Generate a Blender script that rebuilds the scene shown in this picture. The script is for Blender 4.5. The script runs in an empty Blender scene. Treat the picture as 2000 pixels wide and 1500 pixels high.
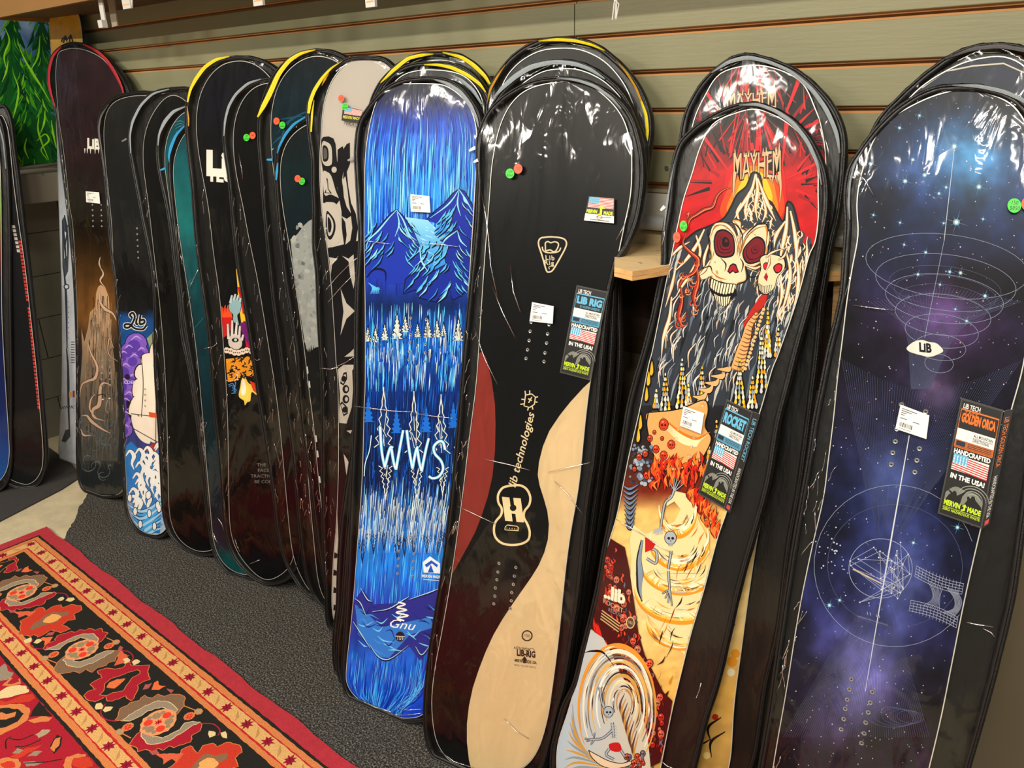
import bpy, bmesh, math, random
import numpy as np
from mathutils import Vector, Matrix, noise, geometry
def srgb(c):
    if isinstance(c, str): c = tuple(int(c[i:i+2], 16) for i in (0, 2, 4))
    return tuple((x/255/12.92 if x/255 <= .04045 else ((x/255+.055)/1.055)**2.4) for x in c)
SC = bpy.context.scene; COL = SC.collection; D2 = bpy.data
# ------------------------------------------------------------------ the camera's own geometry (solved from the slat lines)
F_PX = 1500.0; CAM = np.array([0, -1.5534, 1.55])
YAW, PITCH, ROLL = math.radians(-38.3087), math.radians(20.5577), math.radians(-1.355)
_w = np.array([math.sin(YAW)*math.cos(PITCH), math.cos(YAW)*math.cos(PITCH), -math.sin(PITCH)])
_r0 = np.array([math.cos(YAW), -math.sin(YAW), 0.]); _u0 = np.cross(_r0, _w)
_r = math.cos(ROLL)*_r0+math.sin(ROLL)*_u0; _u = -math.sin(ROLL)*_r0+math.cos(ROLL)*_u0
def ray(x, y): return _w+_r*(x-1000)/F_PX-_u*(y-750)/F_PX
def onZ(x, y, Z=0.): d = ray(x, y); return CAM+d*((Z-CAM[2])/d[2])
def onY(x, y, Y): d = ray(x, y); return CAM+d*((Y-CAM[1])/d[1])
def onX(x, y, X): d = ray(x, y); return CAM+d*((X-CAM[0])/d[0])
class Plane:
    """a leaning face: O on the floor, eu level, ev up along the face, n towards the aisle"""
    def __init__(s, O, T, yaw):
        s.O = np.array(O, float); s.eu = np.array([math.cos(yaw), math.sin(yaw), 0.])
        n = np.cross(s.eu, T-s.O); s.n = n/np.linalg.norm(n); s.ev = np.cross(s.n, s.eu)
        if s.ev[2] < 0: s.n = -s.n; s.ev = np.cross(s.n, s.eu)
    def uv(s, x, y, off=0.):
        d = ray(x, y); o = s.O+s.n*off
        P = CAM+d*(np.dot(o-CAM, s.n)/np.dot(d, s.n))-s.O
        return (float(P@s.eu), float(P@s.ev))
    def t(s, x, y): d = ray(x, y); return np.dot(s.O-CAM, s.n)/np.dot(d, s.n)
    def world(s, u, v, w=0.): return s.O+s.eu*u+s.ev*v+s.n*w
def catmull(P, n=5):
    P = np.array(P, float); N = len(P); out = []
    for i in range(N):
        a, b, c, d = P[i-1], P[i], P[(i+1) % N], P[(i+2) % N]
        for k in range(n):
            t = k/n
            out.append(.5*((2*b)+(-a+c)*t+(2*a-5*b+4*c-d)*t*t+(-a+3*b-3*c+d)*t**3))
    return np.array(out)
def full_outline(pl, k, key):
    pts = [pl.uv(*q) for q in k[key]]
    if k['half']:
        T = np.array(pl.uv(*k['top'])); B = np.array(pl.uv(*k['bot']))
        if key == 'D':
            a = (B-T)/np.linalg.norm(B-T); T = T+a*.014; B = B-a*.016
        ax = (B-T)/np.linalg.norm(B-T); L = [np.array(p) for p in pts]
        R = []
        for p in reversed(L):
            d = p-T; R.append(T+2*ax*(d@ax)-d)
        pts = [T]+L+[B]+R
    P = catmull(pts, 5)
    if k['half']:                                          # even out the joints between the two mirrored halves
        L = np.r_[0, np.cumsum(np.linalg.norm(np.diff(np.vstack([P, P[:1]]), axis=0), axis=1))]; Q = np.vstack([P, P[:1]]); t = np.linspace(0, L[-1], 240, endpoint=False)
        P = np.stack([np.interp(t, L, Q[:, 0]), np.interp(t, L, Q[:, 1])], 1)
        for _ in range(14): P = .25*np.roll(P, 1, 0)+.5*P+.25*np.roll(P, -1, 0)
    return P
# ------------------------------------------------------------------ camera, world, lamps, exposure
cd = D2.cameras.new('camera'); cam = D2.objects.new('camera', cd); COL.objects.link(cam); SC.camera = cam
cd.sensor_fit = 'HORIZONTAL'; cd.sensor_width = 36.0; cd.lens = F_PX*36.0/2000; cd.clip_start = .02; cd.clip_end = 60
cam.matrix_world = Matrix(((_r[0], _u[0], -_w[0], CAM[0]), (_r[1], _u[1], -_w[1], CAM[1]), (_r[2], _u[2], -_w[2], CAM[2]), (0, 0, 0, 1)))
wd = D2.worlds.new('shop_air'); SC.world = wd; wd.use_nodes = True
wd.node_tree.nodes['Background'].inputs[0].default_value = (1.0, .94, .86, 1); wd.node_tree.nodes['Background'].inputs[1].default_value = .24
def area(x, y, z, sx, sy, power, col, tilt=0, rz=0):
    l = D2.lights.new('ceiling_lamp', 'AREA'); l.shape = 'RECTANGLE'; l.size = sx; l.size_y = sy; l.energy = power; l.color = col
    o = D2.objects.new('ceiling_lamp', l); COL.objects.link(o); o.location = (x, y, z); o.rotation_euler = (math.radians(tilt), 0, math.radians(rz)); return o
WARM = (1.0, .93, .82)
for x, y, p in ((-3.4, -1.95, 34), (-1.8, -1.95, 36), (-.2, -1.95, 36), (1.4, -1.95, 34), (-2.8, -3.3, 76), (-1.3, -3.3, 70), (.2, -3.3, 76), (1.7, -3.3, 40)):
    area(x, y, 2.88, .8, .07, p, WARM)
SC.view_settings.view_transform = 'Standard'; SC.view_settings.look = 'None'; SC.view_settings.gamma = 1.0
SC.view_settings.use_curve_mapping = False; SC.view_settings.exposure = -.12
SC.cycles.transparent_max_bounces = 24; SC.cycles.max_bounces = 6
# ------------------------------------------------------------------ materials
def new_mat(name):
    m = D2.materials.new(name); m.use_nodes = True; nt = m.node_tree
    return m, nt, nt.nodes['Principled BSDF']
def link(nt, a, b): nt.links.new(a, b)
def coords(nt, scale=(1, 1, 1), kind='Object'):
    tc = nt.nodes.new('ShaderNodeTexCoord'); mp = nt.nodes.new('ShaderNodeMapping'); mp.inputs['Scale'].default_value = scale
    link(nt, tc.outputs[kind], mp.inputs[0]); return mp.outputs[0]
def noise_node(nt, vec, scale, detail=4, rough=.55, dist=0):
    n = nt.nodes.new('ShaderNodeTexNoise'); n.inputs['Scale'].default_value = scale; n.inputs['Detail'].default_value = detail
    n.inputs['Roughness'].default_value = rough; n.inputs['Distortion'].default_value = dist; link(nt, vec, n.inputs['Vector']); return n.outputs['Fac']
def ramp(nt, fac, stops):
    r = nt.nodes.new('ShaderNodeValToRGB'); e = r.color_ramp.elements
    while len(e) < len(stops): e.new(.5)
    for i, (p, c) in enumerate(stops): e[i].position = p; e[i].color = (*c, 1)
    link(nt, fac, r.inputs[0]); return r.outputs[0]
def bump(nt, h, strength, dist=.01, nrm=None):
    b = nt.nodes.new('ShaderNodeBump'); b.inputs['Strength'].default_value = strength; b.inputs['Distance'].default_value = dist
    link(nt, h, b.inputs['Height'])
    if nrm: link(nt, nrm, b.inputs['Normal'])
    return b.outputs[0]
def mat(name, c, rough=.5, metal=0, spec=.5, var=.0, vscale=8, bmp=0, bscale=60, stretch=(1, 1, 1), bdist=.004):
    m, nt, p = new_mat(name); c = srgb(c)
    p.inputs['Base Color'].default_value = (*c, 1); p.inputs['Roughness'].default_value = rough; p.inputs['Metallic'].default_value = metal
    p.inputs['Specular IOR Level'].default_value = spec
    if var or bmp: v = coords(nt, stretch)
    if var:
        f = noise_node(nt, v, vscale); link(nt, ramp(nt, f, [(.3, tuple(x*(1-var) for x in c)), (.7, tuple(min(1, x*(1+var)) for x in c))]), p.inputs['Base Color'])
    if bmp: link(nt, bump(nt, noise_node(nt, v, bscale), bmp, bdist), p.inputs['Normal'])
    return m
def mat_paint(name, rough=.35, grain=.0, gscale=200, spec=.5, bmp=0):
    """colour comes from the printed shapes' own colour attribute"""
    m, nt, p = new_mat(name); a = nt.nodes.new('ShaderNodeAttribute'); a.attribute_name = 'ink'; col = a.outputs['Color']
    if grain:
        f = noise_node(nt, coords(nt), gscale, 3); mx = nt.nodes.new('ShaderNodeMix'); mx.data_type = 'RGBA'; mx.blend_type = 'MULTIPLY'; mx.inputs[0].default_value = 1
        g = ramp(nt, f, [(.3, (1-grain,)*3), (.7, (1+grain*.2,)*3)]); link(nt, col, mx.inputs[6]); link(nt, g, mx.inputs[7]); col = mx.outputs[2]
        if bmp: link(nt, bump(nt, f, bmp, .003), p.inputs['Normal'])
    link(nt, col, p.inputs['Base Color']); p.inputs['Roughness'].default_value = rough; p.inputs['Specular IOR Level'].default_value = spec
    return m
def mat_vinyl(name, bmp=.5, seed=0., refl=1.0, tint=.975, facet=0.):
    m = D2.materials.new(name); m.use_nodes = True; nt = m.node_tree; nt.nodes.clear()
    out = nt.nodes.new('ShaderNodeOutputMaterial'); tr = nt.nodes.new('ShaderNodeBsdfTransparent'); tr.inputs[0].default_value = (tint, tint, tint*.985, 1)
    gl = nt.nodes.new('ShaderNodeBsdfGlossy'); gl.inputs['Roughness'].default_value = .07; gl.inputs['Color'].default_value = (1, 1, 1, 1)
    v = coords(nt, (1, .42, 1)); v.node.inputs['Location'].default_value = (seed, seed*2, seed)
    n1 = noise_node(nt, v, 5.5, 2, .45, 1.0); n2 = noise_node(nt, v, 26, 2, .5, 1.5)
    ad = nt.nodes.new('ShaderNodeMath'); ad.operation = 'MULTIPLY_ADD'; link(nt, n2, ad.inputs[0]); ad.inputs[1].default_value = .10; link(nt, n1, ad.inputs[2])
    hgt = ad.outputs[0]
    if facet:                                              # flat dents with sharp folds, as creased film has
        v2 = coords(nt, (1, .45, .2)); wn = nt.nodes.new('ShaderNodeTexNoise'); wn.inputs['Scale'].default_value = 6; link(nt, v2, wn.inputs['Vector'])
        wa = nt.nodes.new('ShaderNodeVectorMath'); wa.operation = 'MULTIPLY_ADD'; link(nt, wn.outputs['Color'], wa.inputs[0]); wa.inputs[1].default_value = (.16, .16, 0); link(nt, v2, wa.inputs[2])
        vo = nt.nodes.new('ShaderNodeTexVoronoi'); vo.inputs['Scale'].default_value = 8; link(nt, wa.outputs[0], vo.inputs['Vector'])
        df = nt.nodes.new('ShaderNodeVectorMath'); df.operation = 'SUBTRACT'; link(nt, wa.outputs[0], df.inputs[0]); link(nt, vo.outputs['Position'], df.inputs[1])
        cc = nt.nodes.new('ShaderNodeVectorMath'); cc.operation = 'SUBTRACT'; link(nt, vo.outputs['Color'], cc.inputs[0]); cc.inputs[1].default_value = (.5, .5, .5)
        dt = nt.nodes.new('ShaderNodeVectorMath'); dt.operation = 'DOT_PRODUCT'; link(nt, df.outputs[0], dt.inputs[0]); link(nt, cc.outputs[0], dt.inputs[1])
        fa = nt.nodes.new('ShaderNodeMath'); fa.operation = 'MULTIPLY_ADD'; link(nt, dt.outputs['Value'], fa.inputs[0]); fa.inputs[1].default_value = facet; link(nt, hgt, fa.inputs[2]); hgt = fa.outputs[0]
    b = bump(nt, hgt, bmp, .035); link(nt, b, gl.inputs['Normal'])
    fr = nt.nodes.new('ShaderNodeFresnel'); fr.inputs[0].default_value = 1.4; link(nt, b, fr.inputs['Normal'])
    ml = nt.nodes.new('ShaderNodeMath'); ml.operation = 'MULTIPLY'; link(nt, fr.outputs[0], ml.inputs[0]); ml.inputs[1].default_value = refl; ml.use_clamp = True
    mx = nt.nodes.new('ShaderNodeMixShader'); link(nt, ml.outputs[0], mx.inputs[0]); link(nt, tr.outputs[0], mx.inputs[1]); link(nt, gl.outputs[0], mx.inputs[2])
    link(nt, mx.outputs[0], out.inputs[0]); return m
M = {}
M['fabric'] = mat('black_bag_fabric', (20, 18, 17), .42, var=.25, vscale=30, bmp=.6, bscale=40, stretch=(1, .3, 1), bdist=.006)
M['liner'] = mat('black_bag_liner', (9, 8, 8), .38, bmp=.5, bscale=22, stretch=(1, .3, 1), bdist=.01)
M['piping'] = mat('black_piping', (13, 12, 12), .4, bmp=.3, bscale=300)
M['vinyl'] = [mat_vinyl('clear_vinyl', .16, i*3.1+1.7, .42, facet=5.) for i in range(3)]
M['vinyl_crinkled'] = mat_vinyl('clear_vinyl_crinkled', .42, 7.7, .7, facet=10.)
M['print'] = mat_paint('printed_ink', .3, spec=.2)
M['card'] = mat_paint('printed_card', .4)
M['edge'] = mat('steel_edge', (225, 222, 212), .35, metal=.3)
M['sidewall'] = mat('deck_sidewall', (40, 38, 36), .5)
M['steel'] = mat('brushed_steel', (205, 203, 198), .3, metal=.9)
M['insert'] = mat('insert_steel', (215, 212, 205), .25, metal=.75)
M['hole'] = mat('insert_hole', (40, 38, 36), .5)
ZIP = {k: mat('zip_tape_'+k, c, .6, var=.08, vscale=120, bmp=.3, bscale=400) for k, c in dict(yellow=(236, 214, 20), silver=(150, 160, 164), blue=(30, 150, 205), red=(170, 18, 30), amber=(205, 150, 20), grey=(95, 92, 92)).items()}
def mat_crease():
    m = D2.materials.new('film_fold'); m.use_nodes = True; nt = m.node_tree; nt.nodes.clear(); out = nt.nodes.new('ShaderNodeOutputMaterial')
    tr = nt.nodes.new('ShaderNodeBsdfTransparent'); gl = nt.nodes.new('ShaderNodeBsdfGlossy'); gl.inputs['Roughness'].default_value = .16; gl.inputs['Color'].default_value = (1, 1, 1, 1)
    mx = nt.nodes.new('ShaderNodeMixShader'); mx.inputs[0].default_value = .5; link(nt, tr.outputs[0], mx.inputs[1]); link(nt, gl.outputs[0], mx.inputs[2]); link(nt, mx.outputs[0], out.inputs[0]); return m
M['crease'] = mat_crease()
# ------------------------------------------------------------------ mesh helpers
def tagobj(o, label=None, cat=None, group=None, kind=None):
    for k, v in (('label', label), ('category', cat), ('group', group), ('kind', kind)):
        if v: o[k] = v
    return o
def mesh_obj(name, V, Fc, m, parent=None, smooth=False, cols=None, vcols=None):
    me = D2.meshes.new(name); me.from_pydata([tuple(map(float, v)) for v in V], [], Fc)
    if m: me.materials.append(m)
    if cols is not None:
        a = me.color_attributes.new('ink', 'FLOAT_COLOR', 'CORNER'); a.data.foreach_set('color', np.asarray(cols, dtype=np.float32).ravel())
    if vcols is not None:
        a = me.color_attributes.new('ink', 'FLOAT_COLOR', 'POINT'); a.data.foreach_set('color', np.asarray(vcols, dtype=np.float32).ravel())
    if smooth: me.polygons.foreach_set('use_smooth', [True]*len(me.polygons))
    o = D2.objects.new(name, me); COL.objects.link(o)
    if parent: o.parent = parent
    return o
def empty(name, loc, Mx=None):
    o = D2.objects.new(name, None); COL.objects.link(o); o.empty_display_size = .05
    if Mx is not None: o.matrix_world = Mx
    else: o.location = loc
    return o
class MB:
    def __init__(s): s.V = []; s.F = []
    def box(s, x0, x1, y0, y1, z0, z1, f=None):
        b = len(s.V); P = [(x0, y0, z0), (x1, y0, z0), (x1, y1, z0), (x0, y1, z0), (x0, y0, z1), (x1, y0, z1), (x1, y1, z1), (x0, y1, z1)]
        s.V += [f(*p) if f else p for p in P]
        s.F += [tuple(b+i for i in q) for q in ((0, 3, 2, 1), (4, 5, 6, 7), (0, 1, 5, 4), (1, 2, 6, 5), (2, 3, 7, 6), (3, 0, 4, 7))]; return s
    def prism(s, pts, z0, z1):
        b = len(s.V); n = len(pts); s.V += [(x, y, z0) for x, y in pts]+[(x, y, z1) for x, y in pts]
        s.F += [tuple(b+i for i in range(n-1, -1, -1)), tuple(b+n+i for i in range(n))]+[(b+i, b+(i+1) % n, b+n+(i+1) % n, b+n+i) for i in range(n)]; return s
    def tube(s, pts, r, n=8, closed=False, caps=True):
        P = [Vector(p) for p in pts]; N = len(P); b = len(s.V); rr = r if isinstance(r, (list, tuple)) else [r]*N; up = None
        for i, p in enumerate(P):
            a = P[i-1] if (i > 0 or closed) else p; c = P[(i+1) % N] if (i < N-1 or closed) else p
            t = (c-a).normalized()
            if up is None: up = Vector((0, 0, 1)) if abs(t.z) < .9 else Vector((1, 0, 0))
            x = t.cross(up).normalized(); y = x.cross(t); up = y
            for k in range(n):
                q = 2*math.pi*k/n; s.V.append(tuple(p+(x*math.cos(q)+y*math.sin(q))*rr[i]))
        for i in range(N if closed else N-1):
            j = (i+1) % N
            for k in range(n): s.F.append((b+i*n+k, b+i*n+(k+1) % n, b+j*n+(k+1) % n, b+j*n+k))
        if caps and not closed: s.F += [tuple(b+k for k in range(n-1, -1, -1)), tuple(b+(N-1)*n+k for k in range(n))]
        return s
    def obj(s, name, m, parent=None, smooth=False): return mesh_obj(name, s.V, s.F, m, parent, smooth)
def bevel(o, w, seg=2):
    md = o.modifiers.new('bevel', 'BEVEL'); md.width = w; md.segments = seg; md.limit_method = 'ANGLE'; return o
# ------------------------------------------------------------------ rows across an outline (all boards run upwards)
def rows(out, n, inset=0., seam=.5):
    """for n heights: v, left u, right u"""
    v = out[:, 1]; v0, v1 = v.min()+inset, v.max()-inset; R = []
    N = len(out); A = out; B = np.roll(out, -1, 0)
    for i in range(n):
        t = .5-.5*math.cos(math.pi*i/(n-1)); t = .55*t+.45*i/(n-1); t = min(max(t, .0008), .9992)
        y = v0+(v1-v0)*t; m = ((A[:, 1] > y) != (B[:, 1] > y)); a, b = A[m], B[m]
        if len(a) < 2: continue
        x = a[:, 0]+(y-a[:, 1])/(b[:, 1]-a[:, 1])*(b[:, 0]-a[:, 0]); l, r = x.min()+inset, x.max()-inset
        if r-l < .002: c = (l+r)/2; l, r = c-.001, c+.001
        R.append((y, l, r))
    return R
def offset(out, d):
    """outline moved inwards by d (metres); outline is made anticlockwise"""
    P = out; T = np.roll(P, -1, 0)-np.roll(P, 1, 0); T /= np.linalg.norm(T, axis=1)[:, None]+1e-9
    Nn = np.stack([-T[:, 1], T[:, 0]], 1); return P+Nn*d
def ccw(P):
    x, y = P[:, 0], P[:, 1]; a = (x*np.roll(y, -1)-np.roll(x, -1)*y).sum(); return P if a > 0 else P[::-1].copy()
def vnoise(x, y, seed=0):
    xi, yi = np.floor(x).astype(np.int64), np.floor(y).astype(np.int64); xf, yf = x-xi, y-yi; xf = xf*xf*(3-2*xf); yf = yf*yf*(3-2*yf)
    def h(a, b):
        n = (a*374761393+b*668265263+seed*1442695041) & 0xffffffff; n = ((n ^ (n >> 13))*1274126177) & 0xffffffff; return ((n ^ (n >> 16)) & 0xffff)/65535.
    return (h(xi, yi)*(1-xf)+h(xi+1, yi)*xf)*(1-yf)+(h(xi, yi+1)*(1-xf)+h(xi+1, yi+1)*xf)*yf
def fbm(x, y, o=4, seed=0):
    s = 0; a = .5; t = 0
    for i in range(o): s = s+a*vnoise(x*2**i, y*2**i, seed+i); t += a; a *= .5
    return s/t
# ------------------------------------------------------------------ flat print, drawn as thin coloured shapes lying on its surface
def glyphs(txt, bold=0., shear=0., align='CENTER', space=1.):
    k = ('_g', txt, bold, shear, align, space)
    if k in _GC: return _GC[k]
    c = D2.curves.new('t', 'FONT'); c.body = txt; c.size = 1; c.offset = bold; c.shear = shear; c.align_x = align; c.align_y = 'CENTER'; c.resolution_u = 2; c.space_character = space
    o = D2.objects.new('t', c); COL.objects.link(o); dg = bpy.context.evaluated_depsgraph_get(); me = o.evaluated_get(dg).to_mesh()
    V = [(v.co.x, v.co.y) for v in me.vertices]; Fc = [tuple(p.vertices) for p in me.polygons]
    o.evaluated_get(dg).to_mesh_clear(); D2.objects.remove(o); D2.curves.remove(c); _GC[k] = (V, Fc); return V, Fc
_GC = {}
def lerp(a, b, t): return tuple(x+(y-x)*t for x, y in zip(a, b))
class Art:
    """shapes in some 2-D drawing space, carried to the surface by fn(x, y) -> (u, v)"""
    def __init__(s, fn, w0=.0004, dw=.00003, clip=None): s.fn = fn; s.w0 = w0; s.dw = dw; s.V = []; s.F = []; s.C = []; s.clip = clip; s.j = 0
    def _add(s, pts, faces, cols, lay):
        s.j = (s.j+1) % 7; w = s.w0+s.dw*lay+s.j*s.dw/8; b = len(s.V)
        for p in pts:
            u, v = s.fn(*p)
            if s.clip: u, v = s.clip(u, v)
            s.V.append((u, v, w))
        for f in faces:
            s.F.append(tuple(b+i for i in f))
            for i in f: s.C.append((*(cols[i] if isinstance(cols, list) else cols), 1))
    def poly(s, pts, col, lay=1, smooth=False, dens=False):
        if smooth: pts = [tuple(p) for p in catmull(pts, 4)]
        if dens:
            q = []
            for i, p in enumerate(pts):
                n = pts[(i+1) % len(pts)]; k = max(1, int(math.hypot(n[0]-p[0], n[1]-p[1])/dens)); q += [(p[0]+(n[0]-p[0])*t/k, p[1]+(n[1]-p[1])*t/k) for t in range(k)]
            pts = q
        pts = [tuple(p) for p in pts]
        if len(pts) <= 3: tri = [tuple(range(len(pts)))]
        else: tri = geometry.tessellate_polygon([[Vector((p[0], p[1], 0)) for p in pts]])
        c = col if callable(col) else (srgb(col))
        cc = [srgb(col(*p)) for p in pts] if callable(col) else c
        s._add(pts, [tuple(t) for t in tri], cc, lay)
    def stroke(s, pts, w, col, lay=1, w1=None, smooth=True, mid=None, col2=None):
        """ribbon; w start width, w1 end width, mid width in the middle (drawing units)"""
        if smooth and len(pts) > 2:
            P = np.array([2*np.array(pts[0])-np.array(pts[1])]+[np.array(p) for p in pts]+[2*np.array(pts[-1])-np.array(pts[-2])], float); q = []
            for i in range(1, len(P)-2):
                a, b, c, d = P[i-1:i+3]
                for k in range(5):
                    t = k/5; q.append(.5*((2*b)+(-a+c)*t+(2*a-5*b+4*c-d)*t*t+(-a+3*b-3*c+d)*t**3))
            q.append(P[-2]); P = np.array(q)
        else: P = np.array(pts, float)
        n = len(P); w1 = w if w1 is None else w1; T = np.gradient(P, axis=0); T /= np.linalg.norm(T, axis=1)[:, None]+1e-9
        N = np.stack([-T[:, 1], T[:, 0]], 1); V = []; ca = srgb(col); cb = srgb(col2) if col2 else ca; cc = []
        for i in range(n):
            t = i/(n-1); ww = w+(w1-w)*t
            if mid is not None: ww = (w+(mid-w)*2*t) if t < .5 else (mid+(w1-mid)*(2*t-1))
            V += [tuple(P[i]+N[i]*ww/2), tuple(P[i]-N[i]*ww/2)]; cc += [lerp(ca, cb, t)]*2
        s._add(V, [(2*i, 2*i+1, 2*i+3, 2*i+2) for i in range(n-1)], cc, lay)
    def quad(s, P, cols, lay=1): s._add([tuple(p) for p in P], [(0, 1, 2, 3)], [srgb(c) for c in cols] if isinstance(cols, list) else srgb(cols), lay)
    def disc(s, x, y, r, col, lay=1, n=8, ry=None):
        s.poly([(x+r*math.cos(2*math.pi*k/n), y+(ry or r)*math.sin(2*math.pi*k/n)) for k in range(n)], col, lay)
    def blob(s, x, y, r, ci, co, lay=1, n=10):
        P = [(x, y)]+[(x+r*math.cos(2*math.pi*k/n), y+r*math.sin(2*math.pi*k/n)) for k in range(n)]
        s._add(P, [(0, 1+k, 1+(k+1) % n) for k in range(n)], [srgb(ci)]+[srgb(co)]*n, lay)
    def text(s, txt, o, ex, ey, col, lay=1, **k):
        V, Fc = glyphs(txt, **k); s._add([(o[0]+x*ex[0]+y*ey[0], o[1]+x*ex[1]+y*ey[1]) for x, y in V], Fc, srgb(col), lay)
    def fit(s, txt, c, w, h, col, lay=1, ax=None, **k):
        """lettering stretched to w x h about c; ax swaps to reading upwards"""
        V, Fc = glyphs(txt, **k); xs = [v[0] for v in V]; ys = [v[1] for v in V]; x0, x1, y0, y1 = min(xs), max(xs), min(ys), max(ys)
        s._add([(c[0]+((x-x0)/(x1-x0)-.5)*w, c[1]-((y-y0)/(y1-y0)-.5)*h) if not ax else (c[0]+((y-y0)/(y1-y0)-.5)*w*ax, c[1]+((x-x0)/(x1-x0)-.5)*h*ax) for x, y in V], Fc, srgb(col), lay)
    def line(s, a, b, w, col, lay=1, w1=None): s.stroke([a, b], w, col, lay, w1, smooth=False)
    def obj(s, name, m, parent):
        return mesh_obj(name, s.V, s.F, m, parent, cols=s.C) if s.V else None
# ------------------------------------------------------------------ the leaning sleeves
# outlines are traced on the photograph (2000x1500) and carried onto each sleeve's own leaning plane.
# name: bottom contact (px), top tip (px), distance of the top tip from the wall, yaw of the face,
# S/D = sleeve / deck outline.  'half' outlines (left side only) are mirrored about the tip-to-tip axis.
BD = {}
def board(key, **k): BD[key] = k
board('maroon', bot=(196,972), top=(150,83), yt=-.07, yaw=8, half=False,
 S=[(139,83),(118,92),(101,112),(94,149),(97,176),(107,205),(113,240),(118,293),(129,380),(136,442),(145,545),(150,669),(151,793),(151,897),(157,946),(174,965),(196,972),(222,972),(244,966),(252,940),(254,850),(250,740),(244,600),(240,500),(240,420),(243,340),(250,260),(254,210),(249,171),(232,139),(200,107),(165,86)],
 D=[(149,95),(128,97),(114,106),(110,135),(110,160),(115,227),(123,280),(131,347),(136,400),(143,442),(149,545),(153,669),(153,835),(155,930),(163,955),(182,965),(210,968),(233,964),(243,940),(242,850),(237,750),(230,600),(224,500),(224,421),(229,340),(236,270),(241,215),(239,177),(227,149),(203,117),(173,100)])
board('ship', bot=(292,1050), top=(262,179), yt=-.08, yaw=10, half=True,
 S=[(228,185),(210,196),(196,212),(192,235),(192,262),(201,308),(206,350),(212,420),(217,490),(224,535),(229,605),(238,745),(242,850),(241,945),(245,992),(251,1020),(268,1042)],
 D=[(234,193),(216,202),(206,220),(203,245),(204,285),(210,350),(219,437),(222,507),(231,615),(235,710),(241,797),(245,885),(248,955),(249,990),(255,1013),(273,1038)])
board('black_grain', bot=(387,1086), top=(336,171), yt=-.09, yaw=12, half=True,
 S=[(297,178),(270,206),(254,240),(250,280),(257,308),(261,336),(271,385),(280,437),(292,490),(297,521),(302,587),(302,692),(304,745),(311,850),(317,972),(318,1003),(325,1035),(343,1062)],
 D=[(308,207),(290,238),(281,270),(280,322),(289,385),(297,455),(304,518),(310,570),(317,640),(324,745),(327,832),(329,920),(331,1003),(339,1038),(357,1062)])
board('teal_back', bot=(455,1112), top=(372,203), yt=-0.09, yaw=12, half=True,
 S=[(340,214),(317,243),(306,280),(308,325),(318,367),(329,420),(336,472),(341,521),(350,587),(353,647),(367,710),(376,762),(386,832),(396,920),(402,990),(408,1027),(416,1070),(432,1100)],
 D=[(350,225),(331,255),(322,290),(323,330),(330,380),(338,440),(346,500),(355,560),(362,640),(376,710),(386,790),(396,870),(404,950),(410,1000),(418,1050),(436,1092)])
board('teal', bot=(478,1131), top=(388,228), yt=-0.12, yaw=14, half=True,
 S=[(364,238),(342,262),(329,300),(329,340),(335,400),(344,480),(352,560),(361,640),(375,720),(386,800),(396,880),(403,960),(407,1020),(414,1070),(430,1107),(451,1127)],
 D=[(368,252),(350,278),(338,320),(340,360),(347,430),(357,500),(371,587),(385,692),(395,797),(402,885),(408,955),(413,1010),(415,1045),(423,1080),(430,1094),(452,1116)])
board('hands', bot=(517,1146), top=(462,108), yt=-0.125, yaw=12, half=True,
 S=[(432,113),(399,132),(377,157),(365,187),(362,234),(366,289),(375,357),(380,437),(388,518),(395,560),(408,657),(413,727),(420,815),(430,902),(436,1007),(440,1040),(449,1076),(470,1110),(490,1125)],
 D=[(432,124),(413,143),(394,173),(384,214),(384,261),(391,316),(402,371),(409,410),(418,500),(429,570),(437,675),(443,762),(446,850),(448,990),(451,1045),(465,1083),(485,1106)])
board('silver', bot=(614,1178), top=(533,151), yt=-0.135, yaw=12, half=True,
 S=[(496,157),(468,173),(446,203),(437,239),(435,275),(442,316),(448,352),(452,410),(458,470),(466,535),(479,605),(490,675),(500,745),(511,815),(525,902),(535,972),(540,1027),(549,1070),(560,1108),(581,1140)],
 D=[(505,163),(487,176),(468,203),(457,242),(455,275),(460,330),(468,371),(477,407),(483,448),(499,521),(511,587),(525,675),(539,762),(549,850),(560,972),(563,1003),(569,1062),(577,1104),(593,1134)])
board('aurora', bot=(650,1203), top=(618,94), yt=-0.125, yaw=11, half=True,
 S=[(586,99),(556,118),(534,143),(515,187),(504,231),(503,261),(507,302),(512,357),(515,410),(520,455),(526,517),(535,605),(546,675),(560,797),(574,902),(581,985),(588,1060),(597,1120),(605,1153),(622,1185)],
 D=[(590,115),(566,132),(546,158),(534,192),(530,220),(529,261),(532,311),(540,370),(548,440),(556,517),(567,605),(578,700),(590,800),(600,900),(608,1000),(614,1060),(618,1105),(624,1150),(636,1178)])
board('moon', bot=(670,1222), top=(622,222), yt=-0.155, yaw=13, half=True,
 S=[(599,226),(575,239),(553,261),(540,289),(537,316),(538,352),(542,410),(546,450),(550,495),(559,564),(573,648),(581,704),(584,760),(590,830),(600,900),(612,985),(621,1060),(632,1130),(646,1180)],
 D=[(604,240),(578,255),(560,275),(549,305),(547,340),(549,375),(555,420),(566,480),(576,542),(587,620),(596,690),(604,760),(614,836),(619,897),(627,976),(634,1050),(641,1120),(653,1175)])
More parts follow.
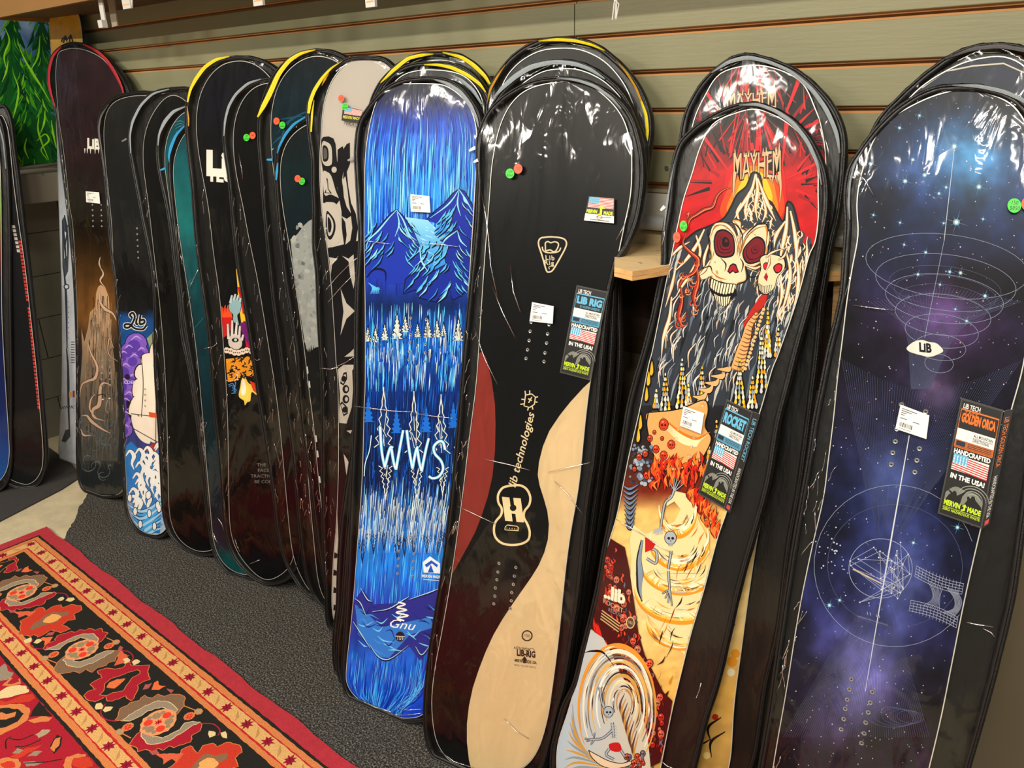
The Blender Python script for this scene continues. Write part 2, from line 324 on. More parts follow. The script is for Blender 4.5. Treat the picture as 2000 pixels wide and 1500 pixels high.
board('totem', bot=(668,1246), top=(716,107), yt=-0.13, yaw=12, half=False,
 S=[(694,110),(666,121),(636,143),(611,179),(600,214),(603,261),(610,316),(610,357),(612,410),(612,480),(618,536),(621,620),(626,704),(629,760),(630,897),(630,970),(631,1050),(635,1135),(638,1207),(648,1232),(668,1246),(700,1248),(730,1235),(745,1200),(755,1100),(765,950),(775,800),(785,650),(793,480),(800,350),(803,250),(798,190),(785,150),(765,124),(742,111)],
 D=[(722,111),(694,115),(669,132),(647,162),(633,206),(628,261),(625,330),(629,410),(639,480),(647,550),(653,634),(657,704),(661,760),(662,897),(660,970),(657,1030),(652,1090),(649,1150),(650,1195),(660,1222),(690,1232),(718,1220),(730,1180),(735,1090),(744,950),(752,800),(760,650),(768,480),(778,350),(786,250),(783,190),(772,146),(757,124)])
board('dark_back', bot=(735,1348), top=(862,100), yt=-0.09, yaw=9, half=False,
 S=[(866,101),(817,105),(782,122),(754,147),(736,172),(722,210),(716,280),(714,380),(712,500),(706,620),(700,740),(690,850),(680,925),(671,985),(664,1045),(660,1120),(658,1180),(653,1225),(651,1272),(656,1310),(675,1335),(735,1352),(810,1345),(850,1310),(870,1200),(890,1050),(905,900),(918,750),(930,600),(945,450),(960,300),(968,220),(963,175),(940,135),(901,107)],
 D=[(850,118),(790,135),(765,155),(745,190),(735,240),(732,320),(730,450),(724,600),(714,740),(704,850),(694,940),(686,1020),(680,1100),(676,1200),(680,1270),(700,1310),(750,1325),(800,1318),(830,1280),(850,1150),(870,1000),(888,850),(905,700),(918,540),(932,400),(945,280),(948,220),(940,170),(905,130)])
board('dark_mid', bot=(752,1376), top=(870,124), yt=-0.115, yaw=9, half=False,
 S=[(860,120),(800,126),(765,148),(740,182),(726,225),(720,300),(718,400),(716,500),(710,620),(703,740),(692,860),(685,960),(675,1080),(668,1180),(660,1250),(660,1310),(675,1345),(715,1366),(760,1372),(810,1368),(845,1340),(870,1240),(890,1100),(905,940),(918,780),(930,620),(945,450),(958,320),(962,240),(957,190),(932,150),(900,128)],
 D=[(850,137),(800,142),(770,162),(750,195),(740,240),(734,320),(732,450),(726,600),(716,740),(706,850),(696,960),(688,1080),(680,1200),(680,1290),(700,1330),(750,1345),(800,1338),(832,1300),(850,1170),(870,1020),(888,860),(905,700),(918,540),(932,400),(943,280),(946,230),(938,185),(905,148)])
board('forest', bot=(785,1410), top=(828,150), yt=-0.145, yaw=9, half=False,
 S=[(827,150),(785,156),(750,175),(719,210),(700,245),(694,297),(696,350),(699,400),(702,470),(696,570),(694,670),(694,773),(687,937),(680,1123),(673,1240),(669,1301),(675,1352),(701,1378),(745,1402),(785,1410),(825,1409),(852,1395),(864,1340),(878,1220),(893,1100),(906,960),(918,800),(928,640),(935,480),(940,360),(944,290),(941,231),(929,203),(901,168),(866,153)],
 D=[(800,164),(778,166),(744,186),(726,230),(716,290),(713,350),(712,470),(714,590),(714,746),(712,797),(708,937),(698,1077),(691,1170),(684,1240),(677,1310),(680,1338),(696,1361),(724,1380),(761,1397),(795,1402),(824,1396),(838,1370),(850,1280),(862,1147),(873,1053),(883,983),(894,850),(901,780),(906,720),(911,630),(918,530),(922,470),(927,390),(930,310),(931,255),(920,214),(898,186),(870,168),(840,164)])
board('rig_back', bot=(1000,1500), top=(1092,74), yt=-0.085, yaw=9, half=False,
 S=[(1083,74),(1044,82),(1006,105),(978,136),(957,175),(950,240),(952,330),(950,450),(944,600),(928,760),(912,900),(896,1050),(882,1180),(870,1300),(868,1400),(890,1460),(940,1492),(1000,1500),(1060,1490),(1095,1450),(1115,1380),(1135,1260),(1150,1150),(1172,1020),(1192,900),(1206,790),(1213,700),(1212,620),(1211,540),(1213,500),(1226,472),(1240,437),(1256,385),(1268,301),(1274,252),(1268,210),(1247,164),(1212,122),(1167,87),(1125,75)],
 D=[(1090,95),(1050,102),(1012,125),(985,160),(972,210),(970,320),(966,450),(956,600),(940,760),(924,900),(908,1050),(894,1180),(884,1300),(884,1390),(900,1440),(945,1468),(1000,1475),(1050,1465),(1080,1430),(1098,1370),(1118,1260),(1136,1130),(1156,1000),(1174,880),(1188,770),(1194,680),(1198,600),(1205,520),(1220,440),(1234,370),(1244,300),(1246,250),(1238,208),(1216,160),(1180,120),(1135,98)])
board('rig_mid', bot=(985,1522), top=(1102,116), yt=-0.112, yaw=9, half=False,
 S=[(1104,117),(1065,122),(1020,143),(981,178),(955,220),(942,275),(942,350),(938,450),(928,600),(912,760),(898,900),(884,1050),(868,1180),(852,1300),(848,1400),(866,1470),(920,1512),(985,1522),(1040,1514),(1078,1480),(1100,1400),(1120,1290),(1138,1170),(1156,1050),(1172,930),(1188,800),(1196,700),(1200,610),(1204,540),(1212,500),(1232,455),(1250,400),(1260,340),(1262,285),(1242,224),(1216,178),(1177,143),(1142,124)],
 D=[(1100,135),(1060,141),(1020,165),(985,200),(968,250),(962,330),(957,450),(948,600),(930,760),(914,900),(900,1050),(884,1180),(868,1300),(864,1390),(882,1450),(930,1485),(985,1494),(1035,1486),(1062,1450),(1082,1370),(1102,1270),(1120,1150),(1138,1020),(1154,900),(1168,780),(1176,690),(1186,600),(1202,520),(1222,440),(1238,370),(1243,300),(1235,245),(1215,195),(1178,158),(1135,138)])
board('rig', bot=(975,1538), top=(1098,151), yt=-0.14, yaw=9, half=False,
 S=[(1098,151),(1045,157),(997,179),(957,214),(937,254),(931,285),(931,329),(933,364),(929,452),(920,540),(909,650),(900,756),(891,867),(878,993),(866,1095),(850,1196),(835,1297),(828,1399),(838,1462),(870,1505),(920,1530),(975,1538),(1025,1530),(1060,1500),(1076,1450),(1090,1390),(1104,1340),(1119,1247),(1134,1145),(1149,993),(1164,892),(1174,760),(1182,660),(1191,580),(1199,540),(1208,509),(1226,483),(1246,434),(1256,382),(1259,329),(1252,276),(1234,223),(1199,184),(1146,157)],
 D=[(1089,161),(1032,175),(997,206),(975,254),(962,320),(957,382),(948,496),(942,584),(935,694),(929,765),(916,867),(904,968),(883,1120),(866,1221),(850,1307),(844,1373),(850,1434),(866,1470),(896,1497),(940,1513),(985,1512),(1023,1498),(1050,1465),(1068,1409),(1078,1348),(1091,1247),(1104,1120),(1114,1044),(1131,943),(1144,816),(1154,740),(1170,660),(1193,562),(1208,496),(1221,434),(1231,386),(1234,338),(1232,285),(1217,232),(1186,192),(1146,166)])
board('skull_back', bot=(1280,1650), top=(1460,105), yt=-0.09, yaw=6, half=False,
 S=[(1456,105),(1416,120),(1372,160),(1340,216),(1328,272),(1322,330),(1318,400),(1312,480),(1304,580),(1285,700),(1262,820),(1240,940),(1218,1060),(1198,1180),(1180,1300),(1165,1420),(1165,1500),(1190,1590),(1240,1638),(1290,1650),(1350,1635),(1400,1590),(1440,1545),(1476,1485),(1500,1335),(1524,1230),(1545,1065),(1564,960),(1578,860),(1588,780),(1600,680),(1606,600),(1612,560),(1626,480),(1640,420),(1650,340),(1652,272),(1638,224),(1608,180),(1560,138),(1504,114)],
 D=[(1470,128),(1408,144),(1376,190),(1356,235),(1346,290),(1340,360),(1334,440),(1325,540),(1310,640),(1290,760),(1268,880),(1248,1000),(1226,1120),(1206,1240),(1190,1350),(1182,1440),(1195,1530),(1240,1590),(1290,1602),(1350,1590),(1400,1545),(1425,1490),(1434,1374),(1449,1260),(1461,1170),(1479,1050),(1495,980),(1515,860),(1540,740),(1560,640),(1582,520),(1602,440),(1612,360),(1612,300),(1604,248),(1592,212),(1568,164),(1525,138)])
board('skull', bot=(1195,1668), top=(1472,200), yt=-0.135, yaw=6, half=False,
 S=[(1472,200),(1432,206),(1392,224),(1356,248),(1324,284),(1310,340),(1304,400),(1294,460),(1292,520),(1284,560),(1272,620),(1252,696),(1240,735),(1225,795),(1214,865),(1201,940),(1189,1015),(1177,1075),(1165,1144),(1149,1215),(1134,1275),(1119,1335),(1100,1374),(1086,1425),(1076,1480),(1080,1561),(1105,1625),(1150,1658),(1200,1668),(1260,1654),(1310,1611),(1345,1547),(1362,1485),(1380,1410),(1404,1335),(1425,1245),(1449,1140),(1480,1030),(1504,940),(1522,830),(1540,760),(1560,680),(1582,600),(1598,530),(1610,460),(1618,400),(1616,350),(1604,308),(1580,264),(1544,228),(1504,208)],
 D=[(1478,214),(1430,224),(1392,244),(1368,288),(1352,340),(1336,388),(1326,432),(1312,500),(1296,580),(1276,680),(1267,715),(1249,805),(1228,895),(1207,1000),(1191,1055),(1170,1125),(1155,1200),(1134,1305),(1110,1389),(1090,1455),(1090,1518),(1110,1590),(1160,1630),(1210,1632),(1255,1604),(1280,1547),(1293,1485),(1311,1395),(1329,1320),(1350,1236),(1374,1155),(1400,1056),(1420,997),(1455,890),(1486,799),(1507,725),(1520,692),(1548,612),(1564,560),(1580,500),(1592,472),(1598,428),(1598,380),(1596,324),(1575,275),(1530,235)])
board('galaxy_back', bot=(1680,1925), top=(1952,85), yt=-0.09, yaw=5, half=False,
 S=[(1952,85),(1900,90),(1852,110),(1800,148),(1752,192),(1716,232),(1688,290),(1676,350),(1672,450),(1665,560),(1645,680),(1625,800),(1600,920),(1578,1040),(1556,1160),(1538,1280),(1522,1400),(1494,1581),(1489,1762),(1526,1871),(1591,1916),(1670,1925),(1744,1889),(1807,1780),(1853,1635),(1915,1400),(1945,1280),(1975,1140),(2000,1000),(2025,850),(2050,700),(2075,560),(2090,420),(2092,300),(2080,200),(2045,125),(2000,92)],
 D=[(1962,112),(1900,118),(1850,138),(1800,170),(1760,210),(1726,250),(1706,310),(1698,400),(1690,520),(1670,660),(1648,800),(1622,940),(1600,1060),(1578,1180),(1558,1300),(1545,1400),(1524,1581),(1523,1726),(1570,1834),(1657,1862),(1732,1816),(1787,1690),(1856,1436),(1890,1290),(1920,1150),(1950,1000),(1980,850),(2010,700),(2035,560),(2050,420),(2050,300),(2035,200),(2010,140)])
board('galaxy', bot=(1630,1965), top=(1880,165), yt=-0.135, yaw=5, half=False,
 S=[(1880,165),(1820,172),(1760,204),(1712,248),(1676,296),(1656,330),(1648,380),(1650,440),(1646,500),(1641,570),(1630,624),(1616,680),(1604,740),(1588,820),(1576,900),(1562,980),(1548,1060),(1534,1150),(1515,1280),(1500,1390),(1475,1540),(1457,1716),(1473,1856),(1533,1940),(1610,1965),(1695,1926),(1766,1839),(1821,1716),(1879,1549),(1930,1375),(1954,1283),(1980,1173),(1996,1067),(2012,950),(2030,800),(2045,650),(2056,520),(2060,400),(2050,310),(2025,235),(1985,190),(1932,170)],
 D=[(1890,176),(1830,186),(1772,212),(1732,240),(1708,272),(1692,312),(1680,352),(1674,400),(1676,460),(1664,528),(1654,592),(1646,660),(1636,740),(1628,820),(1618,900),(1608,975),(1584,1080),(1560,1200),(1536,1350),(1515,1470),(1500,1575),(1491,1716),(1516,1839),(1587,1909),(1659,1891),(1730,1804),(1772,1663),(1798,1565),(1834,1418),(1860,1290),(1884,1170),(1914,1038),(1944,920),(1974,804),(1998,714),(2015,600),(2030,480),(2034,380),(2024,300),(2000,236),(1962,196)])

for _k, _f in dict(
 forest=[[(713, 470), (730, 472), (750, 475), (768, 477)], [(806, 462), (811, 472), (816, 477)], [(812, 474), (840, 476), (868, 478), (898, 482)], [(852, 474), (858, 478), (870, 477)], [(694, 792), (730, 797), (770, 802), (812, 804)], [(812, 806), (850, 812), (890, 816)], [(702, 1362), (735, 1378), (770, 1388)], [(760, 1392), (795, 1394), (826, 1390)], [(770, 1376), (800, 1384), (826, 1382)]],
 rig=[[(948, 895), (975, 901), (1005, 908), (1038, 917)], [(1074, 921), (1110, 912), (1156, 902)], [(897, 987), (925, 1000), (972, 1022)], [(1086, 938), (1110, 962), (1142, 1004)], [(862, 1463), (890, 1484), (930, 1497)], [(930, 1500), (970, 1506), (1010, 1500)], [(944, 378), (952, 420), (958, 470), (962, 520), (975, 580)], [(965, 560), (985, 610), (1010, 660)], [(930, 640), (950, 700), (975, 750)], [(1234, 400), (1222, 440), (1206, 470)], [(988, 1400), (1010, 1424), (1036, 1440)], [(1000, 520), (1006, 570), (1020, 610)]],
 skull=[[(1206, 1012), (1230, 1026), (1262, 1044)], [(1262, 1046), (1290, 1064), (1318, 1080)], [(1460, 175+40), (1462, 240), (1458, 262)], [(1476, 222), (1482, 250), (1480, 270)], [(1302, 440), (1300, 462), (1296, 480)], [(1372, 1330), (1368, 1346), (1362, 1360)], [(1292, 1480), (1305, 1492), (1322, 1498)]],
 skull_back=[[(1600, 232), (1606, 262), (1612, 300)], [(1608, 250), (1618, 290), (1624, 330)]],
 galaxy=[[(1668, 596), (1710, 602), (1750, 606)], [(1888, 1212), (1906, 1216), (1940, 1221)], [(1920, 1224), (1936, 1232), (1942, 1240)], [(1676, 340), (1690, 352), (1708, 384)], [(1958, 800), (1964, 806), (1976, 800)]],
 totem=[[(640, 566), (662, 540), (690, 512), (706, 500)], [(644, 590), (670, 560), (700, 530)], [(650, 720), (680, 706), (704, 690)], [(628, 718), (650, 720), (664, 716)], [(636, 540), (650, 520), (664, 500)]],
 silver=[[(500, 700), (506, 703), (512, 700)], [(470, 300), (476, 330), (478, 350)]], teal=[[(374, 560), (384, 540), (394, 520)], [(428, 1010), (436, 1020), (440, 1034)], [(421, 1040), (424, 1052), (430, 1060)]],
 hands=[[(402, 680), (420, 676), (428, 670)], [(462, 1050), (466, 1064), (472, 1076)], [(490, 1100), (500, 1096), (510, 1092)]]).items(): BD[_k]['folds'] = _f
# ------------------------------------------------------------------ one snowboard in its clear-fronted sleeve
BW = {}
class Board: pass
def insert_mesh():
    V = [(0, 0, .0002)]; n = 12
    for r, w in ((.0016, .0002), (.0022, .0012), (.0032, .0014), (.0042, .0002)): V += [(r*math.cos(2*math.pi*k/n), r*math.sin(2*math.pi*k/n), w) for k in range(n)]
    Fc = [(0, 1+k, 1+(k+1) % n) for k in range(n)]
    for q in range(3): Fc += [(1+q*n+k, 1+(q+1)*n+k, 1+(q+1)*n+(k+1) % n, 1+q*n+(k+1) % n) for k in range(n)]
    me = D2.meshes.new('insert'); me.from_pydata(V, [], Fc); me.materials.append(M['insert']); me.materials.append(M['hole'])
    for i, p in enumerate(me.polygons):
        if i < n: p.material_index = 1
    return me
INSERT = insert_mesh()
def make_board(key, label, base, group=None, zips=(), pull=None, inserts=(), vin=0, thick=.018, nx=14, ny=90, bare=False, name='snowboard'):
    k = BD[key]; O = onZ(*k['bot'])
    yaw = math.radians(k['yaw'])
    if 'lean' in k: nh = np.array([math.sin(yaw), -math.cos(yaw), 0]); T = O+np.array([0, 0, 1.5])-nh*k['lean']
    else: T = onY(*k['top'], k['yt'])
    pl = Plane(O, T, yaw); b = Board(); b.pl = pl; b.key = key
    S = ccw(full_outline(pl, k, 'S')); Dk = ccw(full_outline(pl, k, 'D'))
    lo = .012
    S[:, 1] = np.maximum(S[:, 1], .002*np.ones(len(S))+.0); Dk[:, 1] = np.maximum(Dk[:, 1], lo)
    rt = empty(name, (0, 0, 0), Matrix(((pl.eu[0], pl.ev[0], pl.n[0], O[0]), (pl.eu[1], pl.ev[1], pl.n[1], O[1]), (pl.eu[2], pl.ev[2], pl.n[2], O[2]), (0, 0, 0, 1))))
    tagobj(rt, label, 'snowboard', group or ('sleeved boards in the left corner' if 'lean' in k else None if bare else 'sleeved snowboards leaning in a row')); b.root = rt
    n = len(S)
    if not bare:
        L = [(S, 0, -.010-thick+.010), (offset(S, -.0025), 0, -.006), (offset(S, -.001), 0, .003), (offset(S, .006), 0, .0045), (offset(S, .010), 0, .003), (offset(S, .010), 0, -.0095)]
        V = []; Fc = []
        for i, (P, _, w) in enumerate(L):
            for q, p in enumerate(P):
                wob = .0015*math.sin(q*1.7+i) if i in (1, 2) else 0
                V.append((p[0], max(p[1]+wob*.3, .001), w+wob))
        for i in range(len(L)-1): Fc += [(i*n+q, i*n+(q+1) % n, (i+1)*n+(q+1) % n, (i+1)*n+q) for q in range(n)]
        bag = mesh_obj('sleeve', V, Fc, M['fabric'], rt, smooth=True)
        rr = rows(offset(S, .0095), 60); V = []; Fc = []          # black lining behind the deck and the bag's back
        for w in (-.0095, -thick):
            b0 = len(V)
            for (v, l, r) in rr: V += [(l, v, w), ((l+r)/2, v, w), (r, v, w)]
            for i in range(len(rr)-1):
                for c in (0, 1): Fc.append((b0+3*i+c, b0+3*i+c+1, b0+3*i+c+4, b0+3*i+c+3))
        mesh_obj('lining', V, Fc, M['liner'], rt)
        MB().tube([(p[0], max(p[1], .0035), .0045) for p in offset(S, .002)], .0026, 6, closed=True).obj('piping', M['piping'], rt, True)
    # deck
    rr = rows(Dk, ny); V = []; Fc = []; pxy = []
    for (v, l, r) in rr:
        for c in range(nx+1): V.append((l+(r-l)*c/nx, v, 0))
    m = nx+1
    for i in range(len(rr)-1):
        for c in range(nx): Fc.append((i*m+c, i*m+c+1, (i+1)*m+c+1, (i+1)*m+c))
    W = np.array(V); WP = pl.O+W[:, :1]*pl.eu+W[:, 1:2]*pl.ev-CAM; z = WP@_w
    px = 1000+F_PX*(WP@_r)/z; py = 750-F_PX*(WP@_u)/z
    s = np.tile(np.arange(m)/nx, len(rr))
    cols = np.ones((len(V), 4)); cols[:, :3] = base(px, py, s)/255.; c3 = cols[:, :3]; cols[:, :3] = np.where(c3 <= .04045, c3/12.92, ((c3+.055)/1.055)**2.4)
    deck = mesh_obj('deck', V, Fc, M['print'], rt, vcols=cols); b.deck = deck
    nd = len(Dk); Vs = []
    for P, w in ((Dk, .0), (offset(Dk, -.0008), -.001), (offset(Dk, -.0008), -.0075), (Dk, -.0085)): Vs += [(p[0], p[1], w) for p in P]
    Fs = []
    for q3 in range(3): Fs += [(q3*nd+q, q3*nd+(q+1) % nd, (q3+1)*nd+(q+1) % nd, (q3+1)*nd+q) for q in range(nd)]
    mesh_obj('sidewall', Vs, Fs, M['sidewall'], deck)
    e0, e1 = offset(Dk, -.0009), offset(Dk, .0007)
    Ve = [(p[0], p[1], .0016) for p in e0]+[(p[0], p[1], .0016) for p in e1]+[(p[0], p[1], -.001) for p in e0]
    mesh_obj('edge_strip', Ve, [(q, (q+1) % nd, nd+(q+1) % nd, nd+q) for q in range(nd)]+[(2*nd+q, 2*nd+(q+1) % nd, (q+1) % nd, q) for q in range(nd)], M['edge'], deck)
    for (x, y) in inserts:
        o = D2.objects.new('insert', INSERT); COL.objects.link(o); o.parent = deck; u, v = pl.uv(x, y); o.location = (u, v, .001)
    vv = np.array([r[0] for r in rr]); ll = np.array([r[1] for r in rr]); r2 = np.array([r[2] for r in rr])
    def clip(u, v):
        v = min(max(v, vv[0]), vv[-1]); a = np.interp(v, vv, ll)+.0012; c = np.interp(v, vv, r2)-.0012; return (min(max(u, a), c), v)
    b.clip = clip; b.art = Art(pl.uv, clip=clip)
    rrp = [(py[i*m:(i+1)*m].mean(), px[i*m], px[i*m+nx]) for i in range(len(rr))][::-1]
    Y = np.array([q[0] for q in rrp]); XL = np.array([q[1] for q in rrp]); XR = np.array([q[2] for q in rrp])
    b.at = lambda s_, y: (float(np.interp(y, Y, XL)+(np.interp(y, Y, XR)-np.interp(y, Y, XL))*s_), y)
    if not bare:
        rr = rows(offset(S, .0085), 110); V = []; Fc = []; nc = 18; sd = hash_(key)
        for (v, l, r) in rr:
            for c in range(nc+1):
                t = c/nc; u = l+(r-l)*t; q = noise.noise(Vector((u*9+sd, v*4, sd)))*.0016+noise.noise(Vector((u*30, v*9+sd, 0)))*.0007
                V.append((u, v, .0058+min(1, 8*min(t, 1-t))*(.0012+q)))
        for i in range(len(rr)-1):
            for c in range(nc): Fc.append((i*(nc+1)+c, i*(nc+1)+c+1, (i+1)*(nc+1)+c+1, (i+1)*(nc+1)+c))
        mesh_obj('clear_window', V, Fc, M['vinyl'][vin] if isinstance(vin, int) else M[vin], rt, smooth=True)
        if k.get('folds') or vin == 'vinyl_crinkled':
            rc_ = random.Random(int(sd*10)); fm = MB(); RS, RD = rows(S, 60), rows(Dk, 60)
            def fold(P, r): n_ = len(P); fm.tube([(p[0], max(p[1], .004), .0082) for p in P], [r*(.25+.75*math.sin(math.pi*(i+.5)/n_)) for i in range(n_)], 6)
            for P in k.get('folds', ()): fold([pl.uv(*q) for q in P], .0012)
            if vin == 'vinyl_crinkled':
                vs = [q[0] for q in RS]; vd = [q[0] for q in RD]; top_ = vs[-1]
                for i in range(34):
                    v = rc_.uniform(.12*top_, .8*top_); sl = np.interp(v, vs, [q[1] for q in RS])+.010; dl = np.interp(v, vd, [q[1] for q in RD]); u = rc_.uniform(sl, max(sl+.004, dl+.004)); L = rc_.uniform(.012, .045); dx = rc_.uniform(-.3, .5)
                    fold([(u+dx*L*t+rc_.uniform(-.0015, .0015), v+L*t) for t in (0, .25, .5, .75, 1)], rc_.uniform(.0004, .0011))
            o = fm.obj('film_folds', M['crease'], rt, True); o['kind'] = 'stuff'
        for (c, pts) in zips:
            a = Art(pl.uv, w0=.0078 if c != 'x' else 0); P = [(p[0], p[1]) for p in pts]; ws = [p[2] for p in pts]
            # ribbon of varying width
            Pn = np.array(P, float); T = np.gradient(Pn, axis=0); T /= np.linalg.norm(T, axis=1)[:, None]; Nn = np.stack([-T[:, 1], T[:, 0]], 1)
            tt = np.linspace(0, len(P)-1, 5*len(P)); V = []; zz = np.arange(len(P))
            Pi = np.stack([np.interp(tt, zz, Pn[:, 0]), np.interp(tt, zz, Pn[:, 1])], 1)
            ker = np.array([1, 2, 3, 2, 1])/9.
            for ax in (0, 1):
                pad = np.pad(Pi[:, ax], 2, mode='edge'); Pi[2:-2, ax] = np.convolve(pad, ker, 'same')[4:-4]
            Ni = np.gradient(Pi, axis=0); Ni /= np.linalg.norm(Ni, axis=1)[:, None]+1e-9; Ni = np.stack([-Ni[:, 1], Ni[:, 0]], 1); wi = np.interp(tt, zz, ws)
            Vz = []
            for i in range(len(tt)):
                for sgn, ww in ((1, .0072), (.0, .0088), (-1, .0072)):
                    q = Pi[i]+Ni[i]*sgn*wi[i]/2; Vz.append((*pl.uv(*q), ww))
            Fz = []
            for i in range(len(tt)-1):
                for c2 in (0, 1): Fz.append((3*i+c2, 3*i+c2+1, 3*i+c2+4, 3*i+c2+3))
            o = mesh_obj('zip_tape', Vz, Fz, ZIP[c], rt); o['label'] = c+' zip tape'
        if pull:
            a, c = np.array(pl.uv(*pull[0])), np.array(pl.uv(*pull[1])); d = (c-a)/np.linalg.norm(c-a); nn = np.array([-d[1], d[0]])*.0035
            P = [a+nn*.6, a-nn*.6, c-nn, c+nn]; V = [(p[0], p[1], w) for w in (.008, .0105) for p in P]
            o = mesh_obj('zip_pull', V, [(0, 1, 2, 3), (7, 6, 5, 4), (0, 4, 5, 1), (1, 5, 6, 2), (2, 6, 7, 3), (3, 7, 4, 0)], ZIP['blue'] if len(pull) > 2 else M['steel'], rt)
    BW[key] = b; return b
def hash_(s): return sum(ord(c)*(i+3) for i, c in enumerate(s)) % 97*1.37
def grad(stops):
    ys = [s[0] for s in stops]; C = np.array([s[1] for s in stops], float)
    return lambda px, py, s: np.stack([np.interp(py, ys, C[:, i]) for i in range(3)], 1)
def finish(b, name='printed_art'): return b.art.obj(name, M['print'], b.deck)
# ------------------------------------------------------------------ stickers and cards lying on the clear front
def card_map(b, P):
    Q = [np.array(b.pl.uv(*p)) for p in P]                # corners: top-left, top-right, bottom-right, bottom-left (px)
    return lambda s, t: tuple(Q[0]*(1-s)*(1-t)+Q[1]*s*(1-t)+Q[2]*s*t+Q[3]*(1-s)*t)
def card(b, P, name, col, draw, w=.0088, label=None, lift=.0009):
    f = card_map(b, P); c = [f(0, 0), f(1, 0), f(1, 1), f(0, 1)]
    V = [(*p, w) for p in c]+[(*p, w+lift) for p in c]
    root = mesh_obj(name, V, [(0, 1, 2, 3), (4, 7, 6, 5), (0, 4, 5, 1), (1, 5, 6, 2), (2, 6, 7, 3), (3, 7, 4, 0)], None, b.root)
    a = Art(f, w0=w+lift+.0002); a.quad([(0, 0), (1, 0), (1, 1), (0, 1)], col, 0); draw(a); o = a.obj('printed_face', M['card'], root)
    root.data.materials.append(M['blank']); 
    if label: root['label'] = label
    return root
M['blank'] = mat('card_stock', (225, 222, 214), .6)
def price_label(b, P):
    def dr(a):
        for i, (x0, x1) in enumerate(((.08, .6), (.08, .42), (.08, .25), (.08, .2), (.08, .3), (.5, .72))):
            y = (.12, .2, .28, .36, .5, .5)[i]; a.line((x0, y), (x1, y), .035, (90, 88, 90), 2)
        rnd = random.Random(4); x = .1
        while x < .52:
            w_ = rnd.choice((.012, .02, .03)); a.quad([(x, .66), (x+w_, .66), (x+w_, .84), (x, .84)], (40, 40, 42), 2); x += w_+.018
        a.line((.1, .91), (.5, .91), .02, (110, 108, 110), 2)
    card(b, P, 'price_label', (238, 236, 228), dr, lift=.0004)
def dot(b, x, y, rx, ry, col, txt=''):
    pl = b.pl; n = 20; P = [pl.uv(x+rx*math.cos(2*math.pi*k/n), y+ry*math.sin(2*math.pi*k/n)) for k in range(n)]; w = dot.w = getattr(dot, 'w', .0092)
    w = .0092+(.0004 if col[0] > 200 else 0)
    V = [(*p, w) for p in P]+[(*p, w+.0003) for p in P]
    c = (*srgb(col), 1); Fc = [tuple(range(n, 2*n))]+[(k, (k+1) % n, n+(k+1) % n, n+k) for k in range(n)]
    o = mesh_obj('price_dot', V, Fc, M['card'], b.root, vcols=[c]*(2*n)); o['label'] = ('orange' if col[0] > 200 else 'green')+' round price sticker'
    if txt:
        a = Art(pl.uv, w0=w+.0004)
        for i, t in enumerate(txt.split()):
            L = len(txt.split()); a.text(t, (x, y+(i-(L-1)/2)*ry*.75), (rx*.72, rx*.05), (0, -ry*.8), (35, 30, 30), 2, bold=.0, shear=.2)
        a.obj('handwriting', M['card'], o)
ORG = (244, 92, 48); GRN = (62, 220, 50)
def dots(b, g, o, r, tg='', to=''): dot(b, *g, *r, GRN, tg); dot(b, *o, *r, ORG, to)
# ------------------------------------------------------------------ the setting
M['floor'] = mat('worn_concrete', (178, 164, 132), .75, var=.16, vscale=9, bmp=.35, bscale=90)
M['wall'] = mat('grey_wall_paint', (126, 123, 106), .7, var=.06, vscale=5, bmp=.3, bscale=70)
M['slat'] = mat('olive_grey_laminate', (144, 141, 108), .42, var=.035, vscale=3, bmp=.12, bscale=160, stretch=(.1, 1, 1))
M['mdf'] = mat('raw_fibreboard', (186, 136, 82), .75, var=.1, vscale=40, stretch=(.1, 1, 1))
M['ceil'] = mat('ceiling_paint', (96, 88, 74), .8)
M['dark_ply'] = mat('dark_brown_wood', (58, 42, 28), .6, var=.2, vscale=12, stretch=(.3, 1, 4))  # dark brown for the panel between the rail and the lower wall
def struct(name, mb, m, parent=None):
    o = mb.obj(name, m, parent)
    if not parent: o['kind'] = 'structure'
    return o
struct('floor', MB().box(-4.0, 2.2, -4.2, .3, -.05, 0), M['floor'])
struct('ceiling', MB().box(-4.1, 2.3, -4.2, .3, 3.0, 3.05), M['ceil'])
# slotted display wall: every slat between two grooves is a piece of its own
wb = struct('wall_back', MB().box(-3.40, 2.2, .02, .12, 0, 3.0), M['mdf'])
P0 = .0762; Z0 = 1.8176; SEAM = -1.0285
pan = {}
def slat(x0, x1, z0, z1):
    w = round(x1-x0, 4); hgt = round(z1-z0, 4)
    if (w, hgt) not in pan:
        mb = MB(); c = .0012                                       # a slat with eased edges and the T-slot lip behind it
        prof = [(0, c), (0, hgt-c), (.0012, hgt), (.008, hgt), (.008, hgt+.004), (.019, hgt+.004), (.019, -.004), (.008, -.004), (.008, 0), (.0012, 0)]
        n = len(prof); mb.V = [(x, y, z) for x in (0, w) for (y, z) in prof]
        mb.F = [(i, (i+1) % n, n+(i+1) % n, n+i) for i in range(n)]+[tuple(range(n-1, -1, -1)), tuple(range(n, 2*n))]
        o = mb.obj('slat', M['slat'], wb); o.data.materials.append(M['mdf'])
        for i, p in enumerate(o.data.polygons):
            if 2 <= i <= 8 or i in (4,): p.material_index = 1
        pan[(w, hgt)] = o.data
    else:
        o = D2.objects.new('slat', pan[(w, hgt)]); COL.objects.link(o); o.parent = wb
    o.location = (x0, 0, z0); return o
G = .0125
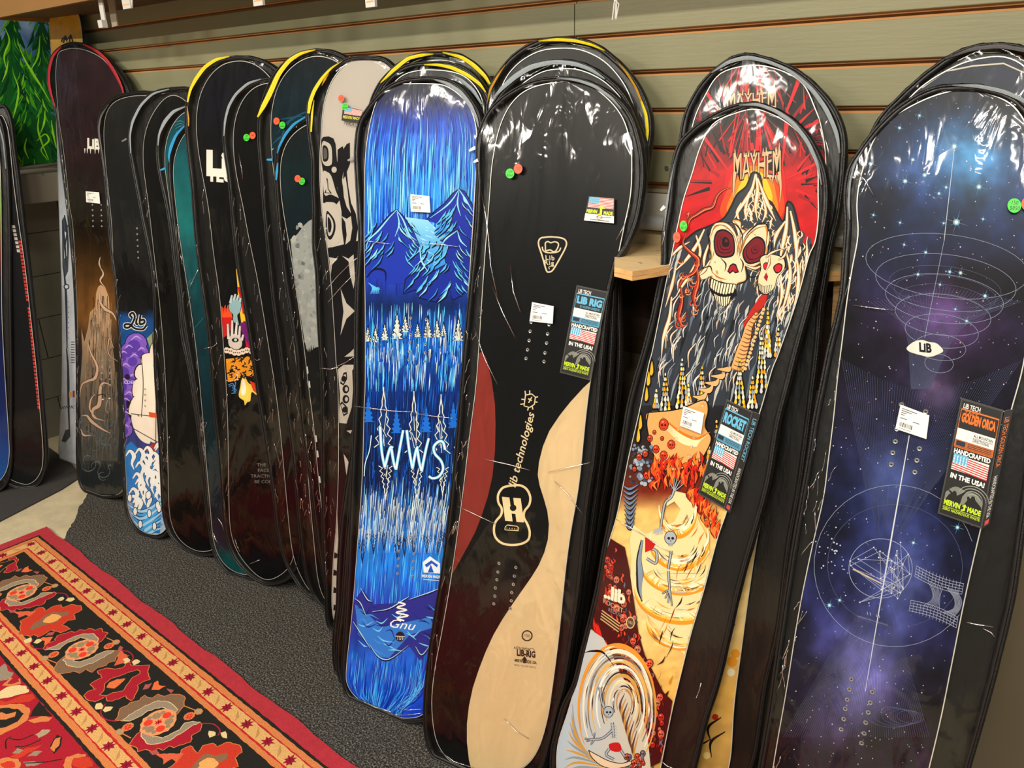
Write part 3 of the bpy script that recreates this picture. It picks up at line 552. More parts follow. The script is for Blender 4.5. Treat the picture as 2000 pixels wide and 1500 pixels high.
for k in range(-8, 7):
    zt = Z0-P0*(k-1)-G/2-.001 if k > -8 else 2.5; zb = Z0-P0*k+G/2
    zt = Z0-P0*(k-1)-G/2
    for (x0, x1) in ((-3.40, SEAM-.0013), (SEAM+.0013, 1.41)): slat(x0, x1, zb, zt)
# the plain boards under the slats, behind the pipe
struct('trim_1', MB().box(-3.40, 2.2, .0, .02, 1.345, Z0-P0*6-G/2-.002), mat('tan_cleat', (170, 160, 130), .6, var=.05), wb)
struct('trim_2', MB().box(-3.40, 2.2, .004, .02, 1.262, 1.343), mat('white_board', (222, 216, 200), .55, var=.03), wb)
struct('trim_3', MB().box(-3.40, 2.2, .006, .02, .965, 1.225), M['dark_ply'], wb)
struct('trim_4', MB().box(-3.40, 2.2, .010, .02, .0, .963), mat('lower_wall_paint', (110, 98, 76), .65, var=.05, vscale=4), wb)
struct('trim_5', MB().box(-3.40, 2.2, -.04, .0195, 1.2275, 1.2605), mat('tan_rail', (176, 158, 120), .6, var=.06, vscale=10, stretch=(.2, 1, 1)), wb)
struct('wall_corner', MB().box(-4.0, -3.40, .25, .3, 0, 3.0), M['wall'])
# left wall of painted blocks
wl = struct('wall_left', MB().box(-4.1, -4.003, -4.2, .3, 0, 3.0), mat('mortar', (84, 82, 72), .8))
bm_blk = None
for r in range(7):
    z0 = r*.2
    for c in range(-1, 6):
        y1 = .25-c*.4-(.2 if r % 2 else 0); y0 = y1-.394
        if y0 > .25: continue
        y1 = min(y1, .25)
        if bm_blk is None or abs((y1-y0)-.394) > 1e-4:
            o = bevel(MB().box(0, .006, y0-y0, y1-y0, 0, .196).obj('block', M['wall'], wl), .002, 1)
            if abs((y1-y0)-.394) < 1e-4: bm_blk = o.data
        else:
            o = D2.objects.new('block', bm_blk); COL.objects.link(o); o.parent = wl
        o.location = (-4.003, y0, z0)
# ------------------------------------------------------------------ things fixed on the walls
pp = MB().tube([(-3.35, -.045, 1.287), (2.0, -.045, 1.287)], .0165, 16).obj('steel_pipe', mat('galvanised_pipe', (200, 202, 200), .4, metal=.35, var=.12, vscale=25), None, True)
tagobj(pp, 'galvanised steel pipe running level along the wall behind the boards', 'pipe')
for x in (-2.9, -1.9, -.84, .2, 1.3): MB().box(x-.012, x+.012, -.062, .004, 1.2605, 1.272).obj('pipe_clip', M['steel'], pp)
# saw-toothed plywood ledge
def mat_ply(name, c):
    m, nt, p = new_mat(name); v = coords(nt, (1.5, 9, 1)); f = noise_node(nt, v, 5, 5, .6, 1.0)
    a = srgb(c); link(nt, ramp(nt, f, [(.3, tuple(x*.8 for x in a)), (.62, a)]), p.inputs['Base Color']); p.inputs['Roughness'].default_value = .55; return m
M['ply'] = mat_ply('plywood_face', (232, 200, 146)); M['ply_edge'] = mat('plywood_edge', (220, 172, 110), .6, var=.25, vscale=30, stretch=(1, 1, 14))
def ledge(X, label, place):
    L = empty('plywood_ledge', (X, 0, 1.238)); tagobj(L, label, 'ledge', 'plywood ledges between the board stacks')
    ky = (1, .40)[place]
    top = [(x, max(y, -.041) if y > -.05 else y*ky) for x, y in [(-.045, -.285), (.003, -.30), (.022, -.255), (.10, -.041), (-.14, -.041), (-.095, -.20)]]
    for nm, z0, z1 in (('top_ply', -.0095, 0), ('lower_ply', -.018, -.0098)):
        o = MB().prism(top, z0, z1).obj(nm, M['ply'], L); o.data.materials.append(M['ply_edge'])
        for i, p in enumerate(o.data.polygons):
            if i > 1: p.material_index = 1
    b = MB(); ang = math.radians(46)
    f = lambda x, y, z: (x+.03, y*math.cos(ang)-z*math.sin(ang)-.20, y*math.sin(ang)+z*math.cos(ang)-.045)
    b.box(-.02, .02, -.0, .028, -.27, .0, lambda x, y, z: (x+.028, -.185*ky+(z/-.27)*(.185*ky-.02)+y*.7, -.0185+z*.85+y*.6)); b.obj('brace', M['ply_edge'], L)
    for dx, dy in ((-.02, -.23*ky), (.01, -.12*ky), (-.05, -.1*ky)): MB().tube([(dx, dy, -.0005), (dx, dy, .0012)], .0035, 10).obj('screw', M['steel'], L)
    return L
ledge(-.700, 'pale plywood ledge with a clipped corner between the dark plain board and the skull board', 0)
ledge(-.405, 'pale plywood ledge seen between the skull boards and the starry board', 1)
# high shelf over everything
sh = empty('high_shelf', (-1.4, -.13, 1.87)); tagobj(sh, 'brown wooden shelf high on the slotted wall above the boards', 'shelf')
M['shelf'] = mat('shelf_wood', (150, 112, 62), .55, var=.12, vscale=6, stretch=(.2, 1, 1)); M['shelf_shaded'] = mat('shelf_wood_shaded', (92, 74, 48), .6, var=.1)  # second brown is the shelf wood with the underside's shade put into its colour
MB().box(-2.03, 2.8, -.115, .129, .0, .018).obj('shelf_board', M['shelf_shaded'], sh)
MB().box(-2.05, 2.8, -.13, -.116, -.012, .09).obj('front_edge', M['shelf'], sh)
MB().box(-2.05, -2.032, -.115, .129, -.012, .09).obj('end_board', M['shelf'], sh)
def strip(name, P, y, th, label, m, top=1.869, extra=None, cat='hook', group=None):
    """a flat hanging strip: px outline set at depth y; the two first points are lifted to the shelf"""
    W = [onY(*q, y) for q in P]; c = sum(W)/len(W); e = empty(name, tuple(c)); tagobj(e, label, cat, group)
    V = []
    for dy in (0, th): V += [(w[0]-c[0], dy, (top if i < 2 and top else w[2])-c[2]) for i, w in enumerate(W)]
    mesh_obj('strip', V, [(0, 1, 2, 3), (7, 6, 5, 4), (0, 4, 5, 1), (1, 5, 6, 2), (2, 6, 7, 3), (3, 7, 4, 0)], m, e)
    if extra: extra(e, W, c, th)
    return e
M['white_plastic'] = mat('white_plastic', (215, 214, 206), .4); M['clear_plastic'] = mat('grey_clear_plastic', (170, 160, 140), .2)
def foot(e, W, c, th):
    x = (W[2][0]+W[3][0])/2-c[0]; z = W[2][2]-c[2]; MB().box(x-.013, x+.013, -.012, th+.001, z-.006, z+.016).obj('end_clip', M['white_plastic'], e)
def face(e, W, c, th):
    x0, x1 = W[3][0]-c[0], W[2][0]-c[0]; z = W[2][2]-c[2]; MB().box(x0, x1, -.004, -.0005, z, z+.03).obj('tag_face', M['white_plastic'], e)
    MB().box(x0+.004, x1-.004, -.0045, -.0042, z+.010, z+.013).obj('print_line', M['ply_edge'], e)
strip('shelf_hook', [(191, 0), (199, 0), (207, 50), (200, 52)], -.236, .004, 'white metal arm hanging from the high shelf, left end', M['white_plastic'], extra=foot)
strip('shelf_hook', [(213, 20), (226, 18), (229, 50), (219, 53)], -.17, .004, 'clear plastic arm hanging just right of the white metal one', M['clear_plastic'])
strip('price_tag_holder', [(240, -30), (256, -30), (258, 16), (243, 18)], -.236, .003, 'white price holder at the top, right of the metal arms', M['white_plastic'], extra=face, cat='tag holder', group='price holders on the high shelf')
strip('price_tag_holder', [(497, -30), (514, -30), (516, 10), (498, 12)], -.236, .003, 'white price holder at the top edge above the hand picture board', M['white_plastic'], extra=face, cat='tag holder', group='price holders on the high shelf')
strip('price_tag_holder', [(717, -30), (734, -30), (735, 13), (717, 16)], -.236, .003, 'white price holder at the top edge above the white and black board', M['white_plastic'], extra=face, cat='tag holder', group='price holders on the high shelf')
def tie(e, W, c, th):
    x, z = W[2][0]-c[0], W[2][2]-c[2]; MB().tube([(x-.004, -.001, z+.03), (x+.008, -.006, z+.022), (x+.004, -.008, z-.002), (x-.006, -.004, z-.002), (x-.004, -.001, z+.03)], .0012, 6).obj('loop', M['white_plastic'], e)
strip('cable_tie', [(1205, -30), (1208, -30), (1204, 36), (1200, 35)], -.236, .002, 'pale cable tie dangling from the high shelf above the gap right of the dark board', M['white_plastic'], extra=tie, cat='cable tie')
# screws in the wall
for (x, y, lb) in ((1303, 328, 'small screw set in a slat left of the skull boards'), (1222, 690, None)):
    if lb: p = onY(x, y, 0); o = MB().tube([(p[0], -.0035, p[2]), (p[0], .004, p[2])], .005, 10).obj('wall_screw', M['steel']); tagobj(o, lb, 'screw')
# ------------------------------------------------------------------ floor coverings
def xy(L, Z=0): return [tuple(onZ(x, y, Z)[:2]) for x, y in L]
def mat_carpet():
    m, nt, p = new_mat('grey_needle_carpet'); v = coords(nt); f = noise_node(nt, v, 210, 3, .8); g = noise_node(nt, v, 3, 3)
    c1 = ramp(nt, f, [(.36, srgb((26, 25, 24))), (.50, srgb((52, 50, 47))), (.66, srgb((132, 126, 116)))])
    link(nt, c1, p.inputs['Base Color']); p.inputs['Roughness'].default_value = .95; p.inputs['Specular IOR Level'].default_value = .1
    link(nt, bump(nt, f, .8, .006), p.inputs['Normal']); return m
ce = xy([(176, 958), (168, 972), (156, 993), (146, 1016), (132, 1040), (125, 1060), (120, 1085)]); ce = [(x+.004*math.sin(i*2.3), y) for i, (x, y) in enumerate(ce)]
ce = [tuple(p) for p in catmull([(ce[0][0]-.02, .005)]+ce+[(ce[-1][0]+.02, -1.3), (2.1, -1.5), (2.1, .005)], 4)] if 0 else [(ce[0][0]-.03, .008)]+ce+[(ce[-1][0]+.1, -1.35), (2.1, -1.5), (2.1, .008)]
rnd = random.Random(3); ed = []
for i, p in enumerate(ce[:-3]):
    q = ce[i+1]; k = max(1, int(math.dist(p, q)/.012))
    for j in range(k): t = j/k; ed.append((p[0]+(q[0]-p[0])*t+rnd.uniform(-.004, .004), p[1]+(q[1]-p[1])*t+rnd.uniform(-.003, .003)))
ce = ed+ce[-3:]
cp = MB().prism([p for p in ce][::-1], .0005, .0045).obj('carpet_strip', mat_carpet()); tagobj(cp, 'speckled dark grey carpet strip with a ragged left end under the row of boards', 'carpet')
mt_ = xy([(-120, 960), (-60, 915), (40, 870), (84, 868), (120, 893), (142, 909), (160, 932), (120, 958), (0, 1020), (-260, 1150)])
mb = MB().prism([p for p in mt_][::-1], .0005, .006); mt = mb.obj('floor_mat', mat('black_rubber_mat', (48, 45, 42), .75, var=.12, vscale=30, bmp=.4, bscale=250)); tagobj(mt, 'plain black mat on the concrete floor at the left', 'mat')
# ------------------------------------------------------------------ rug
rc = onZ(93, 1034)[:2]; re_ = onZ(690, 1500)[:2]; ra = (re_-rc)/np.linalg.norm(re_-rc); rbv = np.array([ra[1], -ra[0]])
rug = empty('patterned_rug', (0, 0, 0), Matrix(((ra[0], -rbv[0], 0, rc[0]), (ra[1], -rbv[1], 0, rc[1]), (0, 0, 1, .0048), (0, 0, 0, 1))))
tagobj(rug, 'red and black oriental rug with a floral border in front of the boards', 'rug')
RL, RW = 2.9, 1.95
mb = MB(); outl = []
for i in range(60): outl.append((RL*i/60, -.0035*math.sin(i*.9)*(1 if i else 0)+.0015*math.sin(i*2.3)))
outl += [(RL, -RW), (0, -RW)]
mb.prism(outl[::-1], 0, .0085); M['pile'] = mat_paint('rug_pile', .95, .28, 420, spec=.08, bmp=.9)
base_o = mb.obj('rug_body', mat('red_rug_edge', (160, 30, 42), .95, var=.12, vscale=60, bmp=.6, bscale=300)); base_o.parent = rug
def abpx(x, y): p = onZ(x, y, .012)[:2]-rc; return (float(p@ra), float(p@rbv))
R = Art(lambda a, b: (a, -b), w0=.0087, dw=.00004)
def rect(d0, col, lay): R.poly([(d0, d0), (RL-d0, d0), (RL-d0, RW-d0), (d0, RW-d0)], col, lay)
CR, OR_, TAN, DK, ORR, BRN, GRY, MAU, CREAM = (166, 32, 46), (208, 124, 72), (214, 166, 102), (38, 36, 32), (196, 58, 40), (136, 100, 72), (150, 132, 112), (170, 86, 82), (222, 196, 140)
rj = random.Random(11)
def jag(P, amp=.0022, step=.008):
    out = []
    for i, p in enumerate(P):
        q = P[(i+1) % len(P)]; k = max(1, int(math.dist(p, q)/step))
        for j in range(k): t = j/k; out.append((p[0]+(q[0]-p[0])*t+rj.uniform(-amp, amp), p[1]+(q[1]-p[1])*t+rj.uniform(-amp, amp)))
    return out
def jrect(d0, col, lay): R.poly(jag([(d0, d0), (RL-d0, d0), (RL-d0, RW-d0), (d0, RW-d0)], .0012, .012), col, lay)
RI = 1
for d0, c in ((.045, DK), (.053, OR_), (.069, (178, 40, 42)), (.0725, TAN), (.108, (190, 40, 42)), (.113, OR_), (.128, DK), (.318, OR_), (.331, (190, 40, 42)), (.337, TAN), (.369, (190, 40, 42)), (.373, OR_), (.389, DK), (.398, (166, 32, 46))): jrect(d0, c, RI); RI += 1
def z1(L): return [abpx(x/6.25, 1020+y/6.25) for x, y in L]
def z2(L): return [abpx(160+x/5, 1200+y/5) for x, y in L]
def z3(L): return [abpx(x/5, 1200+y/5) for x, y in L]
def flower(a, b, r, col=(150, 26, 48), lay=20, core=(96, 14, 34)):
    P = []
    for k in range(16): q = 2*math.pi*k/16; rr = r*(1.15 if k % 2 else .62)*rj.uniform(.85, 1.15); P.append((a+rr*math.cos(q), b+rr*math.sin(q)))
    R.poly(P, col, lay)
    for k in range(4): q = 2*math.pi*k/4+.5; R.line((a, b), (a+r*.6*math.cos(q), b+r*.6*math.sin(q)), .0014, core, lay+1)
for bb in (.0905, .353, RW-.0905, RW-.353):
    a0, a1 = bb if bb < RW/2 else RW-bb, 0
    k = 0; aa = (.0905 if min(bb, RW-bb) < .2 else .353)
    while aa < RL-min(bb, RW-bb):
        flower(aa, bb, .0165)
        R.stroke([(aa+.036, bb-.012), (aa+.046, bb-.004), (aa+.054, bb+.002), (aa+.060, bb+.013)], .001, (190, 138, 80), 20, .001, mid=.008); aa += .0955
for aa in (.0905, .353):
    bb = aa+.0955
    while bb < RW-aa: flower(aa, bb, .0165); R.stroke([(aa-.012, bb-.036), (aa, bb-.046), (aa+.012, bb-.058)], .001, (190, 138, 80), 20, .001, mid=.008); bb += .0955
PER = .932
def motif(P, col, lay, rim=OR_, n=(0, 1, 2), da=0.):
    for k in n:
        Q = jag([(a+PER*k+da, b) for a, b in P]); 
        if max(a for a, b in Q) > RL-.13 or min(a for a, b in Q) < .128: continue
        if rim:
            cx = sum(a for a, b in Q)/len(Q); cy = sum(b for a, b in Q)/len(Q)
            R.stroke(Q+[Q[0]], .0042, rim, lay, smooth=False)
        R.poly(Q, col, lay+1)
ALL = (-2, -1, 0, 1, 2)
leafb = [(330, 1040), (370, 960), (380, 920), (450, 900), (470, 870), (560, 850), (610, 800), (680, 830), (740, 790), (800, 815), (870, 790), (960, 790), (1010, 830), (990, 900), (930, 980), (880, 990), (940, 940), (860, 860), (740, 850), (620, 900), (500, 970), (400, 1040)]
leafm = [(400, 1040), (500, 970), (620, 900), (740, 855), (860, 865), (935, 940), (880, 975), (830, 930), (790, 910), (720, 920), (640, 950), (550, 1010), (470, 1040)]
leafr = [(470, 1280), (540, 1170), (600, 1140), (570, 1200), (650, 1270), (760, 1265), (860, 1230), (960, 1170), (1080, 1090), (1150, 1060), (1180, 1080), (1150, 1140), (1080, 1180), (1060, 1250), (960, 1280), (900, 1310), (850, 1290), (800, 1330), (750, 1310), (700, 1350), (620, 1320), (550, 1350), (540, 1300)]
leafg = [(590, 1150), (640, 1140), (700, 1200), (780, 1220), (880, 1170), (960, 1130), (1000, 1070), (1080, 1060), (1150, 1065), (1080, 1090), (960, 1170), (860, 1230), (760, 1265), (650, 1270), (575, 1200)]
def medallion(da, swap=False):
    """two curled leaves about a rosette"""
    mid = z2([(750, 1060)])[0]
    def T(L):
        P = z2(L)
        if swap: P = [(2*mid[0]-a, 2*mid[1]-b) for a, b in P]
        return P
    for L, c, ly, rim in ((leafb, (128, 98, 74), 22, OR_), (leafm, GRY, 24, CREAM), (leafr, CR, 22, OR_), (leafg, GRY, 24, CREAM)): motif(T(L), c, ly, rim, ALL, da)
    for x, y in ((1050, 1000), (450, 1105)):
        for k in ALL:
            a, b = T([(x, y)])[0]; a += PER*k+da
            if .14 < a < RL-.14: R.disc(a, b, .015, OR_, 22, 9); flower(a, b, .011, (214, 44, 46), 23, OR_)
    for x, y, x2, y2 in ((1140, 955, 1000, 900), (370, 1155, 480, 1215)):
        for k in ALL:
            (a, b), (c, d) = T([(x, y), (x2, y2)]); a += PER*k+da; c += PER*k+da
            if .14 < a < RL-.16: R.stroke([(a, b), (c, d)], .003, OR_, 22, smooth=False); R.disc(a, b, .014, OR_, 23, 7, .011); R.disc(a, b, .0105, (168, 146, 110), 24, 7, .008)
    for L, F2 in (([(340, 1050), (230, 1030), (185, 960), (230, 880)], [(160, 910), (260, 930)]), ([(1180, 1070), (1290, 1080), (1350, 1140), (1330, 1190)], [(1270, 1170), (1390, 1180)])):
        for k in ALL:
            P = [(a+PER*k+da, b) for a, b in T(L)]
            if min(a for a, b in P) < .14 or max(a for a, b in P) > RL-.14: continue
            R.stroke(P, .0035, (168, 36, 56), 22)
            for a, b in T(F2): R.poly(jag([(a+PER*k+da+.014*math.cos(q*1.05), b+.010*math.sin(q*1.05)) for q in range(6)], .004), CREAM, 23)
    for k in ALL:
        a, b = mid[0]+PER*k+da, mid[1]
        if not .16 < a < RL-.16: continue
        R.poly(jag([(a+.048*math.cos(q*.45), b+.046*math.sin(q*.45)) for q in range(14)], .002), (226, 150, 100), 26)
        for q in range(6):
            t = q*math.pi/3+.3; x, y = a+.027*math.cos(t), b+.027*math.sin(t); R.disc(x, y, .0125, (150, 128, 98) if q % 2 else (226, 62, 42), 27, 8, .0115)
            R.disc(a+.034*math.cos(t+.5), b+.034*math.sin(t+.5), .007, (150, 128, 98), 27, 6)
        flower(a, b, .010, (214, 44, 46), 28, (60, 10, 40))
medallion(0); medallion(-PER/2, True)
crim = [(20, 800), (60, 760), (140, 740), (80, 690), (160, 640), (210, 620), (150, 560), (230, 530), (320, 545), (400, 530), (450, 470), (490, 510), (560, 505), (660, 500), (640, 560), (670, 640), (600, 660), (545, 700), (540, 770), (480, 850), (430, 800), (300, 850), (250, 850), (240, 800), (130, 860), (60, 840)]
crin = [(310, 625), (400, 600), (480, 570), (540, 545), (570, 580), (500, 620), (440, 690), (400, 755), (300, 770), (250, 795), (180, 790), (225, 750), (225, 680)]
motif(z2(crim), CR, 22, OR_, ALL); motif(z2(crin), DK, 24, OR_, ALL); motif(z2([(240, 720), (270, 670), (340, 640), (430, 630), (390, 680), (330, 730)]), (226, 112, 62), 26, None, ALL)
oran = [(240, 1370), (260, 1270), (250, 1210), (320, 1180), (400, 1120), (430, 1070), (520, 1040), (560, 1100), (640, 1040), (740, 1020), (760, 1050), (870, 1010), (980, 1030), (990, 1080), (900, 1130), (920, 1190), (830, 1210), (760, 1260), (850, 1310), (750, 1350), (620, 1320), (550, 1370), (470, 1410), (420, 1370), (370, 1400)]
motif(z1(oran), ORR, 22, OR_, ALL); motif(z1([(370, 1300), (400, 1250), (480, 1210), (540, 1150), (640, 1100), (740, 1110), (850, 1090), (830, 1140), (740, 1170), (720, 1220), (600, 1250), (500, 1280), (400, 1320)]), BRN, 24, None, ALL)
motif(z1([(530, 1230), (560, 1170), (640, 1130), (720, 1130), (750, 1170), (690, 1210), (620, 1240)]), (232, 164, 92), 26, None, ALL)
for L, c in (([(590, 740), (620, 690), (680, 680), (650, 730)], MAU), ([(680, 740), (710, 670), (740, 650), (760, 700), (820, 710), (760, 740)], (230, 110, 62)), ([(830, 730), (900, 740), (870, 780)], MAU), ([(320, 510), (350, 430), (390, 340), (410, 390), (470, 410), (400, 450), (420, 480)], (214, 96, 64)), ([(350, 350), (380, 310), (405, 330), (380, 370)], MAU)):
    motif(z2(L), c, 23, None, ALL); motif([(a-PER/2+.0, .448-b) for a, b in z2(L)], c, 23, None, ALL)
motif(z1([(50, 620), (100, 560), (40, 550), (110, 520), (60, 500), (130, 470), (110, 450), (180, 430), (220, 460), (190, 520), (220, 570), (160, 600), (100, 620)]), CR, 22, OR_, (0,))
# the red field inside the borders
fld = [([(-600, 960), (-200, 800), (60, 860), (200, 800), (330, 780), (350, 820), (280, 860), (100, 880), (0, 900)], ORR, 24), ([(-200, 900), (0, 900), (100, 880), (230, 880), (300, 940), (270, 1040), (150, 1120), (20, 1180), (-100, 1200)], OR_, 25), ([(-100, 940), (60, 920), (180, 930), (230, 980), (180, 1050), (60, 1110), (-100, 1130)], DK, 26), ([(-60, 990), (20, 960), (60, 980), (160, 960), (150, 1000), (60, 1030), (0, 1040)], OR_, 27),
 ([(-60, 560), (60, 480), (80, 560), (140, 580), (100, 640), (0, 660)], GRY, 24), ([(70, 690), (120, 630), (180, 620), (190, 660), (110, 690)], CR, 27), ([(30, 700), (100, 620), (190, 640), (210, 680), (130, 710)], OR_, 25), ([(-60, 830), (0, 760), (60, 720), (160, 700), (250, 700), (290, 760), (200, 790), (80, 820)], CREAM, 25),
 ([(360, 890), (440, 830), (560, 960), (500, 1000), (380, 1000), (290, 1010), (330, 930)], DK, 24), ([(280, 1040), (420, 1000), (520, 1010), (480, 1050), (330, 1070)], OR_, 25),
 ([(490, 1310), (550, 1220), (590, 1210), (590, 1260), (530, 1350)], OR_, 27), ([(480, 1300), (560, 1180), (610, 1200), (600, 1280), (530, 1370)], DK, 26), ([(350, 1180), (420, 1130), (500, 1140), (440, 1190), (380, 1210)], (170, 150, 120), 26), ([(120, 1360), (180, 1310), (240, 1330), (190, 1370)], (150, 130, 104), 26), ([(270, 1390), (340, 1340), (420, 1340), (360, 1390)], (150, 130, 104), 26), ([(100, 1400), (240, 1320), (420, 1280), (330, 1340), (180, 1420)], ORR, 25),
 ([(620, 1480), (650, 1400), (760, 1370), (860, 1360), (840, 1400), (720, 1410), (690, 1470), (720, 1520), (640, 1540)], OR_, 26), ([(700, 1470), (730, 1410), (880, 1400), (920, 1490), (800, 1520)], ORR, 27), ([(-40, 1440), (60, 1400), (180, 1420), (210, 1480), (160, 1540), (0, 1520)], OR_, 26), ([(0, 1470), (80, 1440), (150, 1450), (160, 1500), (60, 1520)], ORR, 27), ([(230, 1450), (330, 1440), (420, 1460), (340, 1490), (260, 1490)], (150, 130, 104), 26)]
for L, c, ly in fld:
    P = [(a, max(b, .40)) for a, b in z3(L)]; R.poly(jag(P, .0018), c, ly)
for L in ([(100, 1220), (200, 1230), (330, 1180)], [(60, 1320), (60, 1240), (110, 1200)], [(240, 1460), (430, 1450), (610, 1420)], [(150, 1300), (260, 1290), (400, 1230)]): R.stroke(z3(L), .003, DK, 28)
for i in range(46):                                        # the rest of the field, off to the side of the picture
    a, b = rj.uniform(1.5, RL-.5), rj.uniform(.47, RW-.47); c = rj.choice([ORR, OR_, DK, GRY, CREAM]); P = [(a+rj.uniform(.02, .06)*math.cos(q*.8), b+rj.uniform(.02, .06)*math.sin(q*.8)) for q in range(8)]; R.poly(jag(P), c, 24+(i % 4))
R.obj('woven_pattern', M['pile'], rug)
# ------------------------------------------------------------------ left wall: ledge, painting, bare board, sleeves in the corner
def onXb(x, y, X): return onX(x, y, X)
lg = MB().box(-3.98, -3.66, -2.2, .06, 1.165, 1.285).obj('wall_ledge', mat('grey_painted_timber', (138, 134, 116), .5, var=.05)); bevel(lg, .004); tagobj(lg, 'grey painted timber ledge on the left wall below the tree painting', 'ledge')
for (x, y) in ((83, 340), (5, 348)): p = onX(x, y, -3.66); MB().tube([(-3.661, p[1], p[2]), (-3.658, p[1], p[2])], .004, 8).obj('screw', M['steel'], lg)
pt = empty('tree_painting', (-3.68, -.4, 1.30)); tagobj(pt, 'painting of bright green fir trees standing on the grey ledge', 'painting')
Pq = [onX(x, y, X) for x, y, X in ((-140, -10, -3.70), (97, 14, -3.68), (112, 316, -3.66), (-120, 346, -3.66))]
c0 = np.array([-3.68, -.4, 1.30]); ex = Pq[1]-Pq[0]; ey = Pq[3]-Pq[0]; nrm = np.cross(ex, ey); nrm /= np.linalg.norm(nrm); nrm = nrm if nrm[0] > 0 else -nrm
V = [tuple(p-c0+nrm*w) for w in (0, -.02) for p in Pq]
mesh_obj('canvas', V, [(0, 1, 2, 3), (7, 6, 5, 4), (0, 4, 5, 1), (1, 5, 6, 2), (2, 6, 7, 3), (3, 7, 4, 0)], mat('canvas_edge', (30, 50, 34), .6), pt)
O3, n3 = Pq[3], nrm
def p3(x, y):
    d = ray(x, y); return CAM+d*(np.dot(O3-CAM, n3)/np.dot(d, n3))
class Art3(Art):
    def _add(s, pts, faces, cols, lay):
        s.j = (s.j+1) % 7; w = s.w0+s.dw*lay+s.j*s.dw/8; b = len(s.V)
        for p in pts:
            q = p3(min(max(p[0], -138), 97+(p[1]-14)*.05), min(max(p[1], -8), 316-(p[0]-112)*.12)); s.V.append(tuple(q-c0+n3*w))
        for f in faces:
            s.F.append(tuple(b+i for i in f))
            for i in f: s.C.append((*(cols[i] if isinstance(cols, list) else cols), 1))
A = Art3(None, w0=.0004, dw=.00006)
gy = lambda x, y: (int(60+40*max(0, 1-y/200)), int(90+40*max(0, 1-y/300)), int(110+60*max(0, 1-abs(y-90)/200)))
for i in range(12):
    for j in range(12):
        x0, y0 = -140+i*21.5, -10+j*30; f = lambda x, y: lerp((40, 84, 140), (150, 180, 214), min(1, max(0, vnoise(np.array([x/26.]), np.array([y/30.]), 5)[0]))) if y < 215 else (22, 88, 46)
        A.quad([(x0, y0), (x0+22, y0), (x0+22, y0+31), (x0, y0+31)], [f(x0, y0), f(x0+22, y0), f(x0+22, y0+31), f(x0, y0+31)], 1)
trees = [(22, 20, 200, 62), (82, 0, 316, 60), (-60, 10, 300, 90), (50, 120, 316, 50)]
for cx, yt_, yb, hw in trees:
    for k in range(14):
        t = k/13; y = yt_+(yb-yt_)*t; w = hw*(.12+.9*t**.8)*(1 if k % 2 else .8); A.poly([(cx, y-12), (cx+w*.5, y+8), (cx+w, y+26), (cx+w*.3, y+22), (cx, y+34), (cx-w*.35, y+22), (cx-w, y+28), (cx-w*.5, y+6)], ((14+14*t), 66+30*t, 34), 3)
rt_ = random.Random(8)
for k in range(230):
    cx, yt_, yb, hw = rt_.choice(trees[:2]+trees); t = rt_.random(); y = yt_+(yb-yt_)*t; x = cx+rt_.uniform(-1, 1)*hw*(.15+.85*t); sg = 1 if x > cx else -1
    g = rt_.choice([(40, 120, 34), (26, 96, 44), (20, 76, 40), (30, 120, 46), (80, 160, 34), (16, 60, 34)] if k < 170 else [(96, 180, 28), (130, 200, 40), (70, 160, 30)]); L = rt_.uniform(18, 44)
    A.stroke([(x, y), (x+sg*L*.1, y+L*.5), (x+sg*L*.4, y+L)], .6, g, 5, .4, mid=rt_.uniform(4, 9) if k < 170 else rt_.uniform(1.5, 5))
for P in ([(28, 150), (36, 175), (31, 210), (22, 240)], [(10, 55), (18, 80), (8, 110), (14, 140)], [(76, 225), (74, 252), (82, 280), (95, 312)], [(88, 215), (86, 240), (78, 262)], [(72, 275), (88, 262), (95, 275), (80, 292), (92, 312)], [(52, 270), (48, 290), (56, 310)], [(26, 280), (32, 300), (42, 316)], [(100, 235), (104, 262), (110, 290)], [(35, 85), (50, 120), (78, 165), (98, 200)], [(78, 70), (74, 110), (58, 140)], [(16, 118), (12, 140), (4, 160)]):
    A.stroke(P, 1, (150, 222, 46), 8, .8, mid=4)
A.obj('painted_picture', M['print'], pt)
def pipe3(P, r, name, m, parent, off=None): return MB().tube([tuple(np.array(p)-c0) for p in P], r, 8).obj(name, m, parent, True)
pipe3([Pq[3]+nrm*.008+np.array([0, 0, -.006]), Pq[2]+nrm*.008+np.array([0, 0, -.006])], .0075, 'frame_rail', mat('pale_frame', (168, 164, 148), .4, metal=.3), pt)
# bare white and gold board standing behind the first sleeve
BD['gold'] = dict(bot=(139, 908), top=(128, 12), yt=-.045, yaw=6, half=False, S=[(0, 0)]*4,
 D=[(128, 12), (108, 16), (98, 36), (98, 70), (103, 130), (109, 210), (113, 300), (115, 380), (118, 470), (121, 560), (122, 660), (121, 760), (117, 840), (115, 880), (122, 903), (139, 908), (158, 905), (168, 880), (172, 800), (172, 600), (170, 400), (167, 250), (163, 140), (161, 80), (155, 35), (143, 14)])
def base_gold(px, py, s):
    C = grad([(0, (206, 150, 40)), (80, (222, 176, 70)), (120, (196, 150, 90)), (200, (150, 150, 150)), (320, (130, 138, 142)), (420, (170, 178, 184)), (600, (176, 182, 190)), (905, (206, 210, 216))])(px, py, s)
    return C*(.88+.2*fbm(px/6., py/9., 3, 2))[:, None]
BD['gold']['S'] = BD['gold']['D']
b = make_board('gold', 'bare board, gold at the nose and white below, standing in the corner', base_gold, bare=True); a = b.art
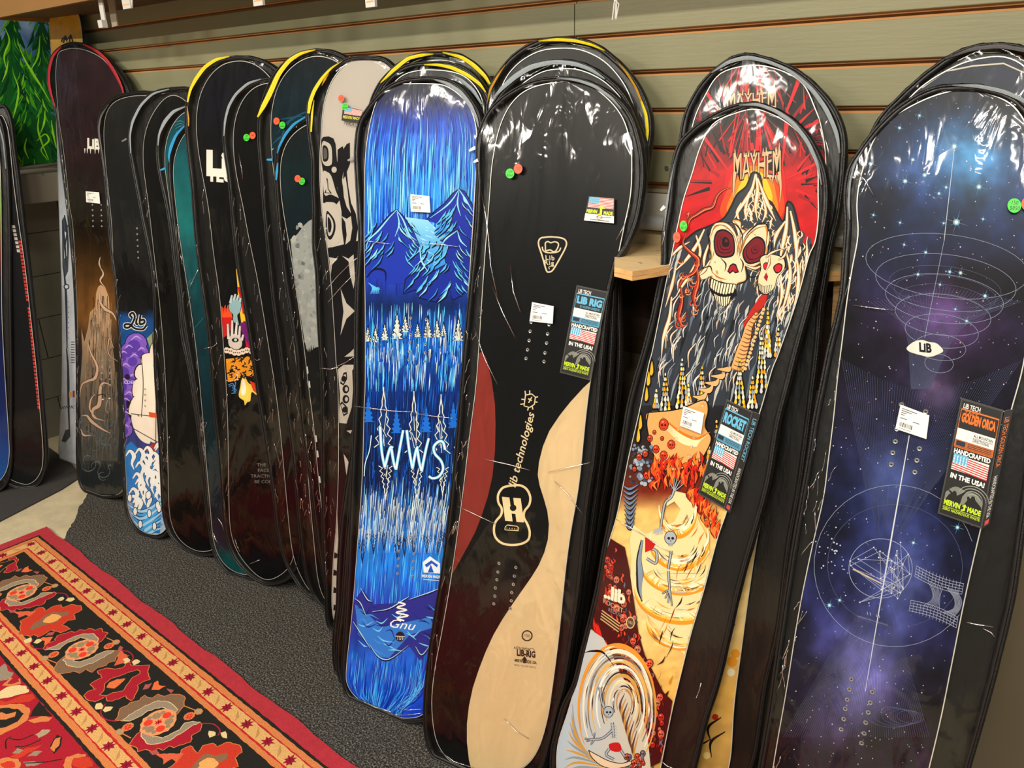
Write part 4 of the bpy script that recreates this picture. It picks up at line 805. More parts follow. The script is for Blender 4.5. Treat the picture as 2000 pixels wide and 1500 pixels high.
for P in ([(122, 430), (126, 470), (130, 520)], [(124, 520), (128, 560), (130, 610), (131, 680)], [(130, 680), (133, 720), (134, 790), (136, 850)], [(128, 480), (132, 440)], [(126, 420), (130, 445), (133, 470)]): a.stroke(P, 2, (44, 52, 60), 3, 2, mid=5)
a.poly([(121, 430), (126, 422), (132, 440), (135, 480), (133, 530), (126, 545), (122, 520)], (60, 66, 72), 2); a.poly([(124, 450), (130, 455), (131, 500), (126, 505)], (190, 196, 202), 3); a.disc(130, 560, 6, (60, 66, 72), 3); a.disc(130, 560, 3.5, (190, 196, 202), 4)
a.poly([(128, 840), (134, 838), (138, 852), (128, 864), (120, 862)], (70, 76, 84), 3)
for i in range(9): a.line((139, 668+i*5), (146, 668+i*5), 1.6, (60, 60, 66), 4)
a.poly([(135, 765), (140, 765), (140, 776), (135, 776)], (212, 160, 60), 4); a.poly([(142, 763), (146, 763), (146, 776), (142, 776)], (150, 50, 60), 4); a.text('THINK THNG', (146, 795), (14, -1), (0, -9), (50, 50, 56), 4, shear=.3)
for i in range(8): a.disc(134, 590+i*10, 1, (80, 84, 90), 3, 6)
for P in ([(120, 82), (124, 74), (130, 78), (137, 72), (143, 80)], [(124, 84), (128, 70), (131, 82)], [(136, 82), (138, 68), (142, 82)]): a.stroke(P, 3, (40, 40, 44), 3, 2)
finish(b)
# three sleeves leaning by the left wall
CORN = dict(
 corner_back=dict(bot=(66, 953), top=(0, 0), yt=0, yaw=52, lean=.2, half=False,
  S=[(6, 205), (-14, 208), (-34, 235), (-44, 290), (-44, 400), (-40, 560), (-34, 700), (-24, 840), (-8, 920), (20, 948), (50, 955), (70, 951), (84, 936), (92, 905), (92, 870), (87, 800), (79, 710), (68, 610), (58, 520), (46, 420), (38, 350), (30, 290), (24, 240), (16, 215)],
  D=[(0, 225), (-16, 232), (-30, 270), (-36, 330), (-34, 450), (-28, 600), (-18, 750), (-8, 860), (10, 925), (45, 945), (66, 940), (80, 920), (84, 895), (83, 860), (78, 800), (70, 710), (60, 620), (49, 520), (36, 430), (27, 360), (21, 300), (16, 255), (8, 232)]),
 corner_mid=dict(bot=(30, 953), top=(0, 0), yt=0, yaw=52, lean=.2, half=False,
  S=[(-4, 208), (-26, 212), (-46, 245), (-56, 310), (-56, 450), (-52, 600), (-46, 740), (-36, 860), (-20, 925), (0, 948), (30, 955), (50, 948), (60, 925), (64, 880), (60, 820), (52, 740), (44, 640), (36, 520), (28, 410), (20, 300), (12, 235)],
  D=[(-8, 226), (-26, 232), (-40, 262), (-48, 330), (-46, 450), (-42, 600), (-34, 740), (-24, 850), (-8, 915), (12, 940), (32, 945), (48, 932), (56, 905), (58, 880), (54, 820), (46, 740), (37, 640), (29, 520), (20, 410), (12, 310), (4, 245)]),
 corner_front=dict(bot=(-20, 966), top=(0, 0), yt=0, yaw=52, lean=.2, half=False,
  S=[(-24, 214), (-50, 220), (-72, 260), (-82, 340), (-84, 500), (-84, 660), (-80, 800), (-70, 900), (-50, 950), (-20, 966), (2, 958), (18, 938), (24, 900), (24, 850), (24, 720), (22, 580), (21, 460), (18, 350), (11, 270), (0, 228)],
  D=[(-26, 230), (-48, 236), (-64, 270), (-72, 340), (-74, 500), (-74, 660), (-70, 800), (-60, 890), (-44, 935), (-20, 950), (-2, 940), (12, 920), (18, 890), (17, 850), (10, 740), (4, 620), (3, 500), (2, 380), (-2, 290), (-10, 244)]))
BD.update(CORN)
def plain(c, amp=.3, sc=20, seed=1): return lambda px, py, s: np.clip(np.array(c)[None, :]*(1-amp/2+amp*fbm(px/sc, py/sc, 3, seed))[:, None], 0, 255)
b = make_board('corner_back', 'black sleeved board with a red chequered edge stripe in the left corner', plain((14, 15, 18)), zips=[('grey', [(20, 262, 1), (26, 300, 2), (33, 350, 2), (38, 390, 1)])]); a = b.art
for (x0, y0, x1, y1, c) in ((40, 470, 56, 590, (196, 60, 52)), (58, 600, 78, 800, (208, 60, 56)), (27, 440, 38, 495, (200, 196, 190))):
    n = int((y1-y0)/7)
    for i in range(n): t = i/n; a.quad([(x0+(x1-x0)*t-4, y0+(y1-y0)*t), (x0+(x1-x0)*t+2, y0+(y1-y0)*t), (x0+(x1-x0)*(t+.7/n)+2, y0+(y1-y0)*(t+.7/n)), (x0+(x1-x0)*(t+.7/n)-4, y0+(y1-y0)*(t+.7/n))], c, 3)
finish(b)
b = make_board('corner_mid', 'middle one of the three corner boards, black with an orange flash near its tail', plain((12, 13, 16)), zips=[('grey', [(8, 250, 1), (14, 300, 2), (20, 350, 1)])]); a = b.art
a.stroke([(40, 735), (46, 775), (52, 820), (55, 850)], 5, (196, 84, 48), 3, 1, mid=7); finish(b)
b = make_board('corner_front', 'board with a dark blue tail, cut by the left edge of the photo', grad([(200, (120, 130, 138)), (330, (70, 90, 80)), (400, (120, 170, 60)), (500, (110, 40, 40)), (560, (12, 14, 30)), (700, (10, 24, 80)), (800, (14, 34, 92)), (900, (20, 70, 140)), (960, (24, 84, 150))]), zips=[('silver', [(-16, 222, 1), (-2, 240, 3), (8, 275, 3), (13, 330, 2)])]); finish(b)
# ------------------------------------------------------------------ the row of boards, left to right
M['blank'] = M['blank']
WHT = (236, 232, 222)
# maroon-black board with the tower picture
def bs(px, py, s):
    C = grad([(80, (44, 30, 34)), (300, (40, 22, 26)), (440, (20, 14, 12)), (500, (52, 36, 18)), (560, (96, 62, 26)), (620, (120, 78, 34)), (680, (40, 30, 26)), (760, (34, 38, 40)), (860, (34, 40, 44)), (968, (30, 36, 40))])(px, py, s)
    f = fbm(px/14., py/30., 4, 3); return np.clip(C*(.7+.6*f)[:, None], 0, 255)
b = make_board('maroon', 'tall dark board with a red zip and a pale tower picture', bs,
 zips=[('red', [(124, 91, 2), (106, 110, 5), (99, 138, 5), (99, 165, 5), (104, 187, 4), (111, 209, 2)]), ('red', [(166, 87, 2), (190, 98, 5), (212, 118, 6), (230, 146, 6), (242, 172, 4), (247, 195, 2)])],
 inserts=[(x+i*.3, 400+i*10.5) for i in range(5) for x in (181, 198)]+[(x, 705+i*12) for i in range(5) for x in (199, 215)], vin='vinyl_crinkled')
a = b.art
a.text('LiB', (183, 282), (20, 2), (0, -27), WHT, 8, bold=.05)
rnd = random.Random(5)
for x in (166, 171, 177, 186, 193, 199): a.line((x, 290), (x, 296+rnd.random()*5), 2.4, WHT, 8, .5)
tw = [(160, 900), (156, 760), (161, 690), (159, 640), (165, 668), (172, 640), (176, 610), (186, 600), (188, 572), (192, 560), (197, 556), (206, 562), (213, 580), (216, 640), (222, 690), (229, 760), (233, 840), (230, 900)]
a.poly(tw, lambda x, y: lerp((196, 158, 120), (66, 66, 64), min(1, max(0, (y-600)/260))), 2)
for i in range(520):
    x = rnd.uniform(158, 232); y = rnd.uniform(575, 880); t = (y-570)/330
    if abs(x-198) > 14+26*t+4: continue
    L = rnd.uniform(10, 46); c = rnd.choice([(224, 190, 152), (40, 34, 32), (170, 140, 112), (30, 28, 28), (120, 108, 96)]); c = lerp(c, (60, 66, 68), min(.8, t*.8)); a.line((x, y), (x+rnd.uniform(-2, 2), y+L), rnd.uniform(.6, 1.8), c, 3, .3)
for P, w in (([(195, 520), (202, 535), (196, 548), (206, 562)], 4), ([(196, 502), (194, 515), (199, 528)], 3), ([(194, 568), (196, 590), (206, 604), (220, 612), (229, 628)], 6), ([(172, 670), (178, 690), (190, 716), (186, 738), (172, 744), (160, 752), (156, 775)], 6), ([(222, 680), (214, 660), (212, 690), (230, 706)], 2.5), ([(218, 752), (202, 748), (196, 760), (194, 790), (182, 800), (184, 815), (206, 822)], 8), ([(186, 770), (178, 780), (176, 800), (190, 818)], 4), ([(160, 812), (170, 812), (180, 824), (200, 838), (216, 846)], 6), ([(158, 838), (164, 850), (180, 850)], 4)):
    a.stroke(P, 1.5, (40, 32, 30), 5, 1, mid=w+2.6); a.stroke(P, 1, (214, 178, 150), 6, .7, mid=w)
for k in range(26):
    cx, cy, r = rnd.uniform(162, 228), rnd.uniform(820, 930), rnd.uniform(5, 20); q0 = rnd.uniform(0, 6); a.stroke([(cx+r*math.cos(q0+t)*(1-t*.1), cy+r*math.sin(q0+t)*(1-t*.1)) for t in np.linspace(0, 4.5, 8)], .8, (94, 102, 104), 3, .3, mid=2.2)
for (x, y) in ((201, 780), (214, 778)): a.disc(x, y, 2.4, (230, 226, 214), 7, 6, 1.4)
a.stroke([(210, 782), (207, 800), (211, 806)], 1, (180, 170, 160), 7); a.stroke([(192, 772), (202, 770), (208, 776)], 2, (30, 30, 30), 7); finish(b)
price_label(b, [(172, 374), (198, 376), (200, 398), (173, 395)])
# ship picture
def bs(px, py, s):
    C = grad([(180, (30, 30, 30)), (600, (16, 17, 20)), (612, (20, 22, 28)), (618, (20, 70, 130)), (700, (16, 84, 160)), (800, (30, 60, 140)), (880, (60, 60, 120)), (1045, (190, 205, 220))])(px, py, s)
    return np.clip(C*(.8+.4*fbm(px/9., py/22., 3, 9))[:, None], 0, 255)
b = make_board('ship', 'dark board with a sailing ship, purple clouds and blue waves on its lower half', bs, zips=[('grey', [(216, 204, 1), (200, 228, 3), (196, 255, 3), (203, 300, 2), (209, 345, 1)])], inserts=[(268+i*.5, 446+i*11.5) for i in range(6)]+[(284, 760+i*11) for i in range(4)], vin='vinyl_crinkled')
a = b.art; X = lambda L: [(x/2.857, 500+y/2.857) for x, y in L]; rnd = random.Random(6)
for c, r in (((760, 490), 60), ((720, 530), 45), ((790, 540), 40), ((750, 580), 45), ((690, 560), 40), ((700, 640), 55), ((740, 690), 40), ((690, 720), 50), ((720, 790), 45), ((700, 830), 50), ((730, 870), 40), ((700, 900), 45), ((700, 970), 40)):
    (x, y), = X([c]); r /= 2.857; a.disc(x, y, r+1.6, (26, 18, 60), 2, 14); a.disc(x, y, r, (132, 92, 196), 3, 14); a.disc(x-r*.2, y+r*.2, r*.6, (92, 60, 168), 4, 12); a.stroke([(x-r*.5, y-r*.3), (x, y-r*.7), (x+r*.5, y-r*.4)], 1, (196, 160, 224), 5, 1, mid=3)
a.poly(X([(820, 460), (860, 420), (900, 410), (900, 520), (840, 520)]), (150, 160, 120), 3)
sails = [[(850, 490), (900, 480), (900, 580), (840, 560)], [(800, 550), (860, 550), (850, 620), (790, 600)], [(775, 610), (870, 620), (860, 700), (760, 680)], [(800, 690), (900, 700), (900, 760), (800, 735)], [(750, 700), (800, 690), (810, 790), (745, 780)], [(800, 740), (900, 760), (900, 870), (780, 860)], [(745, 790), (800, 790), (790, 880), (720, 880)], [(780, 870), (900, 870), (900, 1010), (850, 1040), (810, 980)], [(735, 890), (790, 910), (840, 1040), (790, 1030), (750, 970)]]
for P in sails: Q = X(P); a.poly([(x+(x-sum(q[0] for q in Q)/4)*.12, y+(y-sum(q[1] for q in Q)/4)*.12) for x, y in Q], (28, 22, 24), 5, smooth=True); a.poly(Q, lambda x, y: (236, 224, 208), 6, smooth=True)
for P in ([(790, 560), (800, 720), (790, 900)], [(850, 430), (870, 760), (870, 1060)], [(730, 880), (900, 900)], [(740, 960), (900, 1050)]): a.stroke(X(P), 1.6, (40, 26, 22), 7)
a.poly(X([(830, 870), (900, 880), (890, 905), (835, 900)]), (206, 84, 40), 7); a.poly(X([(810, 1080), (850, 1050), (910, 1030), (910, 1110), (850, 1110)]), (176, 52, 30), 8)
a.poly([(240, 870), (256, 862), (275, 880), (300, 885), (318, 870), (322, 900), (330, 1048), (250, 1048), (244, 960)], (34, 120, 196), 8)
for k in range(30):
    t = k/30; y = 876+t*110; x = 246+rnd.uniform(0, 70)
    P = [(x, y), (x+8, y-10), (x+16, y), (x+12, y+14), (x+16, y+26)]; a.stroke(P, 3, (16, 26, 60), 9+k % 3, 2, mid=11.5); a.stroke(P, 2, (240, 240, 238), 12+k % 3, 1.5, mid=8.5)
for k in range(9):
    y = 985+k*8; P = [(250+k*3, y), (275, y+14-k), (300, y+4-k*2), (318, y-18)]; a.stroke(P, 3, (10, 40, 90), 16, 2, mid=9); a.stroke(P, 2, (66, 168, 232) if k % 2 else (170, 216, 240), 17, 2, mid=6)
for k in range(9):
    x, y = 252+rnd.uniform(0, 62), 940+rnd.uniform(0, 90); a.disc(x, y, 5, (12, 20, 50), 18, 10, 9); a.disc(x, y, 3.6, (242, 242, 238), 19, 10, 7.4)
def script_lib(a, x, y, k, lay=20):
    for P in ([(0, -8), (-4, -14), (2, -18), (6, -10), (2, 2), (-6, 12), (-14, 12), (-14, 6), (-4, 6), (6, 14), (22, 16), (30, 8)], [(10, -6), (9, 4), (13, 6)], [(18, -14), (16, 0), (18, 6), (26, 2), (24, -4), (18, -2)]):
        Q = [(x+p[0]*k, y+p[1]*k) for p in P]; a.stroke(Q, 7*k, (240, 238, 230), lay); a.stroke(Q, 4.4*k, (18, 18, 20), lay+1)
script_lib(a, 258, 628, .95); a.text('ABCDEFG', (251, 747), (9, 0), (0, -9), (230, 220, 235), 20); a.disc(249, 736, 5.5, (36, 24, 50), 20, 12); finish(b)
# plain black, grained
b = make_board('black_grain', 'plain black grained board with a silver zip, right of the ship picture board', plain((5, 5, 7), .5, 5, 4), zips=[('silver', [(334, 175, 2), (302, 183, 4), (278, 206, 5), (262, 238, 5), (257, 265, 3), (259, 300, 2)])], pull=((243, 277), (252, 272)), vin='vinyl_crinkled'); finish(b)
# teal pair
tb = lambda px, py, s: np.clip(grad([(200, (10, 60, 76)), (300, (12, 84, 92)), (420, (22, 110, 110)), (500, (14, 84, 90)), (620, (6, 50, 58)), (800, (2, 34, 44)), (1000, (2, 24, 36)), (1060, (4, 26, 40)), (1085, (8, 60, 62)), (1140, (6, 74, 70))])(px, py, s)*(.75+.5*fbm(px/12., py/26., 4, 6))[:, None], 0, 255)
b = make_board('teal_back', 'teal board with a pale silver zip, showing as a rim behind the blue-zipped teal board', tb, zips=[('silver', [(366, 209, 2), (342, 218, 6), (325, 238, 7), (314, 262, 4), (312, 285, 2)])]); a = b.art
for k in range(12): a.stroke([(340+k, 240+k*6), (352+k, 236+k*5), (362, 240+k*6)], .5, (60, 150, 170), 3, .3, mid=1.4)
finish(b)
b = make_board('teal', 'deep teal board with a bright blue zip, right behind the hand picture board', tb, zips=[('blue', [(364, 246, 3), (347, 264, 5), (337, 288, 6), (333, 306, 4), (334, 318, 1)])], pull=((318, 333), (328, 329), 1), vin='vinyl_crinkled'); a = b.art
a.stroke([(398, 620), (372, 650), (362, 660)], 1, (20, 110, 110), 3); finish(b)
# hands
b = make_board('hands', 'black board with raised painted hands and flames, yellow zip', lambda px, py, s: np.clip(np.array([[6, 6, 10]])+14*(fbm(px/30., py/30., 3, 2)-.5)[:, None]+np.array([[2, 4, 14]])*(np.clip(1-abs(py-200)/120, 0, 1))[:, None], 0, 255),
 zips=[('yellow', [(452, 111, 2), (425, 117, 6), (403, 132, 7), (386, 155, 7), (375, 176, 5), (370, 200, 3)]), ('amber', [(369, 208, 1), (372, 232, 3), (372, 247, 2)])], vin='vinyl_crinkled')
a = b.art; Z = lambda L: [(380+x/3.571, 480+y/3.571) for x, y in L]
a.text('Li', (424, 322), (62, 4), (0, -66), WHT, 8, bold=.05); a.line((412, 339), (452, 340), 3.6, WHT, 8); a.text('TECH', (441, 345), (28, 2), (0, -34), WHT, 8, bold=.05)
rnd = random.Random(9)
a.poly(Z([(290, 160), (310, 180), (330, 290), (360, 480), (330, 560), (310, 420), (300, 280)]), (236, 190, 60), 2); a.poly(Z([(300, 290), (330, 280), (360, 400), (390, 600), (420, 800), (360, 700), (330, 420)]), (196, 24, 36), 3)
a.poly(Z([(190, 430), (240, 440), (265, 500), (260, 560), (235, 620), (200, 640), (190, 520)]), (200, 28, 30), 3)
for k in range(12): x = 190+k*6; a.stroke(Z([(x, 500), (x+rnd.uniform(-10, 10), 430+rnd.uniform(-20, 10))]), 4, (232, 84, 36), 4, 1)
a.poly(Z([(320, 540), (370, 520), (380, 700), (350, 640), (310, 560)]), (110, 24, 110), 4); a.poly(Z([(330, 470), (350, 480), (365, 530), (335, 520)]), (240, 196, 40), 5)
def hand(P, fingers, c, lay):
    a.poly(Z([(x+(x-P[0][0])*.0, y) for x, y in P]), (30, 26, 28), lay, smooth=True); cx = sum(p[0] for p in P)/len(P); cy = sum(p[1] for p in P)/len(P)
    for F in fingers: a.stroke(Z(F), 7, (30, 26, 28), lay, 5)
    a.poly(Z([(cx+(x-cx)*.9, cy+(y-cy)*.93) for x, y in P]), c, lay+1, smooth=True)
    for F in fingers: a.stroke(Z(F), 5, lerp(c, (232, 226, 222), .5), lay+1, 3.4)
hand([(240, 400), (290, 370), (330, 400), (320, 460), (300, 490), (312, 560), (270, 530), (268, 480), (240, 450)], [[(250, 400), (262, 345)], [(272, 390), (286, 336)], [(295, 385), (306, 345)], [(315, 395), (322, 365)]], (142, 178, 186), 6)
hand([(235, 640), (280, 610), (330, 640), (335, 700), (300, 730), (290, 760), (260, 720), (235, 690)], [[(238, 650), (232, 545)], [(262, 630), (264, 520)], [(288, 625), (296, 530)], [(312, 635), (318, 560)], [(330, 660), (340, 620)]], (206, 196, 186), 9)
a.disc(*Z([(285, 658)])[0], 7, (20, 20, 24), 12, 10, 4.6); a.disc(*Z([(287, 656)])[0], 3, (190, 200, 200), 13, 8)
for k in range(7): x, y = 225+k*28, 740+rnd.uniform(-14, 14); a.disc(*Z([(x, y)])[0], 7.4, (30, 24, 24), 12, 10); a.disc(*Z([(x, y)])[0], 6, (226, 208, 190), 13, 10); a.disc(*Z([(x-6, y)])[0], 1.4, (30, 24, 24), 14, 6); a.disc(*Z([(x+7, y)])[0], 1.4, (30, 24, 24), 14, 6)
a.poly(Z([(220, 790), (380, 770), (420, 840), (425, 920), (330, 900), (290, 940), (235, 950), (225, 880)]), (228, 150, 36), 10)
for k in range(70): x, y = rnd.uniform(222, 420), rnd.uniform(770, 930); q = rnd.uniform(0, 6); L = rnd.uniform(12, 40); a.stroke(Z([(x, y), (x+L*.5*math.cos(q)+6, y+L*.5*math.sin(q)), (x+L*math.cos(q), y+L*math.sin(q))]), 1, (24, 18, 16), 14, .4, mid=3)
for k in range(40): x, y = rnd.uniform(225, 410), rnd.uniform(780, 940); a.line(Z([(x, y)])[0], Z([(x+rnd.uniform(-20, 20), y+rnd.uniform(-20, 20))])[0], 1.6, rnd.choice([(240, 200, 70), (226, 120, 30), (236, 226, 210)]), 13, .4)
a.poly(Z([(330, 930), (350, 910), (380, 960), (430, 980), (436, 1040), (400, 1020), (390, 1080), (370, 1090), (352, 1112), (345, 1080), (310, 1050), (320, 980)]), (238, 206, 90), 13, smooth=True); a.poly(Z([(330, 960), (345, 930), (360, 990), (350, 1040), (325, 1030)]), (240, 232, 214), 14, smooth=True); a.poly(Z([(385, 940), (425, 960), (434, 1030), (410, 1010)]), (206, 60, 36), 14)
for k in range(8): a.stroke(Z([(235+rnd.uniform(0, 50), 960+k*10), (260+rnd.uniform(0, 30), 950+k*11), (290+rnd.uniform(-10, 10), 985+k*6)]), 1.2, (80, 150, 220), 14, 1)
for i, t in enumerate(('THE 1', 'FACE', 'TRACTION', 'BE CON')): a.text(t, (515, 908+i*11), (10, 0), (0, -9), (120, 118, 116), 5)
finish(b)
# black, silver zip
b = make_board('silver', 'plain black board with a silver zip and price dots, right of the hand picture board', plain((5, 5, 8), .4, 20, 7), zips=[('silver', [(514, 155, 2), (488, 163, 5), (464, 184, 5), (450, 208, 5), (443, 236, 4), (441, 266, 2)])], vin='vinyl_crinkled'); finish(b)
dots(b, (486, 269), (498, 265), (6, 7), '147 $390', '147')
# dark teal with aurora lines
def bs(px, py, s):
    C = grad([(90, (8, 18, 24)), (150, (12, 26, 34)), (220, (10, 34, 44)), (300, (8, 34, 46)), (500, (8, 14, 18)), (1200, (8, 8, 10))])(px, py, s); return np.clip(C*(.7+.6*fbm(px/25., py/18., 4, 8))[:, None], 0, 255)
b = make_board('aurora', 'dark teal board with faint blue wisps and a broad yellow zip', bs, zips=[('yellow', [(620, 98, 2), (590, 105, 6), (567, 120, 8), (547, 146, 9), (530, 185, 10), (518, 208, 9), (507, 229, 3)])], pull=((526, 312), (537, 312), 1), vin='vinyl_crinkled'); a = b.art
for P, w in (([(540, 262), (560, 240), (590, 222), (612, 214)], 5), ([(545, 300), (552, 262), (566, 236), (570, 228)], 4), ([(538, 235), (556, 232), (580, 228), (600, 228)], 3), ([(530, 285), (545, 270), (560, 262)], 4)): a.stroke(P, .5, (18, 78, 104), 3, .5, mid=w)
a.stroke([(534, 290), (527, 300), (532, 312)], 1, (220, 220, 214), 4); finish(b)
dots(b, (556, 245), (545, 237), (6, 7), '157 $480', '157')
# moon board
def bs(px, py, s):
    C = grad([(220, (8, 16, 20)), (330, (8, 30, 34)), (430, (8, 26, 32)), (520, (10, 16, 18)), (1200, (8, 9, 10))])(px, py, s); return np.clip(C*(.8+.4*fbm(px/10., py/14., 3, 4))[:, None], 0, 255)
b = make_board('moon', 'dark board with a grey moon and forest silhouette, bright blue zip', bs, zips=[('blue', [(600, 229, 3), (577, 243, 5), (560, 264, 5), (549, 286, 4), (545, 300, 2)]), ('blue', [(546, 318, 2), (544, 336, 5), (543, 352, 3)])], vin='vinyl_crinkled'); a = b.art
mo = [(604, 431), (592, 442), (582, 456), (576, 462), (568, 472), (572, 520), (584, 600), (594, 660), (601, 692), (614, 680), (624, 676), (640, 670), (660, 660), (670, 560), (664, 450), (640, 425), (620, 424)]
a.poly(mo, (150, 154, 150), 2)
rnd = random.Random(12)
for k in range(160):
    x, y = rnd.uniform(572, 640), rnd.uniform(432, 680); r = rnd.uniform(1.5, 6); a.poly([(x+r*math.cos(q)*rnd.uniform(.6, 1.3), y+r*1.2*math.sin(q)*rnd.uniform(.6, 1.3)) for q in np.linspace(0, 5.4, 7)], lerp((128, 133, 132), (172, 174, 168), rnd.random()), 3+k % 4) if (x-568) > abs(y-480)*.16-2 and x < 640 else None
for k in range(14): x = 596+k*4; a.poly([(x-3, 700), (x-2, 688), (x, 676+rnd.uniform(-6, 6)), (x+2, 688), (x+3, 700)], (10, 11, 12), 8)
a.poly([(598, 695), (620, 682), (660, 668), (670, 760), (606, 760)], (10, 11, 12), 8)
for (x, y) in ((574, 548), (580, 590), (586, 630), (593, 672), (600, 716), (604, 744), (617, 850), (620, 880), (624, 930)): a.line((x, y), (x+1.6, y+13), 2.6, (220, 218, 208), 9)
finish(b)
dots(b, (594, 354), (586, 349), (6, 7), '150 $400', '157')
# white board with black form-line figures
b = make_board('totem', 'off-white board with bold black carved-style figures and a yellow zip', grad([(100, (188, 180, 170)), (420, (196, 188, 178)), (1240, (190, 180, 166))]), zips=[('yellow', [(672, 120, 1), (650, 134, 4), (632, 154, 6), (617, 178, 7), (609, 200, 7), (606, 222, 5)]), ('yellow', [(617, 196, 1), (613, 222, 4), (611, 258, 3)]), ('amber', [(646, 144, 1), (638, 156, 4), (632, 168, 1)])], pull=((684, 314), (694, 309)), vin='vinyl_crinkled')
a = b.art; K = (18, 17, 20); W4 = (192, 184, 172); T = lambda L: [(590+x/3.66, 90+y/3.66) for x, y in L]
a.poly(T([(130, 670), (150, 650), (190, 645), (225, 660), (240, 700), (250, 820), (270, 900), (260, 960), (250, 1010), (270, 1100), (240, 1140), (150, 1120), (150, 900), (135, 800)]), K, 2)
for P in ([(145, 690), (175, 685), (210, 720), (215, 830), (195, 855), (160, 850), (140, 800)], [(150, 905), (180, 900), (210, 930), (240, 1030), (262, 1085), (250, 1080), (205, 1060), (160, 1060)], [(160, 1130), (200, 1115), (245, 1130), (270, 1200), (288, 1330), (280, 1380), (240, 1420), (190, 1425), (165, 1380), (160, 1250)]): a.poly(T(P), W4, 4, smooth=True)
a.poly(T([(148, 720), (170, 712), (188, 740), (190, 800), (175, 825), (150, 815)]), K, 6, smooth=True); a.poly(T([(155, 735), (168, 730), (178, 745), (180, 795), (165, 808), (155, 800)]), (90, 86, 82), 7, smooth=True)
a.poly(T([(175, 940), (185, 950), (190, 1020), (215, 1055), (160, 1050), (178, 1010)]), K, 6); a.poly(T([(180, 955), (184, 1020), (200, 1048), (172, 1046)]), W4, 7)
a.poly(T([(175, 1185), (200, 1195), (235, 1250), (238, 1320), (210, 1380), (185, 1370), (170, 1300)]), K, 6, smooth=True); a.poly(T([(180, 1205), (210, 1230), (225, 1270), (222, 1320), (205, 1355), (185, 1340)]), W4, 7, smooth=True); a.poly(T([(185, 1225), (205, 1245), (212, 1290), (203, 1330), (188, 1320)]), K, 8, smooth=True)
a.disc(*T([(230, 884)])[0], 5.2, W4, 6, 12, 6)
a.poly(T([(255, 740), (290, 715), (300, 740), (300, 870), (285, 960), (300, 1060), (330, 1160), (370, 1210), (360, 1330), (330, 1400), (300, 1420), (285, 1300), (282, 1180), (250, 1000)]), K, 3); a.poly(T([(300, 730), (320, 700), (342, 690), (344, 840), (320, 900), (330, 1000), (350, 1120), (385, 1200), (400, 1300), (370, 1500), (190, 1500), (190, 1440), (300, 1430), (340, 1350), (352, 1230), (345, 1210), (305, 1120), (292, 1000), (298, 860)]), K, 3)
a.poly(T([(290, 960), (310, 930), (325, 1020), (335, 1120), (350, 1195), (320, 1150), (300, 1080)]), W4, 5); a.poly(T([(282, 1215), (320, 1235), (350, 1215), (360, 1300), (345, 1390), (310, 1420), (320, 1350), (310, 1260)]), W4, 5)
Yv = lambda L: [(380+x/3.571, 480+y/3.571) for x, y in L]
a.poly([(628, 455), (640, 485), (700, 470), (706, 500), (700, 1060), (690, 1250), (650, 1240), (646, 1000), (655, 800), (640, 560), (626, 480)], K, 2)
for P in ([(940, 80), (1000, 90), (960, 130), (945, 200)], [(1030, 70), (1075, 90), (1110, 60), (1120, 230), (1110, 300), (1085, 200), (1075, 110)], [(1020, 300), (1060, 400), (1118, 455), (1060, 510), (1018, 625), (1040, 460)], [(1045, 775), (1090, 740), (1118, 710), (1116, 770)], [(1000, 860), (1040, 830), (1110, 830), (1105, 1100), (1060, 1240), (1010, 1235), (1000, 1180), (1015, 1040)], [(1040, 1450), (1060, 1480), (1075, 1510), (1060, 1600)], [(1060, 1290), (1100, 1285), (1090, 1310)]): a.poly(Yv(P), W4, 5)
a.poly(Yv([(1015, 960), (1040, 885), (1062, 880), (1065, 930), (1040, 975)]), K, 7); a.poly(Yv([(1022, 945), (1042, 900), (1056, 895), (1056, 935), (1036, 962)]), W4, 8); a.disc(*Yv([(1042, 928)])[0], 5, K, 9, 12, 6)
a.poly(Yv([(1015, 1100), (1030, 1085), (1070, 1130), (1070, 1170), (1040, 1190)]), K, 7); a.disc(*Yv([(1050, 1143)])[0], 5.4, K, 9, 12, 6); a.poly(Yv([(1022, 1110), (1032, 1100), (1062, 1135), (1060, 1165), (1042, 1175)]), W4, 8)
for c in ((1056, 1000), (1056, 1070)): a.disc(*Yv([c])[0], 6.6, K, 7, 12, 8.5); a.disc(*Yv([(c[0]+4, c[1])])[0], 3, W4, 8, 10, 4.5)
a.poly(Yv([(1100, 870), (1115, 850), (1115, 1110), (1095, 1150), (1106, 1000)]), K, 7)
for k in range(5): y = 1060+k*34; a.poly([(655, y), (664, y+6), (661, y+16), (653, y+18)], W4, 5, smooth=True); a.poly([(652, y+18), (660, y+22), (658, y+30), (651, y+30)], K, 6)
a.poly([(662, 1100), (668, 1110), (664, 1140), (656, 1150), (658, 1120)], W4, 5)
finish(b)
def flagcard(a, x0=.18, x1=1., y0=0., y1=.52, lay=2):
    n = 7
    for i in range(n): t0, t1 = i/n, (i+.5)/n; a.quad([(x0, y0+(y1-y0)*t0), (x1, y0+.02+(y1-y0)*t0), (x1, y0+.02+(y1-y0)*t1), (x0, y0+(y1-y0)*t1)], (196, 36, 48), lay+1)
    a.quad([(x0, y0), (x1, y0), (x1, y1), (x0, y1)], (232, 224, 214), lay); xm = x0+(x1-x0)*.42; ym = y0+(y1-y0)*.56; a.quad([(x0, y0-.01), (xm, y0-.01), (xm, ym), (x0, ym)], (92, 170, 206), lay+2)
    for i in range(5):
        for j in range(3): a.disc(x0+(xm-x0)*(i+.5)/5, y0+(ym-y0)*(j+.5)/3, .012, (240, 240, 240), lay+3, 5)
